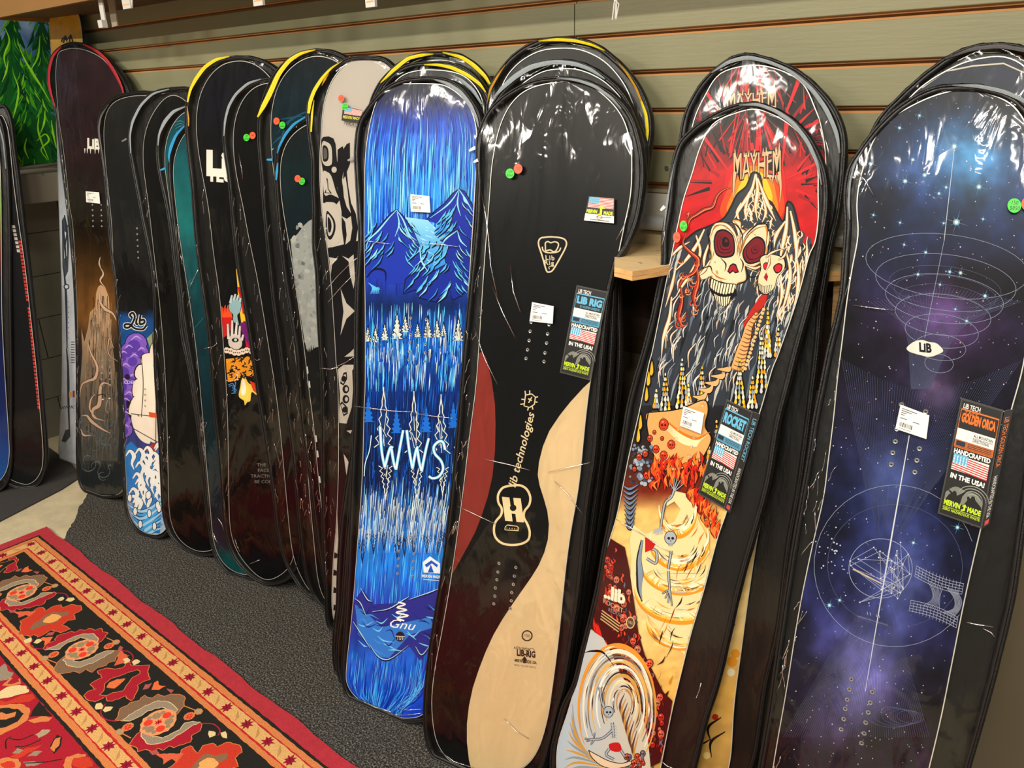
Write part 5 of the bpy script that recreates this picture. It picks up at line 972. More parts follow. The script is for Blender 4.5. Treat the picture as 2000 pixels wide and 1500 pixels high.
def d(a_):
    flagcard(a_, .1, 1., .04, .5); a_.fit('MERVIN MADE', (.5, .72), .86, .22, (226, 214, 40), 6, bold=.02)
card(b, [(674, 208), (712, 216), (709, 240), (671, 236)], 'flag_sticker', (24, 22, 20), d, w=.0082, lift=.0004)
a2 = Art(b.pl.uv, w0=.0088); a2.text('TEKAC', (688, 243), (9, 2), (0, -10), (30, 26, 26), 1, shear=.3); a2.obj('written_name', M['card'], b.root)
dots(b, (678, 209), (671, 193), (6, 7), '157 $549', '157')
# the two behind the forest board
b = make_board('dark_back', 'black sleeved board with a long yellow zip, rearmost behind the blue forest board', plain((8, 9, 10), .4, 20, 3), zips=[('yellow', [(747, 163, 2), (770, 140, 7), (800, 115, 7), (828, 109, 6), (850, 107, 2)]), ('yellow', [(868, 104, 2), (905, 113, 7), (930, 130, 8), (950, 150, 7), (960, 166, 4)])]); finish(b)
b = make_board('dark_mid', 'navy black sleeved board with a yellow zip, directly behind the blue forest board', plain((6, 9, 18), .4, 20, 5), zips=[('yellow', [(832, 128, 2), (858, 128, 5), (885, 133, 7), (915, 147, 7), (940, 165, 6), (952, 182, 2)]), ('silver', [(880, 146, 1), (905, 158, 6), (928, 178, 7), (944, 205, 3)])]); finish(b)
# forest board
FS = [(160, (10, 14, 30)), (200, (16, 28, 80)), (240, (32, 74, 190)), (300, (24, 106, 216)), (380, (28, 128, 226)), (430, (24, 96, 214)), (500, (30, 66, 190)), (560, (30, 56, 160)), (600, (10, 36, 90)), (640, (16, 80, 170)), (700, (14, 90, 190)), (740, (10, 46, 124)), (800, (8, 36, 100)), (880, (6, 28, 74)), (950, (6, 26, 72)), (1000, (14, 60, 130)), (1060, (20, 120, 214)), (1120, (24, 126, 220)), (1180, (28, 70, 190)), (1240, (30, 56, 160)), (1290, (26, 100, 210)), (1400, (22, 60, 190))]
b = make_board('forest', 'blue board with falling streaks, mountains and mirrored fir trees', lambda px, py, s: np.clip(grad(FS)(px, py, s)*(.75+.5*fbm(px/5., py/60., 3, 1))[:, None]+np.clip(1-np.abs(s-.5)*2, 0, 1)[:, None]*np.where((py > 260) & (py < 420), 26, 0)[:, None], 0, 255),
 zips=[('silver', [(852, 157, 2), (876, 164, 6), (901, 180, 8), (921, 205, 8), (934, 232, 5), (938, 250, 2)])], pull=((921, 296), (931, 290)), ny=150, nx=24,
 inserts=[(802+dx, 621+i*16.3) for i, dx in enumerate((1, 0, 0, -1, -2, -3))]+[(833+dx, 624+i*16.3) for i, dx in enumerate((0, 0, 0, -1, -2, -3))]+[(780+dx, 1047+i*14.6) for i, dx in enumerate((1, 0, 0, -1, -2, -3))]+[(810+dx, 1052+i*14.6) for i, dx in enumerate((1, 0, -1, -2, -3, -4))])
a = b.art; rnd = random.Random(21); at = b.at
def streaks(n, y0, y1, L0, L1, cols, w=(.8, 2.4), lay=3, s0=.02, s1=.98):
    for i in range(n):
        s = rnd.uniform(s0, s1); y = rnd.uniform(y0, y1); L = rnd.uniform(L0, L1); c = rnd.choice(cols); ww = rnd.uniform(*w)
        y2 = min(y+L, y1+20); ym = (y+y2)/2
        a.stroke([at(s, y), at(s, ym), at(s, y2)], .3, c, lay+i % 4, .2, mid=ww, smooth=False)
BL = [(90, 200, 250), (60, 170, 245), (30, 120, 230), (20, 70, 200), (16, 50, 160), (140, 220, 250)]
streaks(420, 215, 500, 40, 130, BL); streaks(110, 185, 330, 20, 60, [(40, 60, 150), (28, 60, 170), (20, 34, 100)]); streaks(90, 260, 470, 40, 120, [(170, 232, 252), (120, 212, 250)], (1, 2.6), lay=7)
streaks(150, 260, 560, 30, 80, [(20, 40, 150), (26, 50, 170)]); streaks(420, 590, 745, 18, 60, BL+[(10, 40, 110), (200, 220, 235)]); streaks(420, 740, 990, 16, 60, [(20, 90, 200), (14, 60, 150), (8, 30, 90), (30, 120, 220), (6, 20, 60)], (.7, 1.8))
streaks(260, 930, 1060, 20, 70, [(150, 210, 240), (60, 160, 235), (30, 110, 215), (200, 225, 235)], (.7, 1.7)); streaks(160, 1060, 1190, 20, 80, [(50, 160, 240), (20, 90, 210), (28, 70, 190), (80, 190, 250)]); streaks(320, 1270, 1390, 24, 70, [(50, 150, 240), (90, 180, 245), (24, 60, 190), (16, 40, 150)])
NV, DB, MB_, LB, CY = (10, 16, 50), (26, 46, 160), (30, 90, 210), (90, 190, 240), (150, 220, 245)
F = lambda L: [(660+x/2.5, 150+y/2.5) for x, y in L]
def mount(P, c=DB, lay=12, n=99): a.poly(F(P), c, lay, dens=6); a.stroke(F(P)[:n], 2.2, NV, lay+1, smooth=False)
mount([(430, 700), (480, 650), (520, 620), (560, 570), (592, 548), (620, 560), (655, 620), (668, 640), (655, 790), (560, 740)], n=8); mount([(136, 810), (160, 780), (230, 700), (260, 665), (288, 648), (320, 680), (380, 770), (400, 820), (400, 900), (330, 1010), (230, 1010), (137, 960)], (30, 54, 170), n=8)
a.poly(F([(330, 685), (440, 700), (500, 760), (540, 820), (520, 870), (530, 920), (460, 950), (420, 900), (400, 820), (370, 750)]), lambda x, y: lerp((150, 214, 236), (40, 130, 220), min(1, max(0, (y-425)/105))), 14, dens=5)
mount([(500, 800), (540, 770), (560, 750), (585, 748), (620, 770), (650, 800), (640, 1040), (600, 1070), (560, 1090), (540, 1020), (480, 1100), (400, 1080), (380, 1040), (320, 1060), (330, 990), (400, 920), (430, 930), (465, 950), (530, 915), (520, 870), (545, 830)], (24, 44, 150), 16)
def ridges(n, box, lean, lay):
    for i in range(n):
        x, y = rnd.uniform(box[0], box[2]), rnd.uniform(box[1], box[3]); L = rnd.uniform(25, 75); sgn = -1 if x < lean(y) else 1; P = F([(x, y), (x+sgn*L*.25, y+L*.5), (x+sgn*L*.75, y+L)]); a.stroke(P, 1, NV, lay, 1, mid=6.5); a.stroke([(p[0]-1, p[1]-1.5) for p in P], .6, rnd.choice([CY, LB, LB, (60, 150, 235)]), lay+1, .4, mid=rnd.uniform(1.8, 4))
ridges(26, (500, 590, 640, 740), lambda y: 592, 18); ridges(34, (160, 690, 370, 880), lambda y: 288, 18); ridges(60, (370, 800, 630, 1040), lambda y: 560, 20)
for P in ([(288, 650), (250, 690), (200, 750), (150, 800), (138, 850)], [(288, 650), (320, 700), (350, 770), (385, 800)], [(592, 550), (560, 600), (520, 640), (450, 690)], [(592, 550), (625, 600), (660, 660)], [(585, 750), (530, 790), (510, 820)], [(290, 660), (300, 720), (280, 780)], [(592, 560), (585, 620), (600, 680)], [(585, 755), (600, 800), (630, 830)], [(400, 830), (410, 900), (440, 950)]): a.stroke(F(P), 1, CY, 22, .6, mid=3.2)
for i in range(24): y = rnd.uniform(720, 920); x = rnd.uniform(390, 500); a.line(F([(x, y)])[0], F([(x+rnd.uniform(10, 30), y+rnd.uniform(4, 14))])[0], 1.4, (190, 232, 244), 15, .3)
a.stroke(F([(140, 980), (180, 940), (230, 950), (235, 1005)]), 2, NV, 20, 1, mid=5)
for i in range(8): a.stroke(F([(150+i*8, 1005+i*5), (170+i*4, 1030), (160+i*6, 1060)]), 1, LB, 20, .5, mid=2)
def fir(x, y0, h, w, fill, edge, lay, flip=1, body=True):
    P = []; n = 6
    for sd in (1, -1):
        L = []
        for i in range(n+1): t = i/n; yy = y0+flip*h*t; ww = w*t; L += [(x+sd*ww*.45, yy), (x+sd*ww, yy+flip*h*.07)]
        P += L if sd == 1 else L[::-1]
    P = [(x, y0)]+P
    if body: a.poly(P, fill, lay)
    if edge:
        m_ = 1+2*(n+1); w_ = 1.5 if h*h < 2500 else 1.7; a.stroke(P[:m_], w_, edge, lay+1, smooth=False); a.stroke([P[0]]+P[m_:][::-1], w_, edge, lay+1, smooth=False)
    for i in range(5): a.line((x+rnd.uniform(-w*.4, w*.4), y0+flip*h*rnd.uniform(.4, 1)), (x+rnd.uniform(-w*.3, w*.3), y0+flip*h*rnd.uniform(.6, 1.1)), 1, edge or fill, lay+1)
for x, y, h in ((719, 634, 30), (734, 636, 30), (752, 628, 34), (776, 606, 52), (792, 612, 34), (816, 628, 28), (836, 616, 40), (854, 620, 36), (867, 628, 26), (896, 616, 46)): fir(x, y, h, h*.2+3, (206, 214, 204), (14, 20, 50), 24)
for i in range(240): s = rnd.random(); y = rnd.uniform(655, 715); a.line(at(s, y), at(s, y+rnd.uniform(10, 34)), rnd.uniform(.8, 1.8), rnd.choice([(214, 224, 224), (90, 180, 240), (30, 110, 220), (10, 30, 90)]), 26, .3)
IV = (222, 228, 216)
for x, y in ((720, 768), (775, 790), (833, 788), (886, 780)): fir(x, y, 52, 12, (26, 106, 208), None, 24)
for x, y in ((730, 958), (793, 962), (845, 970)): fir(x, y, -58, 11, (22, 90, 190), None, 24)
for x, y, h, w in ((750, 756, 110, 19), (809, 764, 112, 18), (862, 770, 108, 18)): fir(x, y, h, w, (18, 52, 110), IV, 27)
for x, y, h, w in ((754, 976, 62, 14), (815, 978, 64, 14), (865, 968, 52, 12)): fir(x, y, -h, w, (18, 52, 110), IV, 27)
for P in ([(743, 833), (746, 880), (752, 913)], [(752, 913), (762, 876), (768, 874)], [(765, 876), (770, 905), (774, 917)], [(774, 917), (782, 872), (788, 840)], [(795, 840), (800, 880), (806, 915)], [(806, 915), (813, 880), (817, 872)], [(815, 874), (820, 905), (824, 920)], [(824, 920), (832, 880), (838, 856)], [(870, 878), (866, 864), (858, 862), (848, 872), (850, 886), (862, 900), (866, 916), (858, 930), (846, 934), (838, 930)], [(726, 850), (722, 880), (714, 905), (712, 930)], [(888, 872), (892, 890), (886, 905), (884, 925)]):
    kw = .45 if P[0] in ((726, 850), (888, 872)) else 1.35
    a.stroke(P, 6.4*kw, (10, 34, 100), 30, 6*kw); a.stroke(P, 4.4*kw, (110, 196, 236), 31, 3.8*kw); a.stroke(P, 2.2*kw, (244, 248, 242), 32, 1.8*kw)
for x, y, h in ((712, 1100, 54), (734, 1082, 36), (754, 1075, 34), (780, 1092, 44), (794, 1086, 36), (812, 1082, 40), (838, 1082, 34), (860, 1084, 36), (872, 1078, 40)): fir(x-4, y, -h, h*.16+3, (130, 190, 220), (18, 30, 70), 24)
for i in range(150): s = rnd.random(); y = rnd.uniform(960, 1040); a.line(at(s, y), at(s, y+rnd.uniform(14, 50)), rnd.uniform(.7, 1.8), (206, 220, 222), 26, .3)
a.poly([(692, 1175), (708, 1150), (730, 1180), (770, 1178), (840, 1160), (862, 1150), (858, 1190), (850, 1222), (838, 1270), (820, 1290), (800, 1262), (762, 1288), (738, 1282), (720, 1262), (700, 1240), (688, 1215)], (36, 48, 140), 22, dens=6)
a.poly([(694, 1180), (720, 1200), (745, 1225), (840, 1205), (848, 1225), (800, 1240), (760, 1285), (738, 1282), (722, 1262), (700, 1238)], (46, 120, 206), 23, dens=6)
for i in range(34): x, y = rnd.uniform(696, 840), rnd.uniform(1180, 1270); a.stroke([(x, y), (x+12, y+rnd.uniform(-4, 12)), (x+rnd.uniform(16, 34), y+rnd.uniform(-6, 18))], .5, rnd.choice([(120, 200, 236), (24, 40, 130), (60, 140, 220), (20, 24, 80)]), 24, .4, mid=3)
for P in ([(693, 1170), (705, 1180), (716, 1206)], [(705, 1150), (718, 1172), (728, 1176)], [(728, 1196), (760, 1190), (790, 1172), (800, 1166)], [(800, 1172), (840, 1158), (860, 1150)], [(722, 1260), (740, 1284), (762, 1288), (798, 1262)], [(812, 1264), (824, 1280), (840, 1262)], [(690, 1215), (706, 1240), (724, 1268)]): a.stroke(P, 1, (14, 16, 50), 26, .8, mid=4); a.stroke([(x, y-1.6) for x, y in P], .6, (176, 220, 238), 27, .4, mid=2)
a.stroke([(778, 1176), (792, 1180), (776, 1186), (795, 1191), (774, 1196), (798, 1202), (776, 1207), (790, 1212)], 3, (240, 240, 232), 30)
a.text('Gnu', (784, 1220), (30, 4), (4, -24), (236, 240, 238), 30, bold=.0, shear=.3); a.disc(782, 1243, 9, (34, 28, 40), 30, 16, 10); a.text('159', (782, 1247), (9, 1), (0, -9), (220, 215, 200), 31); a.line((773, 1242), (791, 1243), 1.2, (220, 215, 200), 31)
a.poly([(826, 1098), (840, 1086), (860, 1100), (860, 1120), (828, 1118)], (222, 232, 236), 29); a.poly([(830, 1103), (843, 1094), (856, 1103), (854, 1108), (844, 1100), (834, 1108)], (28, 80, 190), 30); a.poly([(836, 1118), (842, 1102), (848, 1118)], (28, 80, 190), 31); a.text('MERVIN MADE', (843, 1126), (5.6, .4), (0, -8), (226, 236, 238), 30, bold=.03); a.line((827, 1131), (859, 1134), 1.4, (200, 215, 230), 30)
finish(b); price_label(b, [(806, 380), (843, 384), (845, 416), (807, 414)])
# ------------------------------------------------------------------ three plain black boards
b = make_board('rig_back', 'black sleeved board with yellow zip, rearmost behind the board with the cream wave', plain((10, 9, 9), .4, 30, 6), zips=[('yellow', [(1055, 82, 2), (1090, 79, 6), (1125, 81, 6), (1158, 89, 5), (1184, 101, 2)]), ('amber', [(1206, 120, 1), (1226, 143, 4), (1244, 172, 4), (1255, 200, 4)]), ('yellow', [(1255, 200, 4), (1264, 225, 6), (1267, 260, 6), (1264, 292, 2)]), ('amber', [(954, 205, 1), (961, 175, 4), (975, 150, 4), (990, 128, 1)])]); finish(b)
b = make_board('rig_mid', 'black sleeved board with a wide silver zip, directly behind the cream wave board', plain((9, 8, 9), .4, 30, 8), zips=[('silver', [(966, 194, 2), (985, 172, 8), (1010, 150, 10), (1040, 132, 10), (1085, 122, 8), (1125, 126, 8), (1156, 137, 7), (1184, 156, 3)])], pull=((921, 296), (933, 290)), vin='vinyl_crinkled'); finish(b)
def bs(px, py, s): return np.clip(grad([(150, (18, 16, 16)), (300, (14, 14, 14)), (700, (10, 11, 11)), (1100, (12, 12, 12)), (1180, (34, 14, 14)), (1350, (30, 13, 13)), (1450, (14, 15, 16))])(px, py, s)*(.85+.3*fbm(px/40., py/40., 3, 2))[:, None], 0, 255)
b = make_board('rig', 'black board with a cream wave, brick red curve and outlined guitar', bs, ny=130, nx=20, vin='vinyl_crinkled',
 zips=[('silver', [(1090, 154, 2), (1130, 158, 5), (1165, 170, 6), (1196, 192, 5), (1216, 214, 2)]), ('grey', [(947, 252, 1), (939, 285, 3), (938, 330, 3), (940, 352, 1)]), ('grey', [(1250, 300, 1), (1248, 350, 3), (1244, 400, 1)])], pull=((930, 318), (938, 314)),
 inserts=[(1038, 629), (1036, 647), (1034, 665), (1031, 683), (1028, 700), (1073, 634), (1070, 652), (1068, 670), (1065, 689), (1063, 706), (975, 1100), (973, 1117), (971, 1132), (968, 1148), (967, 1164), (965, 1179), (1008, 1108), (1005, 1125), (1003, 1141), (1000, 1157), (999, 1173), (997, 1188)])
a = b.art; R4 = lambda L: [(820+x/1.974, 740+y/1.974) for x, y in L]
a.poly([(942, 686), (950, 700), (960, 740), (967, 790), (968, 830), (967, 880), (962, 930), (953, 970), (940, 1010), (928, 1040), (912, 1070), (900, 1092), (890, 1110), (884, 1120), (880, 1100), (900, 960), (925, 780), (935, 690)], (134, 48, 40), 3, dens=8)
cw = R4([(668, 0), (630, 35), (580, 90), (540, 140), (500, 200), (475, 260), (460, 320), (455, 370), (462, 410), (478, 460), (492, 510), (498, 560), (494, 620), (480, 670), (458, 720), (430, 765), (395, 815), (360, 865), (320, 925), (285, 985), (255, 1050), (228, 1120), (205, 1190), (190, 1260), (182, 1330), (182, 1400), (190, 1470), (205, 1530), (360, 1540), (470, 1440), (520, 1250), (600, 700), (650, 300), (670, 60)])
a.poly(cw, (214, 188, 144), 3, smooth=False, dens=8)
gt = [(998, 1050), (985, 1056), (973, 1050), (966, 1035), (965, 1015), (971, 998), (980, 988), (984, 975), (980, 965), (977, 958), (1000, 952)]
gl = R4([(345, 412), (320, 420), (303, 445), (303, 475), (316, 500), (313, 525), (293, 550), (286, 580), (292, 610), (315, 632), (350, 640), (390, 636), (418, 620), (424, 590), (415, 560), (402, 535), (404, 510), (422, 485), (426, 455), (412, 425), (385, 410)])
a.stroke(gl+[gl[0]], 4.4, (232, 208, 160), 4)
a.text('H', R4([(360, 508)])[0], (46, 4), (-7, -52), (232, 208, 160), 5, bold=.11); a.disc(*R4([(360, 497)])[0], 6.5, (22, 24, 24), 6, 14)
a.stroke(R4([(328, 582), (330, 570), (338, 563), (375, 568), (382, 575), (380, 585), (330, 582)]), 1.6, (232, 208, 160), 5, smooth=False)
for i in range(5): a.disc(*R4([(336+i*10, 575+i)])[0], 1, (232, 208, 160), 5, 6)
a.text('lib technologies', R4([(393, 275)])[0], (6.0, -23.), (-21, -6.), (224, 204, 164), 5, bold=.012, shear=.25)
a.stroke(R4([(408, 62), (432, 58), (446, 70), (442, 98), (424, 110), (402, 104), (408, 62)]), 2.2, (224, 204, 164), 5, smooth=False)
for p in (((408, 62), (406, 46)), ((424, 60), (424, 44)), ((404, 80), (392, 78)), ((402, 96), (388, 98)), ((446, 72), (456, 68)), ((444, 88), (454, 90)), ((420, 108), (416, 122)), ((434, 106), (436, 118)), ((418, 76), (432, 84)), ((432, 70), (420, 92))): a.stroke(R4(list(p)), 2.2, (224, 204, 164), 5, smooth=False)
C5 = lambda L: [(900+x/2.2727, 100+y/2.2727) for x, y in L]; IV2 = (220, 204, 170)
tri = C5([(358, 828), (400, 824), (450, 830), (468, 845), (466, 870), (440, 920), (410, 970), (392, 980), (380, 972), (362, 910), (346, 860), (348, 838)]); a.stroke(tri+[tri[0]], 3, IV2, 5)
for P in ([(376, 868), (376, 852), (386, 845), (400, 850), (416, 846), (430, 850), (434, 862), (424, 884), (412, 890), (396, 882), (378, 886), (376, 868)], [(362, 868), (366, 884), (380, 893), (400, 895), (422, 893), (438, 886), (444, 872)]): a.stroke(C5(P), 2.6, IV2, 5)
a.text('Lib', C5([(396, 918)])[0], (13, .8), (-1, -13), IV2, 5, bold=.02, space=1.2); a.text('Rig', C5([(392, 940)])[0], (13, .8), (-1, -13), IV2, 5, bold=.02, space=1.2); a.stroke(C5([(408, 938), (410, 950), (392, 958), (394, 968)]), 1.6, IV2, 5)
a.disc(*R4([(414, 990)])[0], 11, (60, 48, 40), 6, 18); a.disc(*R4([(414, 990)])[0], 8.4, (206, 182, 140), 7, 16); a.text('150', R4([(414, 990)])[0], (8, 1), (0, -8), (60, 48, 40), 8)
DKB = (50, 38, 34); a.text('LIB-RIG', R4([(410, 1060)])[0], (11.5, 1.4), (0, -17), DKB, 6, bold=.05); a.text('AUSTIN SWEETIN', R4([(394, 1040)])[0], (4, .5), (0, -7), DKB, 6, bold=.02); a.stroke(R4([(418, 1048), (432, 1038), (444, 1048)]), 1, DKB, 6); a.text('MERVIN MADE USA', R4([(408, 1090)])[0], (5, .6), (0, -8), DKB, 6, bold=.04); a.poly(R4([(404, 1068), (392, 1084), (400, 1084), (400, 1096), (408, 1096), (408, 1086), (416, 1086)]), DKB, 6); a.text('VENICE * TACOMA * SEATTLE', R4([(406, 1108)])[0], (3.2, .4), (0, -5), DKB, 6)
finish(b)
def d(a_):
    a_.quad([(0, .0), (1, .0), (1, .52), (0, .5)], (24, 24, 22), 1); flagcard(a_, .04, .98, .03, .44, 3); a_.quad([(0, .5), (1, .52), (1, .72), (0, .70)], (20, 20, 18), 4); a_.fit('MERVIN', (.22, .60), .38, .15, (208, 220, 30), 7, bold=.05); a_.fit('MADE', (.80, .62), .32, .15, (208, 220, 30), 7, bold=.05)
    a_.poly([(.42, .70), (.50, .66), (.50, .46), (.42, .46), (.55, .33), (.68, .46), (.58, .46), (.58, .72), (.44, .76)], (212, 224, 30), 8); a_.stroke([(.4, .82), (.5, .74), (.6, .8), (.5, .9), (.42, .8), (.6, .82), (.9, .78)], .025, (150, 110, 60), 9); a_.line((.2, .93), (.85, .94), .03, (90, 90, 90), 9)
card(b, [(1153, 384), (1203, 388), (1202, 437), (1144, 431)], 'flag_sticker', (232, 230, 222), d, w=.0086, lift=.0004)
price_label(b, [(1043, 590), (1085, 598), (1083, 632), (1038, 627)])
dots(b, (1000, 340), (1016, 331), (8.4, 9.6), '159 $560', '157')
# hanging info cards: one drawing, three colourings
def info_card(b, P, title, tc, under, side=None):
    if side: card(b, side, 'card_side', (30, 29, 27), lambda a_: (a_.fit('LIB TECH '+title, (.5, .27), .55, .42, tc, 3, ax=1), a_.fit('HANDCRAFTED IN THE USA', (.5, .74), .5, .36, (210, 208, 200), 3, ax=1), a_.quad([(.2, .94), (.8, .94), (.8, .98), (.2, .98)], (190, 60, 60), 3)), w=.0086)
    def d(a_):
        a_.quad([(.035, .015), (.965, .015), (.965, .985), (.035, .985)], (26, 25, 24), 1); WH = (238, 236, 228); G_ = (186, 214, 40)
        a_.fit('LIB TECH', (.29, .055), .40, .042, (228, 226, 216), 5, bold=.02)
        a_.quad([(.07, .09), (.93, .09), (.93, .245), (.07, .245)], (30, 29, 28), 2); a_.fit(title, (.5, .15 if under else .165), .80, .085 if under else .11, tc, 6, bold=.06)
        if under: a_.fit(under, (.55, .218) if under != 'T.RICE' else (.3, .105), .62 if under != 'T.RICE' else .3, .026, tc, 6, bold=.01)
        for Pq2 in ([(.06, .085), (.94, .085)], [(.06, .40), (.94, .40)], [(.06, .085), (.06, .40)], [(.94, .085), (.94, .40)]): a_.line(Pq2[0], Pq2[1], .012, tc, 4)
        a_.quad([(.06, .245), (.94, .245), (.94, .34), (.06, .34)], (232, 230, 222), 4); a_.fit('ALL MOUNTAIN', (.67, .273), .44, .026, (40, 40, 40), 6, bold=.02); a_.fit('DIRECTIONAL', (.64, .313), .38, .026, (40, 40, 40), 6, bold=.02); a_.line((.44, .295), (.90, .295), .004, (60, 60, 60), 6)
        a_.quad([(.06, .34), (.94, .34), (.94, .40), (.06, .40)], lerp(tc, (30, 40, 50), .25), 4); a_.quad([(.09, .348), (.3, .348), (.3, .388), (.09, .388)], (30, 40, 60), 5)
        for i in range(3): a_.line((.36, .355+i*.014), (.9, .355+i*.014), .005, (30, 34, 40), 5)
        a_.fit('HANDCRAFTED', (.5, .436), .84, .042, WH, 5, bold=.04); flagcard(a_, .09, .91, .468, .595, 5); a_.fit('IN THE USA!', (.5, .645), .78, .045, WH, 5, bold=.04)
        a_.quad([(.06, .675), (.94, .675), (.94, .955), (.06, .955)], (30, 31, 29), 4)
        a_.poly([(.08+.84*t, .80-.08*math.sin(math.pi*t)-.02*math.sin(9*t)) for t in np.linspace(0, 1, 14)]+[(.92, .86), (.08, .86)], (120, 122, 112), 5)
        for k in range(5): a_.stroke([(.70+.07*(k+1)*math.cos(q), .79-.022*(k+1)*math.sin(q)) for q in np.linspace(.1, 2.9, 9)], .007, (150, 152, 142), 6)
        for Pp in ([(.1, .86), (.16, .81), (.22, .79), (.26, .765), (.31, .77), (.34, .80), (.42, .775), (.52, .735), (.54, .742), (.46, .79), (.44, .87)], [(.5, .87), (.58, .81), (.56, .78), (.60, .775), (.64, .79), (.66, .765), (.72, .76), (.76, .79), (.9, .83), (.94, .87)], [(.2, .80), (.12, .775), (.13, .768), (.24, .785)]): a_.poly(Pp, (22, 22, 20), 7)
        a_.fit('MERVIN', (.27, .882), .37, .048, G_, 9, bold=.05); a_.fit('MADE', (.77, .882), .30, .048, G_, 9, bold=.05); a_.poly([(.48, .90), (.53, .895), (.53, .872), (.49, .872), (.55, .848), (.61, .872), (.57, .872), (.57, .905), (.49, .912)], G_, 9); a_.line((.08, .918), (.92, .918), .004, G_, 9)
        a_.fit('ZERO HAZARDOUS WASTE', (.5, .937), .84, .024, G_, 9, bold=.02)
    card(b, P, 'info_card', (62, 60, 56), d, w=.009, lift=.0006)
info_card(b, [(1130, 557), (1191, 570), (1155, 742), (1097, 727)], 'LIB RIG', (96, 178, 214), 'BY AUSTEN SWEETIN')
# ------------------------------------------------------------------ skull boards
def skull_base(px, py, s):
    C = grad([(100, (22, 20, 22)), (240, (26, 22, 24)), (290, (120, 18, 24)), (340, (190, 20, 26)), (480, (200, 18, 26)), (560, (40, 40, 46)), (700, (46, 48, 54)), (830, (30, 30, 34)), (900, (60, 40, 32)), (960, (120, 36, 20)), (1000, (226, 190, 110)), (1200, (236, 206, 140)), (1350, (230, 180, 90)), (1500, (190, 150, 80)), (1700, (120, 80, 50))])(px, py, s); return np.clip(C*(.85+.3*fbm(px/12., py/12., 3, 5))[:, None], 0, 255)
def skull_top(a, dx, dy, k=1., full=True):
    rn = random.Random(31); q = lambda x, y: (1478+(x-1478)*k+dx, 340+(y-340)*k+dy)
    for i in range(90):
        t = rn.uniform(-2.9, .2) if i < 60 else rn.uniform(-3.3, .4); r0, r1 = rn.uniform(70, 130), rn.uniform(130, 215)
        a.stroke([q(1478+r0*math.cos(t), 360+r0*.8*math.sin(t)), q(1478+r1*math.cos(t), 360+r1*math.sin(t))], rn.uniform(3, 9), rn.choice([(206, 18, 28), (160, 14, 24), (30, 14, 18), (16, 14, 16), (220, 24, 30)]), 3+i % 3, 1, smooth=False)
    for i in range(7): t = -2.7+i*.42; a.stroke([q(1478+60*math.cos(t), 360+60*math.sin(t)), q(1478+212*math.cos(t), 360+212*math.sin(t))], 3, (224, 26, 38), 6, 7, smooth=False)
def mayhem(a, x, y, w, h, tilt, drip=True, cut=None):
    V, Fc = glyphs('MAYHEM', .0, 0., 'CENTER', .95); VB, FB = glyphs('MAYHEM', .05, 0., 'CENTER', .95); xs = [v[0] for v in V]; W = max(xs)-min(xs)
    for c, off, ly, V, Fc in (((14, 8, 8), 0, 12, VB, FB), ((232, 188, 142), 0, 14, V, Fc)):
        P = [(x+vx/W*w+off, y-tilt*vx/W*w-vy*h*(1.1+.25*math.cos(vx/W*6.3))-.22*h*(1-math.cos(2*math.pi*vx/W))*(-1 if vy < 0 else 1)*.5+off) for vx, vy in V]
        a._add(P, Fc, srgb(c), ly)
    rn = random.Random(2)
    for i in range(22):
        t = rn.uniform(-.5, .5); up = rn.random() < .5; X, Y = x+t*w, y-tilt*t*w+(-h*.38 if up else h*.38); L = rn.uniform(6, 18)*(1.6 if abs(t) > .42 else 1)
        xx = rn.uniform(-2, 2); a.stroke([(X, Y), (X+xx, Y+(-L if up else L)*1.1)], 6.4, (14, 8, 8), 11, 1, smooth=False); a.stroke([(X, Y), (X+xx, Y+(-L if up else L))], 4, (232, 188, 142), 14, .4, smooth=False)
    if drip:
        for sx, c in ((-1, (226, 176, 128)), (1, (226, 176, 128))): P = [(x+sx*w*.47, y+h*.2), (x+sx*w*.5, y+h*.8), (x+sx*w*.5-sx*2, y+h*1.35)]; a.stroke(P, 9, (20, 14, 14), 12, 2); a.stroke(P, 6.5, c, 14, 1)
b = make_board('skull_back', 'rear board with red rays on black, standing behind the skull mountain board', skull_base, ny=130, nx=16,
 zips=[('silver', [(1392, 144, 2), (1425, 122, 7), (1462, 113, 8), (1502, 122, 7), (1545, 140, 6), (1588, 176, 8), (1616, 216, 9), (1636, 262, 8), (1641, 300, 3)]), ('grey', [(1333, 262, 1), (1326, 300, 3), (1322, 340, 1)])])
a = b.art; skull_top(a, 0, -85); mayhem(a, 1468, 197, 96, 30, .03, drip=False)
rnd = random.Random(40)
for k in range(60): s, y = rnd.random()*.4+.6, rnd.uniform(1050, 1600); x, y2 = b.at(s, y); a.disc(x, y2, rnd.uniform(5, 12), rnd.choice([(236, 206, 130), (226, 150, 40), (180, 40, 24), (240, 226, 190)]), 4, 8)
for k in range(30): s, y = rnd.random()*.3+.7, rnd.uniform(1000, 1500); a.stroke([b.at(s, y), b.at(s-.1, y+20), b.at(s-.05, y+50)], 2, (30, 24, 20), 5, 1, mid=6)
finish(b)
b = make_board('skull', 'front skull mountain board with red rays at its nose and flames below', skull_base, ny=200, nx=24, vin=1,
 zips=[('silver', [(1446, 207, 2), (1482, 205, 6), (1517, 218, 7), (1550, 241, 8), (1578, 276, 8), (1598, 320, 6), (1606, 362, 2)]), ('silver', [(1321, 312, 1), (1313, 350, 3), (1305, 400, 4), (1299, 452, 2)])], pull=((1294, 412), (1302, 404)),
 inserts=[(1373, 790), (1326, 837), (1321, 856), (1317, 875), (1356, 853), (1351, 872), (1346, 889), (1216, 1284), (1214, 1302), (1209, 1318), (1206, 1334), (1203, 1350), (1244, 1306), (1239, 1322), (1235, 1340), (1231, 1357), (1228, 1375)])
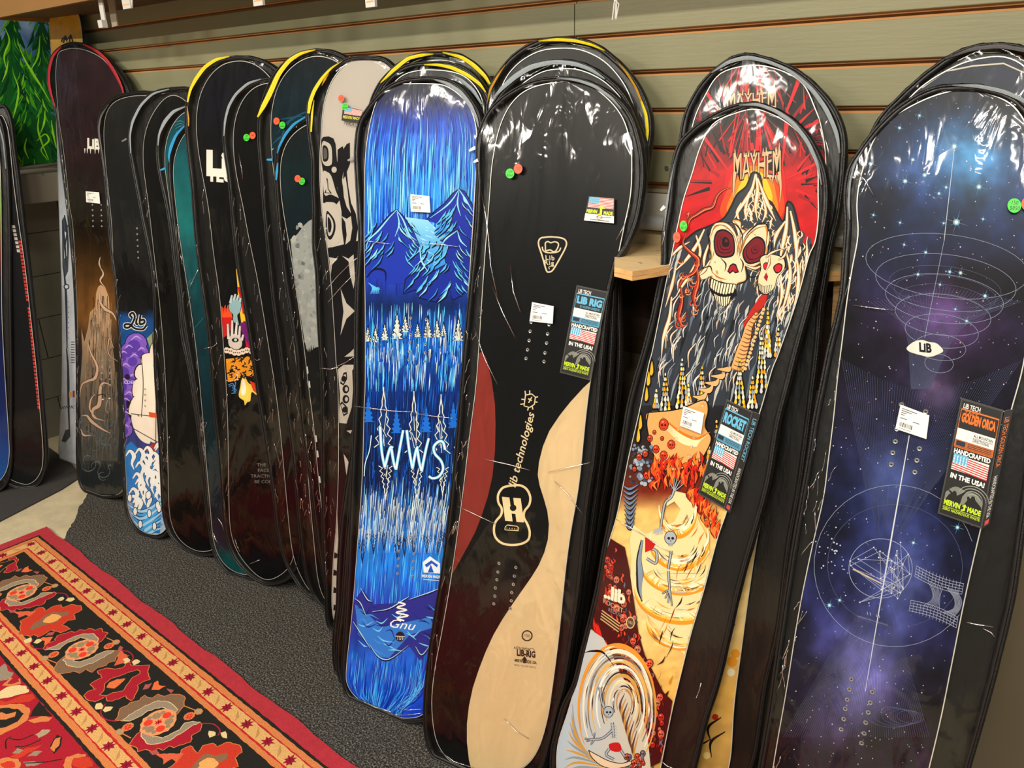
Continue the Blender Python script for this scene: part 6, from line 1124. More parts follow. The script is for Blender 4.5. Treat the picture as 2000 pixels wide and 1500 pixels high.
a = b.art; at = b.at; rnd = random.Random(50); E5 = lambda L: [(1240+x/2.5, 100+y/2.5) for x, y in L]; BK = (16, 14, 16); BONE = (226, 208, 172); OC = (206, 140, 60)
skull_top(a, 0, 0)
a.poly(E5([(480, 540), (700, 540), (740, 700), (730, 860), (560, 900), (420, 860), (430, 720)]), (208, 22, 24), 8, smooth=True)
for P, c, ly in (([(500, 560), (590, 545), (680, 570), (715, 660), (720, 800), (560, 900), (420, 800), (450, 680)], (226, 70, 20), 9), ([(520, 580), (590, 560), (660, 600), (690, 700), (690, 800), (560, 860), (450, 790), (480, 680)], (238, 130, 20), 10), ([(550, 600), (592, 580), (640, 620), (670, 740), (560, 820), (480, 760), (510, 660)], (246, 196, 40), 11)): a.poly(E5(P), c, ly, smooth=True)
mayhem(a, 1479, 325, 92, 52, .06)
# mountain
mt2 = E5([(590, 590), (612, 610), (625, 680), (640, 720), (668, 740), (690, 780), (720, 830), (735, 800), (740, 750), (752, 735), (775, 760), (800, 860), (815, 940), (830, 980), (838, 930), (848, 925), (862, 960), (858, 1040), (850, 1000), (820, 1200), (760, 1400), (640, 1730), (30, 1730), (140, 1250), (160, 1120), (170, 1000), (240, 930), (300, 880), (350, 860), (430, 820), (470, 760), (500, 700), (545, 660), (570, 600)])
a.poly(mt2, (50, 56, 66), 16, dens=10); a.stroke(mt2[:22], 4, BK, 17); a.stroke(mt2[-9:]+[mt2[0]], 4, BK, 17)
def bone(P, w, lay=20, c=BONE, rim=BK, hl=(246, 240, 224), oc=OC):
    a.stroke(P, w*.3+1.6, rim, lay, 1.2, mid=w+2.6); a.stroke(P, w*.3+.6, oc, lay+1, .6, mid=w+.6); a.stroke(P, w*.3, c, lay+2, .4, mid=w*.75); a.stroke([(x-.4, y-.4) for x, y in P], .3, hl, lay+3, .2, mid=w*.34)
for P, w in (([(590, 600), (570, 680), (520, 760), (480, 830)], 8), ([(592, 600), (600, 680), (590, 760), (600, 830)], 8), ([(600, 620), (630, 700), (660, 770), (690, 830)], 8), ([(560, 700), (540, 780), (550, 830)], 6), ([(520, 740), (500, 790), (520, 850)], 6), ([(630, 730), (640, 790), (620, 840)], 6), ([(745, 760), (740, 860), (720, 960), (700, 1060)], 9), ([(760, 780), (780, 880), (790, 980), (780, 1080)], 9), ([(735, 830), (690, 900), (680, 960)], 8), ([(840, 940), (840, 1020), (820, 1120)], 7), ([(790, 1000), (800, 1100), (790, 1200), (760, 1300)], 8), ([(740, 980), (760, 1080), (740, 1200), (700, 1320)], 8), ([(700, 1080), (720, 1180), (690, 1300)], 7),
    ([(340, 870), (300, 950), (250, 1020), (190, 1080)], 8), ([(300, 900), (320, 980), (290, 1060), (230, 1150), (200, 1200)], 8), ([(370, 920), (340, 1010), (340, 1080)], 6), ([(170, 1010), (220, 960), (270, 930)], 6), ([(180, 1200), (170, 1300), (140, 1400), (130, 1500)], 8), ([(200, 1060), (180, 1150), (150, 1250)], 7)): bone(E5(P), w)
for k in range(60):
    t = rnd.random(); y = 660+t*230; x = 592+rnd.uniform(-1, 1)*(18+t*130); sgn = rnd.choice([-1, 1]); L = rnd.uniform(30, 60); bone(E5([(x, y), (x+sgn*L*.25, y+L*.3), (x+sgn*L*.2, y+L*.7), (x+sgn*L*.45, y+L)]), rnd.uniform(2, 4), 18)
    if k % 2: a.disc(*E5([(x+sgn*14, y+20)])[0], 3.4, (54, 64, 78), 18, 8, 7)
for k in range(70):
    x, y = rnd.uniform(690, 850), rnd.uniform(860, 1380)
    if x > 880-(y-900)*.26: continue
    L = rnd.uniform(30, 70); bone(E5([(x, y), (x+rnd.uniform(-16, 16), y+L*.5), (x+rnd.uniform(-12, 6), y+L)]), rnd.uniform(2.5, 5), 18); a.disc(*E5([(x+10, y+20)])[0], 3, (60, 70, 84), 18, 8, 8)
for k in range(300):
    x, y = rnd.uniform(60, 850), rnd.uniform(900, 1640)
    if x < 150+(1300-y)*.1 or x > 900-(y-900)*.28 or (y < 1060 and 360 < x < 660): continue
    L = rnd.uniform(60, 150); c = rnd.choice([(96, 108, 124), (150, 158, 168), (70, 80, 96), (190, 190, 186), (56, 62, 72), (28, 30, 34)]); a.stroke(E5([(x, y), (x-L*.16, y+L*.4), (x-L*.3, y+L)]), 1, c, 17, .5, mid=rnd.uniform(3, 7))
for k in range(130):
    x, y = rnd.uniform(100, 800), rnd.uniform(1050, 1600)
    if x < 150+(1300-y)*.1 or x > 900-(y-900)*.28: continue
    L = rnd.uniform(50, 130); bone(E5([(x, y), (x-L*.3+rnd.uniform(-8, 8), y+L*.4), (x-L*.3, y+L)]), rnd.uniform(2, 4), 18, rnd.choice([(206, 206, 204), (120, 128, 140), (226, 214, 190), (80, 88, 100)]), hl=(226, 228, 230), oc=rnd.choice([(90, 96, 110), OC, (60, 64, 74)]))
# big skull
sk = E5([(380, 860), (420, 840), (470, 860), (500, 900), (520, 830), (480, 820), (540, 870), (600, 850), (640, 840), (655, 880), (650, 1000), (610, 1040), (560, 1060), (540, 1050), (545, 1120), (500, 1140), (490, 1190), (450, 1240), (420, 1230), (380, 1190), (360, 1140), (370, 1100), (320, 1120), (300, 1090), (330, 1060), (370, 1010), (360, 950), (360, 900)])
a.poly(sk, BK, 26, smooth=True); cx, cy = 1240+490/2.5, 100+1010/2.5; a.poly([(cx+(x-cx)*.965, cy+(y-cy)*.97) for x, y in sk], OC, 27, smooth=True); a.poly([(cx+(x-cx)*.92, cy+(y-cy)*.94) for x, y in sk], (232, 214, 176), 28, smooth=True)
for P in (E5([(385, 930), (400, 880), (440, 870), (480, 900), (490, 960), (480, 1000), (430, 1010), (395, 990)]), E5([(525, 990), (540, 950), (590, 905), (630, 920), (640, 970), (620, 1020), (570, 1040), (540, 1030)])):
    a.poly(P, BK, 30, smooth=True); ex_, ey_ = sum(p[0] for p in P)/len(P), sum(p[1] for p in P)/len(P)
    for i, kk in enumerate((.87, .71, .67, .52, .48, .35, .31, .16, .11)): a.poly([(ex_+(x-ex_)*kk+i*.5, ey_+(y-ey_)*kk-i*.8) for x, y in P], (122, 20, 34) if i % 2 == 0 else (34, 8, 14), 31+i*.6, smooth=True)
for P, w in (([(370, 900), (390, 850), (440, 845), (480, 880), (500, 930), (510, 990)], 6), ([(640, 850), (590, 860), (540, 900), (520, 960), (512, 1000)], 9), ([(655, 880), (650, 930), (645, 960)], 5), ([(480, 830), (505, 870), (512, 930)], 6), ([(370, 1020), (340, 1070), (310, 1100)], 6), ([(540, 1045), (590, 1060), (640, 1030)], 5), ([(550, 1060), (600, 1080)], 4)): bone(E5(P), w, 38)
a.poly(E5([(452, 1075), (465, 1045), (480, 1035), (495, 1040), (510, 1080), (490, 1085), (480, 1075), (465, 1088)]), BK, 42); a.poly(E5([(458, 1072), (470, 1048), (483, 1042), (492, 1048), (503, 1076), (488, 1078), (480, 1068), (465, 1080)]), (168, 22, 40), 43)
def teeth(P, Q, n, lay=42):
    for i in range(n):
        t0, t1 = (i+.06)/n, (i+.94)/n; g = lambda L, t: tuple(np.array(L[int(t*(len(L)-1)-1e-6)])*(1-(t*(len(L)-1)-int(t*(len(L)-1)-1e-6)))+np.array(L[int(t*(len(L)-1)-1e-6)+1])*(t*(len(L)-1)-int(t*(len(L)-1)-1e-6)))
        A_, B_, C_, D_ = g(P, t0), g(P, t1), g(Q, t1), g(Q, t0); m_ = ((C_[0]+D_[0])/2, (C_[1]+D_[1])/2+2.5); a.poly([A_, B_, C_, m_, D_], (240, 226, 190), lay+1); a.stroke([A_, B_, C_, m_, D_, A_], 1.1, (40, 30, 26), lay+2, smooth=False)
a.poly(E5([(370, 1110), (490, 1150), (500, 1190), (440, 1235), (390, 1200), (365, 1150)]), BK, 40)
teeth(E5([(375, 1105), (410, 1125), (450, 1135), (495, 1135)]), E5([(368, 1150), (400, 1175), (440, 1185), (485, 1175)]), 9); teeth(E5([(385, 1180), (410, 1195), (440, 1200), (470, 1195)]), E5([(395, 1215), (415, 1235), (440, 1245), (462, 1225)]), 7)
for k in range(70):
    t = rnd.uniform(0, 6.28); x, y = 505+rnd.uniform(.72, .95)*150*math.cos(t), 1010+rnd.uniform(.75, .95)*185*math.sin(t); q = t+1.57; L = rnd.uniform(10, 30)
    if (y < 880 and abs(x-505) > 130) or (y > 1130 and x > 520): continue
    a.stroke(E5([(x, y), (x+L*.5*math.cos(q), y+L*.5*math.sin(q)), (x+L*math.cos(q), y+L*math.sin(q))]), .4, rnd.choice([(190, 120, 50), (120, 84, 50), (206, 160, 96), (90, 80, 70)]), 29, .3, mid=1.6)
for P in ([(352, 1010), (368, 940), (356, 880), (392, 846)], [(440, 836), (492, 846), (526, 900), (517, 985)], [(660, 836), (610, 842), (556, 884), (528, 930)], [(655, 870), (668, 940), (655, 1010), (610, 1048)], [(540, 1050), (552, 1110), (505, 1142)], [(360, 1100), (420, 1128), (500, 1140)], [(330, 1065), (368, 1050), (380, 1085)], [(545, 1060), (560, 1100), (600, 1100)], [(420, 1010), (445, 1040), (440, 1075)], [(515, 1010), (530, 1040), (520, 1080)]): a.stroke(E5(P), .8, BK, 43, .6, mid=3)
for P in ([(520, 905), (504, 960), (500, 1000)], [(556, 890), (525, 950), (508, 1010)], [(600, 858), (560, 885)], [(380, 1080), (410, 1105), (450, 1115)], [(580, 1062), (630, 1040)]): a.stroke(E5(P), .6, (190, 116, 46), 42, .4, mid=3.4)
# small skull
ss = E5([(610, 1010), (640, 990), (680, 990), (730, 1010), (735, 1060), (700, 1100), (680, 1160), (640, 1190), (605, 1170), (600, 1110), (615, 1060)])
a.poly(ss, BK, 44, smooth=True); cx, cy = 1240+665/2.5, 100+1090/2.5; a.poly([(cx+(x-cx)*.93, cy+(y-cy)*.95) for x, y in ss], (230, 212, 172), 45, smooth=True)
for P in (E5([(628, 1040), (645, 1030), (650, 1050), (640, 1068), (630, 1062)]), E5([(676, 1055), (700, 1035), (722, 1045), (715, 1075), (690, 1085)])): a.poly(P, BK, 47, smooth=True); ex_, ey_ = sum(p[0] for p in P)/len(P), sum(p[1] for p in P)/len(P); a.poly([(ex_+(x-ex_)*.75, ey_+(y-ey_)*.75) for x, y in P], (206, 26, 40), 48, smooth=True)
a.poly(E5([(630, 1105), (642, 1080), (652, 1100), (645, 1125)]), (160, 20, 36), 48); teeth(E5([(606, 1135), (630, 1150), (670, 1140)]), E5([(606, 1160), (630, 1182), (664, 1168)]), 7, 46)
for P in ([(640, 1010), (660, 990), (690, 975), (740, 960)], [(700, 1020), (730, 1000), (745, 960)], [(660, 1000), (655, 1040), (640, 1075)]): bone(E5(P), 4, 49)
a.poly(E5([(615, 1195), (650, 1180), (640, 1230), (600, 1280), (560, 1340), (540, 1400), (530, 1330), (570, 1260)]), (190, 40, 30), 44)
# the winding road of the mountain and the red smoke
for P, w in (([(600, 1280), (560, 1340), (545, 1400), (520, 1480), (500, 1560)], 26),): a.stroke(E5(P), 10, BK, 44, w+4); a.stroke(E5(P), 8, (222, 170, 110), 45, w)
for k in range(16): t = k/15; x, y = 600-t*90, 1260+t*290; a.stroke(E5([(x-20-t*14, y), (x, y+10), (x+20+t*14, y-6)]), 1, (120, 60, 30), 47, .6, mid=2.4); a.disc(*E5([(x+30, y)])[0], 3.4, (232, 190, 130), 48, 8)
for P, w in (([(470, 665), (430, 680), (400, 710), (380, 760), (340, 775), (300, 800), (270, 820), (255, 860), (245, 900)], 9), ([(245, 900), (235, 940), (270, 980), (310, 1020), (290, 1080), (240, 1110), (215, 1150)], 12), ([(300, 1040), (310, 1120), (290, 1200), (300, 1260)], 14), ([(225, 1150), (230, 1220), (215, 1300), (235, 1350)], 12), ([(255, 820), (262, 790), (250, 800)], 4)):
    Q = E5(P); a.stroke(Q, 2, (60, 10, 10), 50, 3, mid=w); a.stroke(Q, 1, (176, 46, 30), 51, 2, mid=w*.6); a.stroke([(x+1.6, y) for x, y in Q], .4, (232, 140, 90), 52, .4, mid=1.8)
for k in range(26):
    x, y = rnd.uniform(215, 310), rnd.uniform(1020, 1340); r = rnd.uniform(8, 18); a.stroke(E5([(x+r*math.cos(t), y+r*math.sin(t)) for t in np.linspace(0, 4.4, 6)]), 1, rnd.choice([(214, 84, 50), (120, 20, 18), (236, 150, 100)]), 52, .5, mid=2.4)
# trees of flame yellow and grey
F6 = lambda L: [(1150+x/3.3333, 700+y/3.3333) for x, y in L]
def drip(x, y0, y1, w, lay=54):
    n = max(4, int((y1-y0)/9)); a.poly([(x, y0), (x+w*.5, (y0+y1)/2), (x+w*.9, y1), (x-w*.9, y1), (x-w*.5, (y0+y1)/2)], BK, lay)
    for i in range(n):
        t = (i+.4)/n; yy = y0+(y1-y0)*t
        for sx in (-.55, 0, .55):
            xx = x+sx*w*t+rnd.uniform(-1, 1); h = 5+7*t; c = rnd.choice([(206, 210, 206), (150, 160, 170), (246, 204, 50), (232, 160, 20), (240, 232, 200)]); a.poly([(xx, yy-h), (xx+h*.34, yy), (xx, yy+h*.5), (xx-h*.34, yy)], BK, lay+1, smooth=True); a.poly([(xx, yy-h*.8), (xx+h*.24, yy), (xx, yy+h*.34), (xx-h*.24, yy)], c, lay+2, smooth=True)
for x, y0, y1, w in ((1300, 728, 806, 15), (1333, 700, 800, 18), (1371, 715, 786, 14), (1345, 750, 795, 9), (1378, 755, 785, 8), (1445, 700, 800, 18), (1470, 735, 800, 14), (1500, 600, 700, 10), (1488, 640, 770, 18), (1520, 640, 700, 12), (1282, 760, 800, 8), (1400, 820, 900, 9), (1385, 850, 920, 7)): drip(x, y0, y1, w)
for x, y in ((1272, 725), (1262, 775), (1250, 830), (1246, 855), (1266, 745)): a.poly([(x+2, y-26), (x+7, y), (x+2, y+12), (x-4, y+6), (x-4, y-6)], BK, 54, smooth=True); a.poly([(x+2, y-20), (x+4.6, y), (x+1, y+8), (x-2, y+3)], (238, 180, 40), 55, smooth=True)
# flesh ribs and bubbles
fl = F6([(390, 350), (520, 340), (620, 320), (750, 270), (780, 330), (760, 440), (800, 520), (760, 620), (700, 700), (600, 720), (500, 730), (430, 640), (400, 540), (380, 430)]); a.poly(fl, (224, 168, 100), 58, smooth=True); a.stroke(fl+[fl[0]], 2.4, BK, 59)
for i in range(7): t = i/6; a.stroke(F6([(480+t*20, 380+t*60), (600, 480+t*50), (700, 520+t*36), (790-t*80, 480+t*50)]), 1.5, (210, 120, 30), 60, 1, mid=7-t*2); a.stroke(F6([(480+t*20, 392+t*60), (600, 494+t*50), (700, 534+t*36), (780-t*80, 494+t*50)]), .5, (246, 226, 180), 61, .5, mid=3)
for i in range(6): a.stroke(F6([(640+i*40, 290-i*44), (700+i*42, 300-i*46), (740+i*36, 250-i*40)]), 3, BK, 57, 3, mid=15); a.stroke(F6([(640+i*40, 290-i*44), (700+i*42, 300-i*46), (740+i*36, 250-i*40)]), 2, (226, 178, 120), 58, 2, mid=11)
def tiny_skull(x, y, r, c=(200, 60, 36), lay=64):
    a.disc(x, y, r+1.2, (30, 8, 8), lay, 9, r*1.25+1.2); a.disc(x, y, r, c, lay+1, 9, r*1.25); a.disc(x-r*.35, y+r*.1, r*.24, (40, 8, 10), lay+2, 6); a.disc(x+r*.35, y+r*.1, r*.24, (40, 8, 10), lay+2, 6); a.line((x-r*.3, y+r*.8), (x+r*.3, y+r*.8), .8, (40, 8, 10), lay+2); a.disc(x-r*.2, y-r*.6, r*.3, (240, 150, 110), lay+2, 6, r*.2)
for x, y, r in ((490, 430, 9), (400, 520, 5), (440, 590, 6), (370, 620, 5), (490, 630, 7), (540, 560, 7), (480, 520, 3), (430, 480, 3), (330, 640, 5), (380, 760, 6), (300, 720, 4), (470, 710, 3)): tiny_skull(*F6([(x, y)])[0], r)
for k in range(60): x, y = rnd.uniform(270, 420), rnd.uniform(560, 820); a.disc(*F6([(x, y)])[0], rnd.uniform(2, 5), rnd.choice([(120, 136, 160), (170, 180, 190), (60, 66, 80)]), 62, 8)
# flames round the big wave
for k in range(150):
    t = rnd.random(); 
    if k < 80: x, y = 400+t*380, 720+rnd.uniform(-20, 130)-t*30
    else: x, y = 660+t*230, 860+t*330+rnd.uniform(-40, 60)
    L = rnd.uniform(30, 90); P = F6([(x, y+20), (x+rnd.uniform(-26, 10), y-L*.4), (x+rnd.uniform(-10, 26), y-L)]); a.stroke(P, 2, (50, 10, 10), 66, .5, mid=9); a.stroke(P, 1, rnd.choice([(206, 40, 24), (226, 84, 30), (150, 20, 20), (240, 130, 50)]), 67, .4, mid=5.4)
# rib cage at the left edge
for i in range(9): a.stroke(F6([(225+i*2, 830+i*30), (270, 850+i*32), (330-i*4, 820+i*30)]), 2, BK, 66, 1, mid=9); a.stroke(F6([(225+i*2, 828+i*30), (270, 848+i*32), (330-i*4, 818+i*30)]), 1, (110, 132, 166), 67, .6, mid=5)
# the great pale wave: nested crescents
cxw, cyw = F6([(600, 1010)])[0]
wv = F6([(560, 860), (640, 880), (690, 960), (720, 1060), (760, 1130), (790, 1260), (740, 1330), (700, 1400), (800, 1330), (860, 1380), (800, 1600), (760, 1800), (700, 2000), (600, 1900), (460, 1760), (330, 1600), (270, 1500), (280, 1300), (270, 1180), (290, 1080), (370, 1140), (480, 1100), (560, 1060), (600, 980), (560, 930), (510, 960), (505, 920)])
a.poly(wv, (236, 214, 160), 62, dens=10)
for i, (x0, y0, rx, ry, c) in enumerate(((580, 1010, 120, 150, (244, 232, 206)), (590, 1200, 190, 170, (240, 232, 214)), (600, 1340, 260, 190, (240, 224, 180)), (600, 1500, 300, 220, (242, 226, 180)), (640, 1720, 260, 170, (242, 214, 150)))):
    pts = [(x0+rx*math.cos(t), y0+ry*math.sin(t)) for t in np.linspace(-.3, 3.2, 14)]; a.stroke(F6(pts), 2, BK, 63+i % 2, 1, mid=7); a.stroke(F6([(x, y-8) for x, y in pts]), 2, (226, 148, 36), 65, 1, mid=13); a.stroke(F6([(x, y-26) for x, y in pts]), 2, (244, 198, 90), 66, 1, mid=8); a.stroke(F6([(x, y-50) for x, y in pts]), 1, c, 67, 1, mid=12)
for k in range(46): t = rnd.uniform(.2, 2.9); i = rnd.randrange(4); x0, y0, rx, ry = ((580, 1010, 110, 140), (590, 1200, 180, 160), (600, 1340, 250, 180), (600, 1500, 290, 210))[i]; a.stroke(F6([(x0+rx*kk*math.cos(t+dt), y0+ry*kk*math.sin(t+dt)) for kk, dt in ((.98, 0), (.86, .06), (.72, .12))]), 2.6, rnd.choice([(240, 170, 60), (250, 236, 200), (196, 180, 150), (232, 140, 30)]), 68, .4)
for k in range(170):
    i = rnd.randrange(5); x0, y0, rx, ry = ((580, 1010, 120, 150), (590, 1200, 190, 170), (600, 1340, 260, 190), (600, 1500, 300, 220), (640, 1720, 260, 170))[i]; kk = rnd.uniform(.45, .97); t0 = rnd.uniform(-.1, 2.4); dt = rnd.uniform(.3, .8)
    a.stroke(F6([(x0+rx*kk*math.cos(t0+dt*q), y0+ry*kk*math.sin(t0+dt*q)) for q in (0, .33, .66, 1)]), .4, rnd.choice([(250, 240, 216), (236, 222, 190), (228, 170, 74), (206, 120, 30), (190, 180, 164), (70, 50, 34), (242, 206, 120), (120, 96, 70)]), 68, .3, mid=rnd.uniform(1.2, 4.4))
for k in range(60):                                        # licks of shade along the right-hand rim
    y = rnd.uniform(700, 1500); x, y2 = b.at(rnd.uniform(.74, .97), y+400*0); a.stroke([(x, y2), (x-rnd.uniform(2, 8), y2+12), (x-rnd.uniform(6, 20), y2+rnd.uniform(18, 34))], .5, rnd.choice([(30, 22, 18), (206, 130, 40), (236, 190, 90), (150, 40, 24)]), 69, .3, mid=rnd.uniform(1.5, 4)) if y2 > 1000 else None
# red bubbly bank on the left and below
G7 = lambda L: [(1080+x/3.3333, 1050+y/3.3333) for x, y in L]
bank = G7([(370, 0), (470, 60), (500, 200), (520, 340), (540, 480), (560, 620), (600, 760), (650, 860), (720, 1000), (780, 1060), (760, 1200), (700, 1460), (620, 1500), (600, 1200), (480, 960), (400, 820), (330, 660), (240, 580), (300, 330)])
a.poly(bank, (70, 16, 18), 70, dens=10)
for k in range(150):
    t = rnd.random(); x = 320+t*380+rnd.uniform(-70, 70); y = 60+t*1300+rnd.uniform(-160, 160); c = rnd.choice([(190, 44, 34), (214, 80, 50), (120, 24, 24), (96, 110, 130), (60, 64, 76)]); L = rnd.uniform(20, 60)
    if x < 250+max(0, (y-560))*.42 or x > 790: continue
    P = G7([(x, y), (x+rnd.uniform(-14, 14), y+L*.5), (x+rnd.uniform(-8, 8), y+L)]); a.stroke(P, 2, (24, 6, 8), 71, .6, mid=7); a.stroke(P, 1.2, c, 72, .4, mid=4)
for k in range(70):
    t = rnd.random(); x = 330+t*370+rnd.uniform(-60, 60); y = 60+t*1300+rnd.uniform(-140, 140)
    if x < 260+max(0, (y-560))*.42 or x > 780: continue
    tiny_skull(*G7([(x, y)])[0], rnd.uniform(3, 7), rnd.choice([(176, 44, 36), (206, 84, 60), (190, 110, 90)]), 74)
for k in range(60): t = rnd.random(); x, y = 270+t*360, 560+t*760; L = rnd.uniform(30, 80); P = G7([(x, y+30), (x+rnd.uniform(-14, 14), y), (x-6, y-L)]); a.stroke(P, 2, (80, 10, 12), 73, .5, mid=8); a.stroke(P, 1, (214, 40, 30), 74, .4, mid=4.4)
# lower wave with its own curl
lw = G7([(240, 590), (330, 650), (390, 760), (440, 880), (520, 1000), (580, 1120), (620, 1300), (640, 1500), (620, 1700), (300, 1760), (20, 1700), (0, 1400), (60, 1180), (130, 980), (180, 790), (210, 650)])
a.poly(lw, lambda x, y: lerp((206, 196, 176), (176, 190, 204), min(1, max(0, (1250-x)/160))), 78, dens=10)
for i, (r, c, w) in enumerate(((1.0, (226, 150, 50), 10), (.9, (236, 226, 204), 9), (.8, (110, 104, 100), 4), (.72, (222, 176, 100), 9), (.62, (242, 236, 220), 7), (.52, (60, 40, 30), 3.4), (.46, (206, 158, 84), 7), (.36, (236, 214, 170), 5), (.27, (50, 34, 28), 3), (.2, (190, 130, 70), 5))):
    pts = [(420+r*250*math.cos(t)+(1-r)*60, 1120+r*420*math.sin(t)-(1-r)*60) for t in np.linspace(-3.7, .7, 20)]; pts = [(max(x, 20), y) for x, y in pts]; a.stroke(G7(pts), 1.5, c, 79+i % 3, 2, mid=w)
a.stroke(G7([(210, 745), (260, 735), (330, 745), (400, 830)]), 1, BK, 82, 1, mid=5)
for i in range(9): a.stroke(G7([(130-i*8, 1080+i*60), (150+i*3, 1250+i*30), (240+i*26, 1450+i*8)]), 1, (206, 150, 60) if i % 2 else (140, 150, 160), 80, 1, mid=5)
for i in range(10): a.stroke(G7([(470+i*10, 1010+i*30), (440+i*10, 1100+i*34), (480+i*8, 1240+i*26)]), 1, (196, 140, 70) if i % 2 else (90, 60, 50), 81, 1, mid=5)
for k in range(90):
    r = rnd.uniform(.15, 1.); t0 = rnd.uniform(-3.6, .3); dt = rnd.uniform(.25, .7); P = [(max(22, 420+r*250*math.cos(t0+dt*q)+(1-r)*60), 1120+r*420*math.sin(t0+dt*q)-(1-r)*60) for q in (0, .33, .66, 1)]
    a.stroke(G7(P), .4, rnd.choice([(70, 60, 56), (150, 160, 172), (244, 236, 216), (206, 146, 66), (120, 84, 50), (214, 190, 150)]), 83, .3, mid=rnd.uniform(1, 3.4))
# little skeletons
SG, SD = (168, 176, 186), (24, 22, 26)
def skel(segs, G_, k=1., lay=86):
    for P, w in segs: a.stroke(G_(P), w+2.2, SD, lay, w+1.6); 
    for P, w in segs: a.stroke(G_(P), w, SG, lay+1, w*.8)
def shead(x, y, r, lay=88):
    a.disc(x, y, r+1.3, SD, lay, 12, r*1.15+1.3); a.disc(x, y, r, SG, lay+1, 12, r*1.15); a.disc(x-r*.3, y+r*.1, r*.27, SD, lay+2, 7); a.disc(x+r*.4, y+r*.1, r*.27, SD, lay+2, 7); a.poly([(x, y+r*.4), (x+r*.2, y+r*.65), (x-r*.1, y+r*.65)], SD, lay+2); a.poly([(x-r*.5, y+r*.9), (x+r*.6, y+r*.9), (x+r*.3, y+r*1.5), (x-r*.3, y+r*1.5)], SG, lay+1)
    for i in range(4): a.line((x-r*.35+i*r*.25, y+r*.95), (x-r*.35+i*r*.25, y+r*1.35), .7, SD, lay+2)
F6b = F6
skel([([(560, 850), (540, 900), (500, 940), (480, 1040), (470, 1110)], 3.4), ([(555, 850), (560, 780)], 1.6), ([(560, 850), (580, 775)], 1.6), ([(563, 855), (600, 790)], 1.6), ([(565, 860), (620, 815)], 1.6), ([(555, 850), (530, 810)], 1.6), ([(540, 1250), (520, 1370)], 3.6), ([(520, 1380), (530, 1500)], 3.2), ([(370, 1230), (440, 1250), (440, 1330), (380, 1300)], 4), ([(530, 1500), (500, 1560)], 1.6), ([(530, 1500), (520, 1590)], 1.6), ([(530, 1500), (545, 1610)], 1.8), ([(530, 1500), (480, 1530)], 1.6)], F6b)
for i in range(6): a.stroke(F6([(420+i*9, 1140-i*3), (432+i*9, 1110-i*3), (440+i*9, 1150-i*2)]), 1.4, SG, 87)
shead(*F6([(535, 1165)])[0], 11); a.stroke(F6([(350, 1180), (330, 1300), (335, 1400), (330, 1500), (350, 1580)]), 5, SD, 85, 2, mid=15); a.stroke(F6([(352, 1180), (334, 1300), (340, 1400), (338, 1500), (350, 1570)]), 3, (130, 146, 168), 86, 1, mid=10); a.poly(F6([(370, 1160), (440, 1200), (420, 1240), (370, 1260)]), (190, 30, 30), 88)
skel([([(340, 1110), (320, 1060), (310, 980)], 3), ([(310, 1000), (300, 970)], 1.4), ([(312, 1000), (322, 968)], 1.4), ([(340, 1110), (330, 1040), (335, 1000)], 1.6), ([(390, 1250), (330, 1300), (270, 1310)], 3.2), ([(270, 1310), (210, 1305)], 2), ([(270, 1310), (220, 1322)], 1.6), ([(270, 1305), (275, 1265)], 1.6), ([(270, 1315), (250, 1345)], 1.6), ([(390, 1200), (400, 1300)], 4), ([(370, 1370), (350, 1410), (400, 1440)], 3.6), ([(440, 1370), (470, 1420)], 3.6)], G7)
for i in range(5): a.stroke(G7([(375, 1225+i*18), (395, 1215+i*18), (420, 1230+i*18)]), 1.5, SG, 87)
shead(*G7([(365, 1130)])[0], 9); a.poly(G7([(370, 1340), (430, 1330), (450, 1370), (430, 1390), (380, 1380)]), (190, 26, 30), 89, smooth=True)
sb = G7([(235, 1380), (290, 1410), (370, 1450), (450, 1465), (510, 1450), (500, 1480), (400, 1500), (320, 1480), (260, 1430)]); a.poly(sb, (226, 200, 170), 88, smooth=True); a.stroke(sb+[sb[0]], 1.6, SD, 89)
for k in range(24): tiny_skull(*G7([(rnd.uniform(470, 600), rnd.uniform(1390, 1500))])[0], rnd.uniform(3, 6), rnd.choice([(120, 130, 150), (176, 60, 44), (90, 96, 110)]), 84)
a.text('..lib', G7([(405, 372)])[0], (30, 10), (2, -34), (238, 224, 196), 92, bold=.05); a.text('ROCKET', G7([(392, 440)])[0], (10, 5.4), (-2, -15), (214, 176, 130), 92, bold=.0, shear=.3); a.text('REDUX', G7([(405, 485)])[0], (8, 4), (-1, -11), (150, 140, 150), 92, shear=.3)
a.quad(G7([(320, 460), (440, 560), (432, 620), (310, 520)]), (60, 16, 18), 90)
for i in range(4): a.line(G7([(322-i*3, 470+i*18)])[0], G7([(440-i*3, 556+i*18)])[0], 2.4, (196, 160, 110), 92)
a.disc(*G7([(508, 550)])[0], 8.6, (206, 180, 130), 92, 16, 12); a.disc(*G7([(508, 550)])[0], 6.6, (90, 60, 50), 93, 14, 9.6); a.text('162', G7([(508, 550)])[0], (6, 2), (0, -8), (226, 200, 160), 94)
finish(b)
price_label(b, [(1338, 792), (1378, 806), (1372, 846), (1331, 830)])
dots(b, (1338, 442), (1325, 464), (7, 10.5), '163 $610', '162')
info_card(b, [(1422, 779), (1473, 803), (1418, 992), (1366, 962)], 'ROCKET', (96, 178, 214), '', side=[(1474, 803), (1487, 808), (1428, 1000), (1418, 992)])
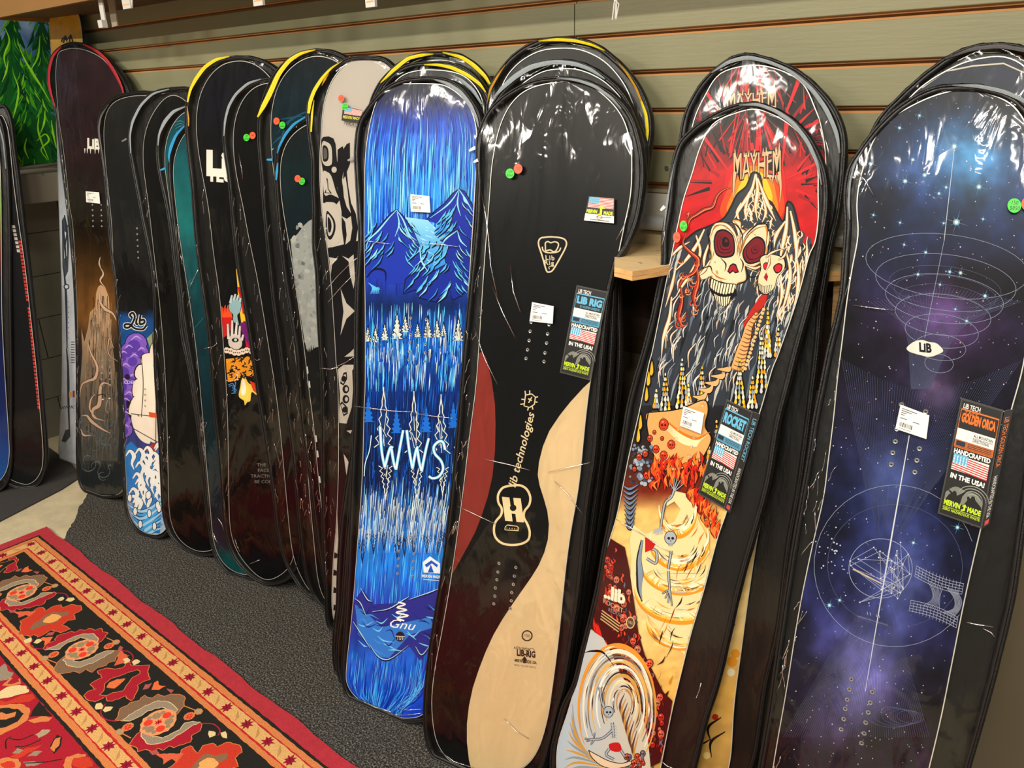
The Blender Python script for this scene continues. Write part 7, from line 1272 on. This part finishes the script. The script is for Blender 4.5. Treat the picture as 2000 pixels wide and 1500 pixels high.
# ------------------------------------------------------------------ starry boards
def galaxy_base(px, py, s):
    C = grad([(80, (14, 18, 34)), (200, (18, 26, 48)), (300, (28, 44, 84)), (420, (30, 50, 96)), (500, (34, 42, 86)), (600, (46, 36, 76)), (680, (30, 24, 46)), (800, (34, 30, 54)), (950, (36, 44, 92)), (1100, (44, 52, 112)), (1250, (42, 42, 96)), (1350, (50, 40, 84)), (1500, (56, 38, 62)), (1700, (50, 32, 46))])(px, py, s)
    n1 = fbm(px/95., py/110., 5, 11); n2 = fbm(px/45.+9, py/60., 5, 23); n3 = fbm(px/20., py/22., 4, 31)
    C = C*np.clip(-.15+1.75*n1, .1, 2)[:, None]*.86
    for (x, y, rx, ry, c, k) in ((1900, 320, 80, 65, (70, 140, 170), .8), (1870, 250, 110, 60, (40, 80, 120), .5), (1760, 330, 60, 40, (70, 90, 130), .55), (1850, 620, 80, 70, (120, 70, 130), .6), (1740, 930, 50, 60, (80, 100, 150), .5), (1760, 1130, 60, 120, (90, 102, 160), .6), (1680, 1330, 70, 110, (96, 100, 140), .6), (1830, 760, 40, 40, (110, 84, 110), .5), (1640, 1300, 60, 80, (80, 80, 130), .4)):
        g = np.exp(-((px-x)/rx)**2-((py-y)/ry)**2)*k*(.45+1.0*n2); C = C+g[:, None]*np.array(c)[None, :]
    return np.clip(C*(.72+.56*n3)[:, None], 0, 255)
b = make_board('galaxy_back', 'dark blue board with a white pinstripe, showing behind the starry board at the right', plain((24, 34, 56), .5, 30, 4), zips=[('grey', [(1848, 117, 2), (1900, 97, 7), (1955, 92, 8), (2010, 102, 8)])], vin='vinyl_crinkled'); a = b.art
a.stroke([(1800, 172), (1818, 140), (1860, 137), (1900, 129), (1960, 124), (2000, 142)], 3, (214, 206, 190), 4, smooth=False); finish(b)
b = make_board('galaxy', 'large starry night-sky board with fine white orbit lines, at the right edge', galaxy_base, ny=330, nx=80, vin='vinyl_crinkled',
 zips=[('silver', [(1860, 169, 2), (1910, 170, 7), (1958, 180, 8), (2000, 198, 8), (2028, 226, 5)]), ('silver', [(1690, 287, 1), (1670, 322, 4), (1661, 358, 4), (1659, 400, 4), (1661, 430, 2)])],
 inserts=[(1749, 862), (1744, 884), (1741, 907), (1796, 876), (1791, 899), (1787, 922), (1761, 790), (1808, 804), (1752, 838), (1663, 1326), (1659, 1346), (1655, 1366), (1651, 1384), (1648, 1404), (1643, 1424), (1704, 1351), (1700, 1372), (1696, 1391), (1691, 1411), (1688, 1432), (1683, 1451)])
a = b.art; rnd = random.Random(77); WL = (176, 182, 206)
pp1, pp2 = (1892, 290), (1700, 1500)
for k in range(520):
    s, y = rnd.random(), rnd.uniform(190, 1640); x, y = b.at(s, y); r = rnd.choice([.7, .7, .8, .9, 1.1, 1.4]); a.disc(x, y, r, rnd.choice([(180, 190, 220), (220, 220, 230), (130, 140, 180), (206, 180, 190)]), 3, 5)
for (x, y, r) in ((1796, 226, 4), (1757, 250, 4), (1864, 286, 8), (1822, 284, 6), (1783, 312, 5), (1806, 342, 6), (1768, 354, 6), (1912, 365, 7), (1868, 434, 9), (1700, 320, 5), (1808, 493, 4), (1848, 366, 4), (1834, 378, 4), (1706, 420, 3), (1758, 435, 3), (1766, 478, 3), (1876, 533, 5), (1855, 531, 4), (1793, 536, 4), (1924, 578, 5), (1836, 556, 3), (1920, 428, 3), (1888, 315, 3), (1978, 284, 3), (1843, 436, 3), (1925, 222, 2), (1866, 604, 3), (1888, 627, 4), (1914, 1088, 5), (1784, 1060, 4), (1870, 1030, 5), (1620, 1182, 5), (1640, 1172, 4)):
    for t in range(4): q = t*math.pi/4+.3; L = r*(2.6 if t % 2 == 0 else 1.5); a.stroke([(x-L*math.cos(q), y-L*math.sin(q)), (x, y), (x+L*math.cos(q), y+L*math.sin(q))], .2, (110, 160, 200), 4, .2, mid=.9, smooth=False)
    a.disc(x, y, r*.75, (120, 170, 210), 5, 10); a.disc(x, y, r*.42, (250, 240, 214), 6, 8)
def ell(cx, cy, rx, ry, tilt=0, w=.8, c=WL, t0=0, t1=6.3, lay=4):
    P = [(cx+rx*math.cos(t)*math.cos(tilt)-ry*math.sin(t)*math.sin(tilt), cy+rx*math.cos(t)*math.sin(tilt)+ry*math.sin(t)*math.cos(tilt)) for t in np.linspace(t0, t1, 40)]
    seg = []
    for x, y in P:
        u, v = b.pl.uv(x, y); cu, cv = b.clip(u, v); ok = abs(cu-u) < 1e-6
        if ok: seg.append((x, y))
        if (not ok or (x, y) == P[-1]) and len(seg) > 2: a.stroke(seg, w, c, lay, smooth=False)
        if not ok: seg = []
DM = (84, 92, 124)
for i in range(7): k = i/6; ell(1850-k*16, 520+k*190, 160-k*132, 62-k*44, .12, .9, lerp(WL, DM, .4))
for i in range(4): ell(1846, 560+i*14, 110-i*10, 40-i*4, .12, .7, DM)
axis0, axis1, axis2 = (1864, 290), (1718, 1110), (1640, 1560)
a.line((1864, 290), (1844, 470), 1.2, (200, 210, 230), 5); a.line((1844, 470), (1806, 660), 1.0, (150, 160, 190), 5); a.line((1776, 850), (1736, 1080), 1.6, (220, 222, 230), 5, 3); a.line((1736, 1080), (1690, 1350), 3, (206, 208, 222), 5, 1)
for k in range(44):                                        # fine radiating lines of the funnel
    t = (k-22)/22; top = (1850+t*150, 560+abs(t)*30); mid_ = (1798+t*18, 760); a.stroke([top, ((top[0]+mid_[0])/2-t*26, 640), mid_], .7, DM, 3, .5)
for k in range(66):
    t = k/65; x, y = b.at(t, 700+60*math.sin(t*3.1)); x2, y2 = 1718, 1105; kk = rnd.uniform(.55, .85); a.line((x, y), (x+(x2-x)*kk, y+(y2-y)*kk), .6, lerp(DM, (50, 56, 92), .35), 3); x, y = b.at(t, 1440); kk = rnd.uniform(.5, .8); a.line((x, y), (x+(x2-x)*kk, y+(y2-y)*kk), .6, lerp(DM, (50, 50, 88), .35), 3)
ell(1748, 1105, 158, 158, 0, .9, lerp(WL, DM, .3)); ell(1748, 1105, 132, 120, .1, .8, DM); ell(1720, 1110, 62, 58, 0, .9, WL)
hub = [(1720+rnd.uniform(-60, 60), 1115+rnd.uniform(-62, 62)) for k in range(26)]
for i, p in enumerate(hub):
    a.disc(*p, 1.5, (226, 228, 236), 6, 6)
    for q in rnd.sample(hub, 2): a.line(p, q, .7, WL, 5)
for k in range(26): x, y = rnd.gauss(1630, 20), rnd.gauss(1080, 22); a.disc(x, y, rnd.uniform(1, 1.9), (200, 206, 224), 5, 6)
a.line((1666, 1111), (1722, 1140), 3.2, (206, 186, 150), 7, 2)
gx = lambda u_, v_: (1790+u_*92-v_*14, 1105+v_*86+u_*34+(-14 if v_ > .5 else 14)*math.sin(u_*3.1)*.0)
for vv in (0, .06, .12, .18, .24, .78, .84, .9, .96, 1.02): a.stroke([gx(u_, vv+(.06 if vv < .5 else -.06)*math.sin(u_*3)) for u_ in np.linspace(0, 1, 7)], .8, WL, 5)
for uu in np.linspace(0, 1, 15): a.line(gx(uu, 0), gx(uu, .24), .6, WL, 5); a.line(gx(uu, .78), gx(uu, 1.02), .6, WL, 5)
for i in range(9): a.stroke([gx(.28+i*.04, .24), gx(.40+i*.022, .42), gx(.42+i*.02, .6), gx(.28+i*.04, .78)], .6, WL, 5); a.stroke([gx(.66+i*.03, .22), gx(.86+i*.02, .4), gx(.88+i*.015, .62), gx(.66+i*.03, .8)], .6, WL, 5)
a.text('11  11', (1706, 1201), (9, 2.4), (-2, -9), (190, 192, 206), 6, space=1.2); a.text('HAPPENED UPON A PERSONAGE', (1704, 1212), (4, 1.2), (-1, -4.5), (150, 152, 176), 6)
for k in range(30): t = rnd.uniform(0, 1); x, y = b.at(t, rnd.uniform(1250, 1600)); a.disc(x, y, 1.1, (196, 196, 214), 4, 5)
eye = [(1771, 679), (1784, 668), (1800, 664), (1815, 668), (1828, 670), (1838, 678), (1842, 686), (1832, 692), (1816, 697), (1800, 694), (1785, 690), (1775, 686)]
a.poly(eye, (236, 232, 220), 10, smooth=True); a.text('LiB', (1807, 680), (19, 2), (-1, -24), (26, 24, 36), 12, bold=.05)
for i in range(5): ell(1778-i*10, 1400+i*0, 26+i*5, 12+i*2, .1, .7, DM)
finish(b)
price_label(b, [(1760, 789), (1816, 810), (1810, 856), (1750, 836)])
dots(b, (1981, 403), (2008, 400), (13.5, 14), '150 $850', '150')
info_card(b, [(1878, 776), (1960, 800), (1918, 1030), (1832, 1000)], 'GOLDEN ORCA', (224, 110, 36), 'T.RICE', side=[(1962, 801), (1979, 798), (1932, 1022), (1919, 1030)])
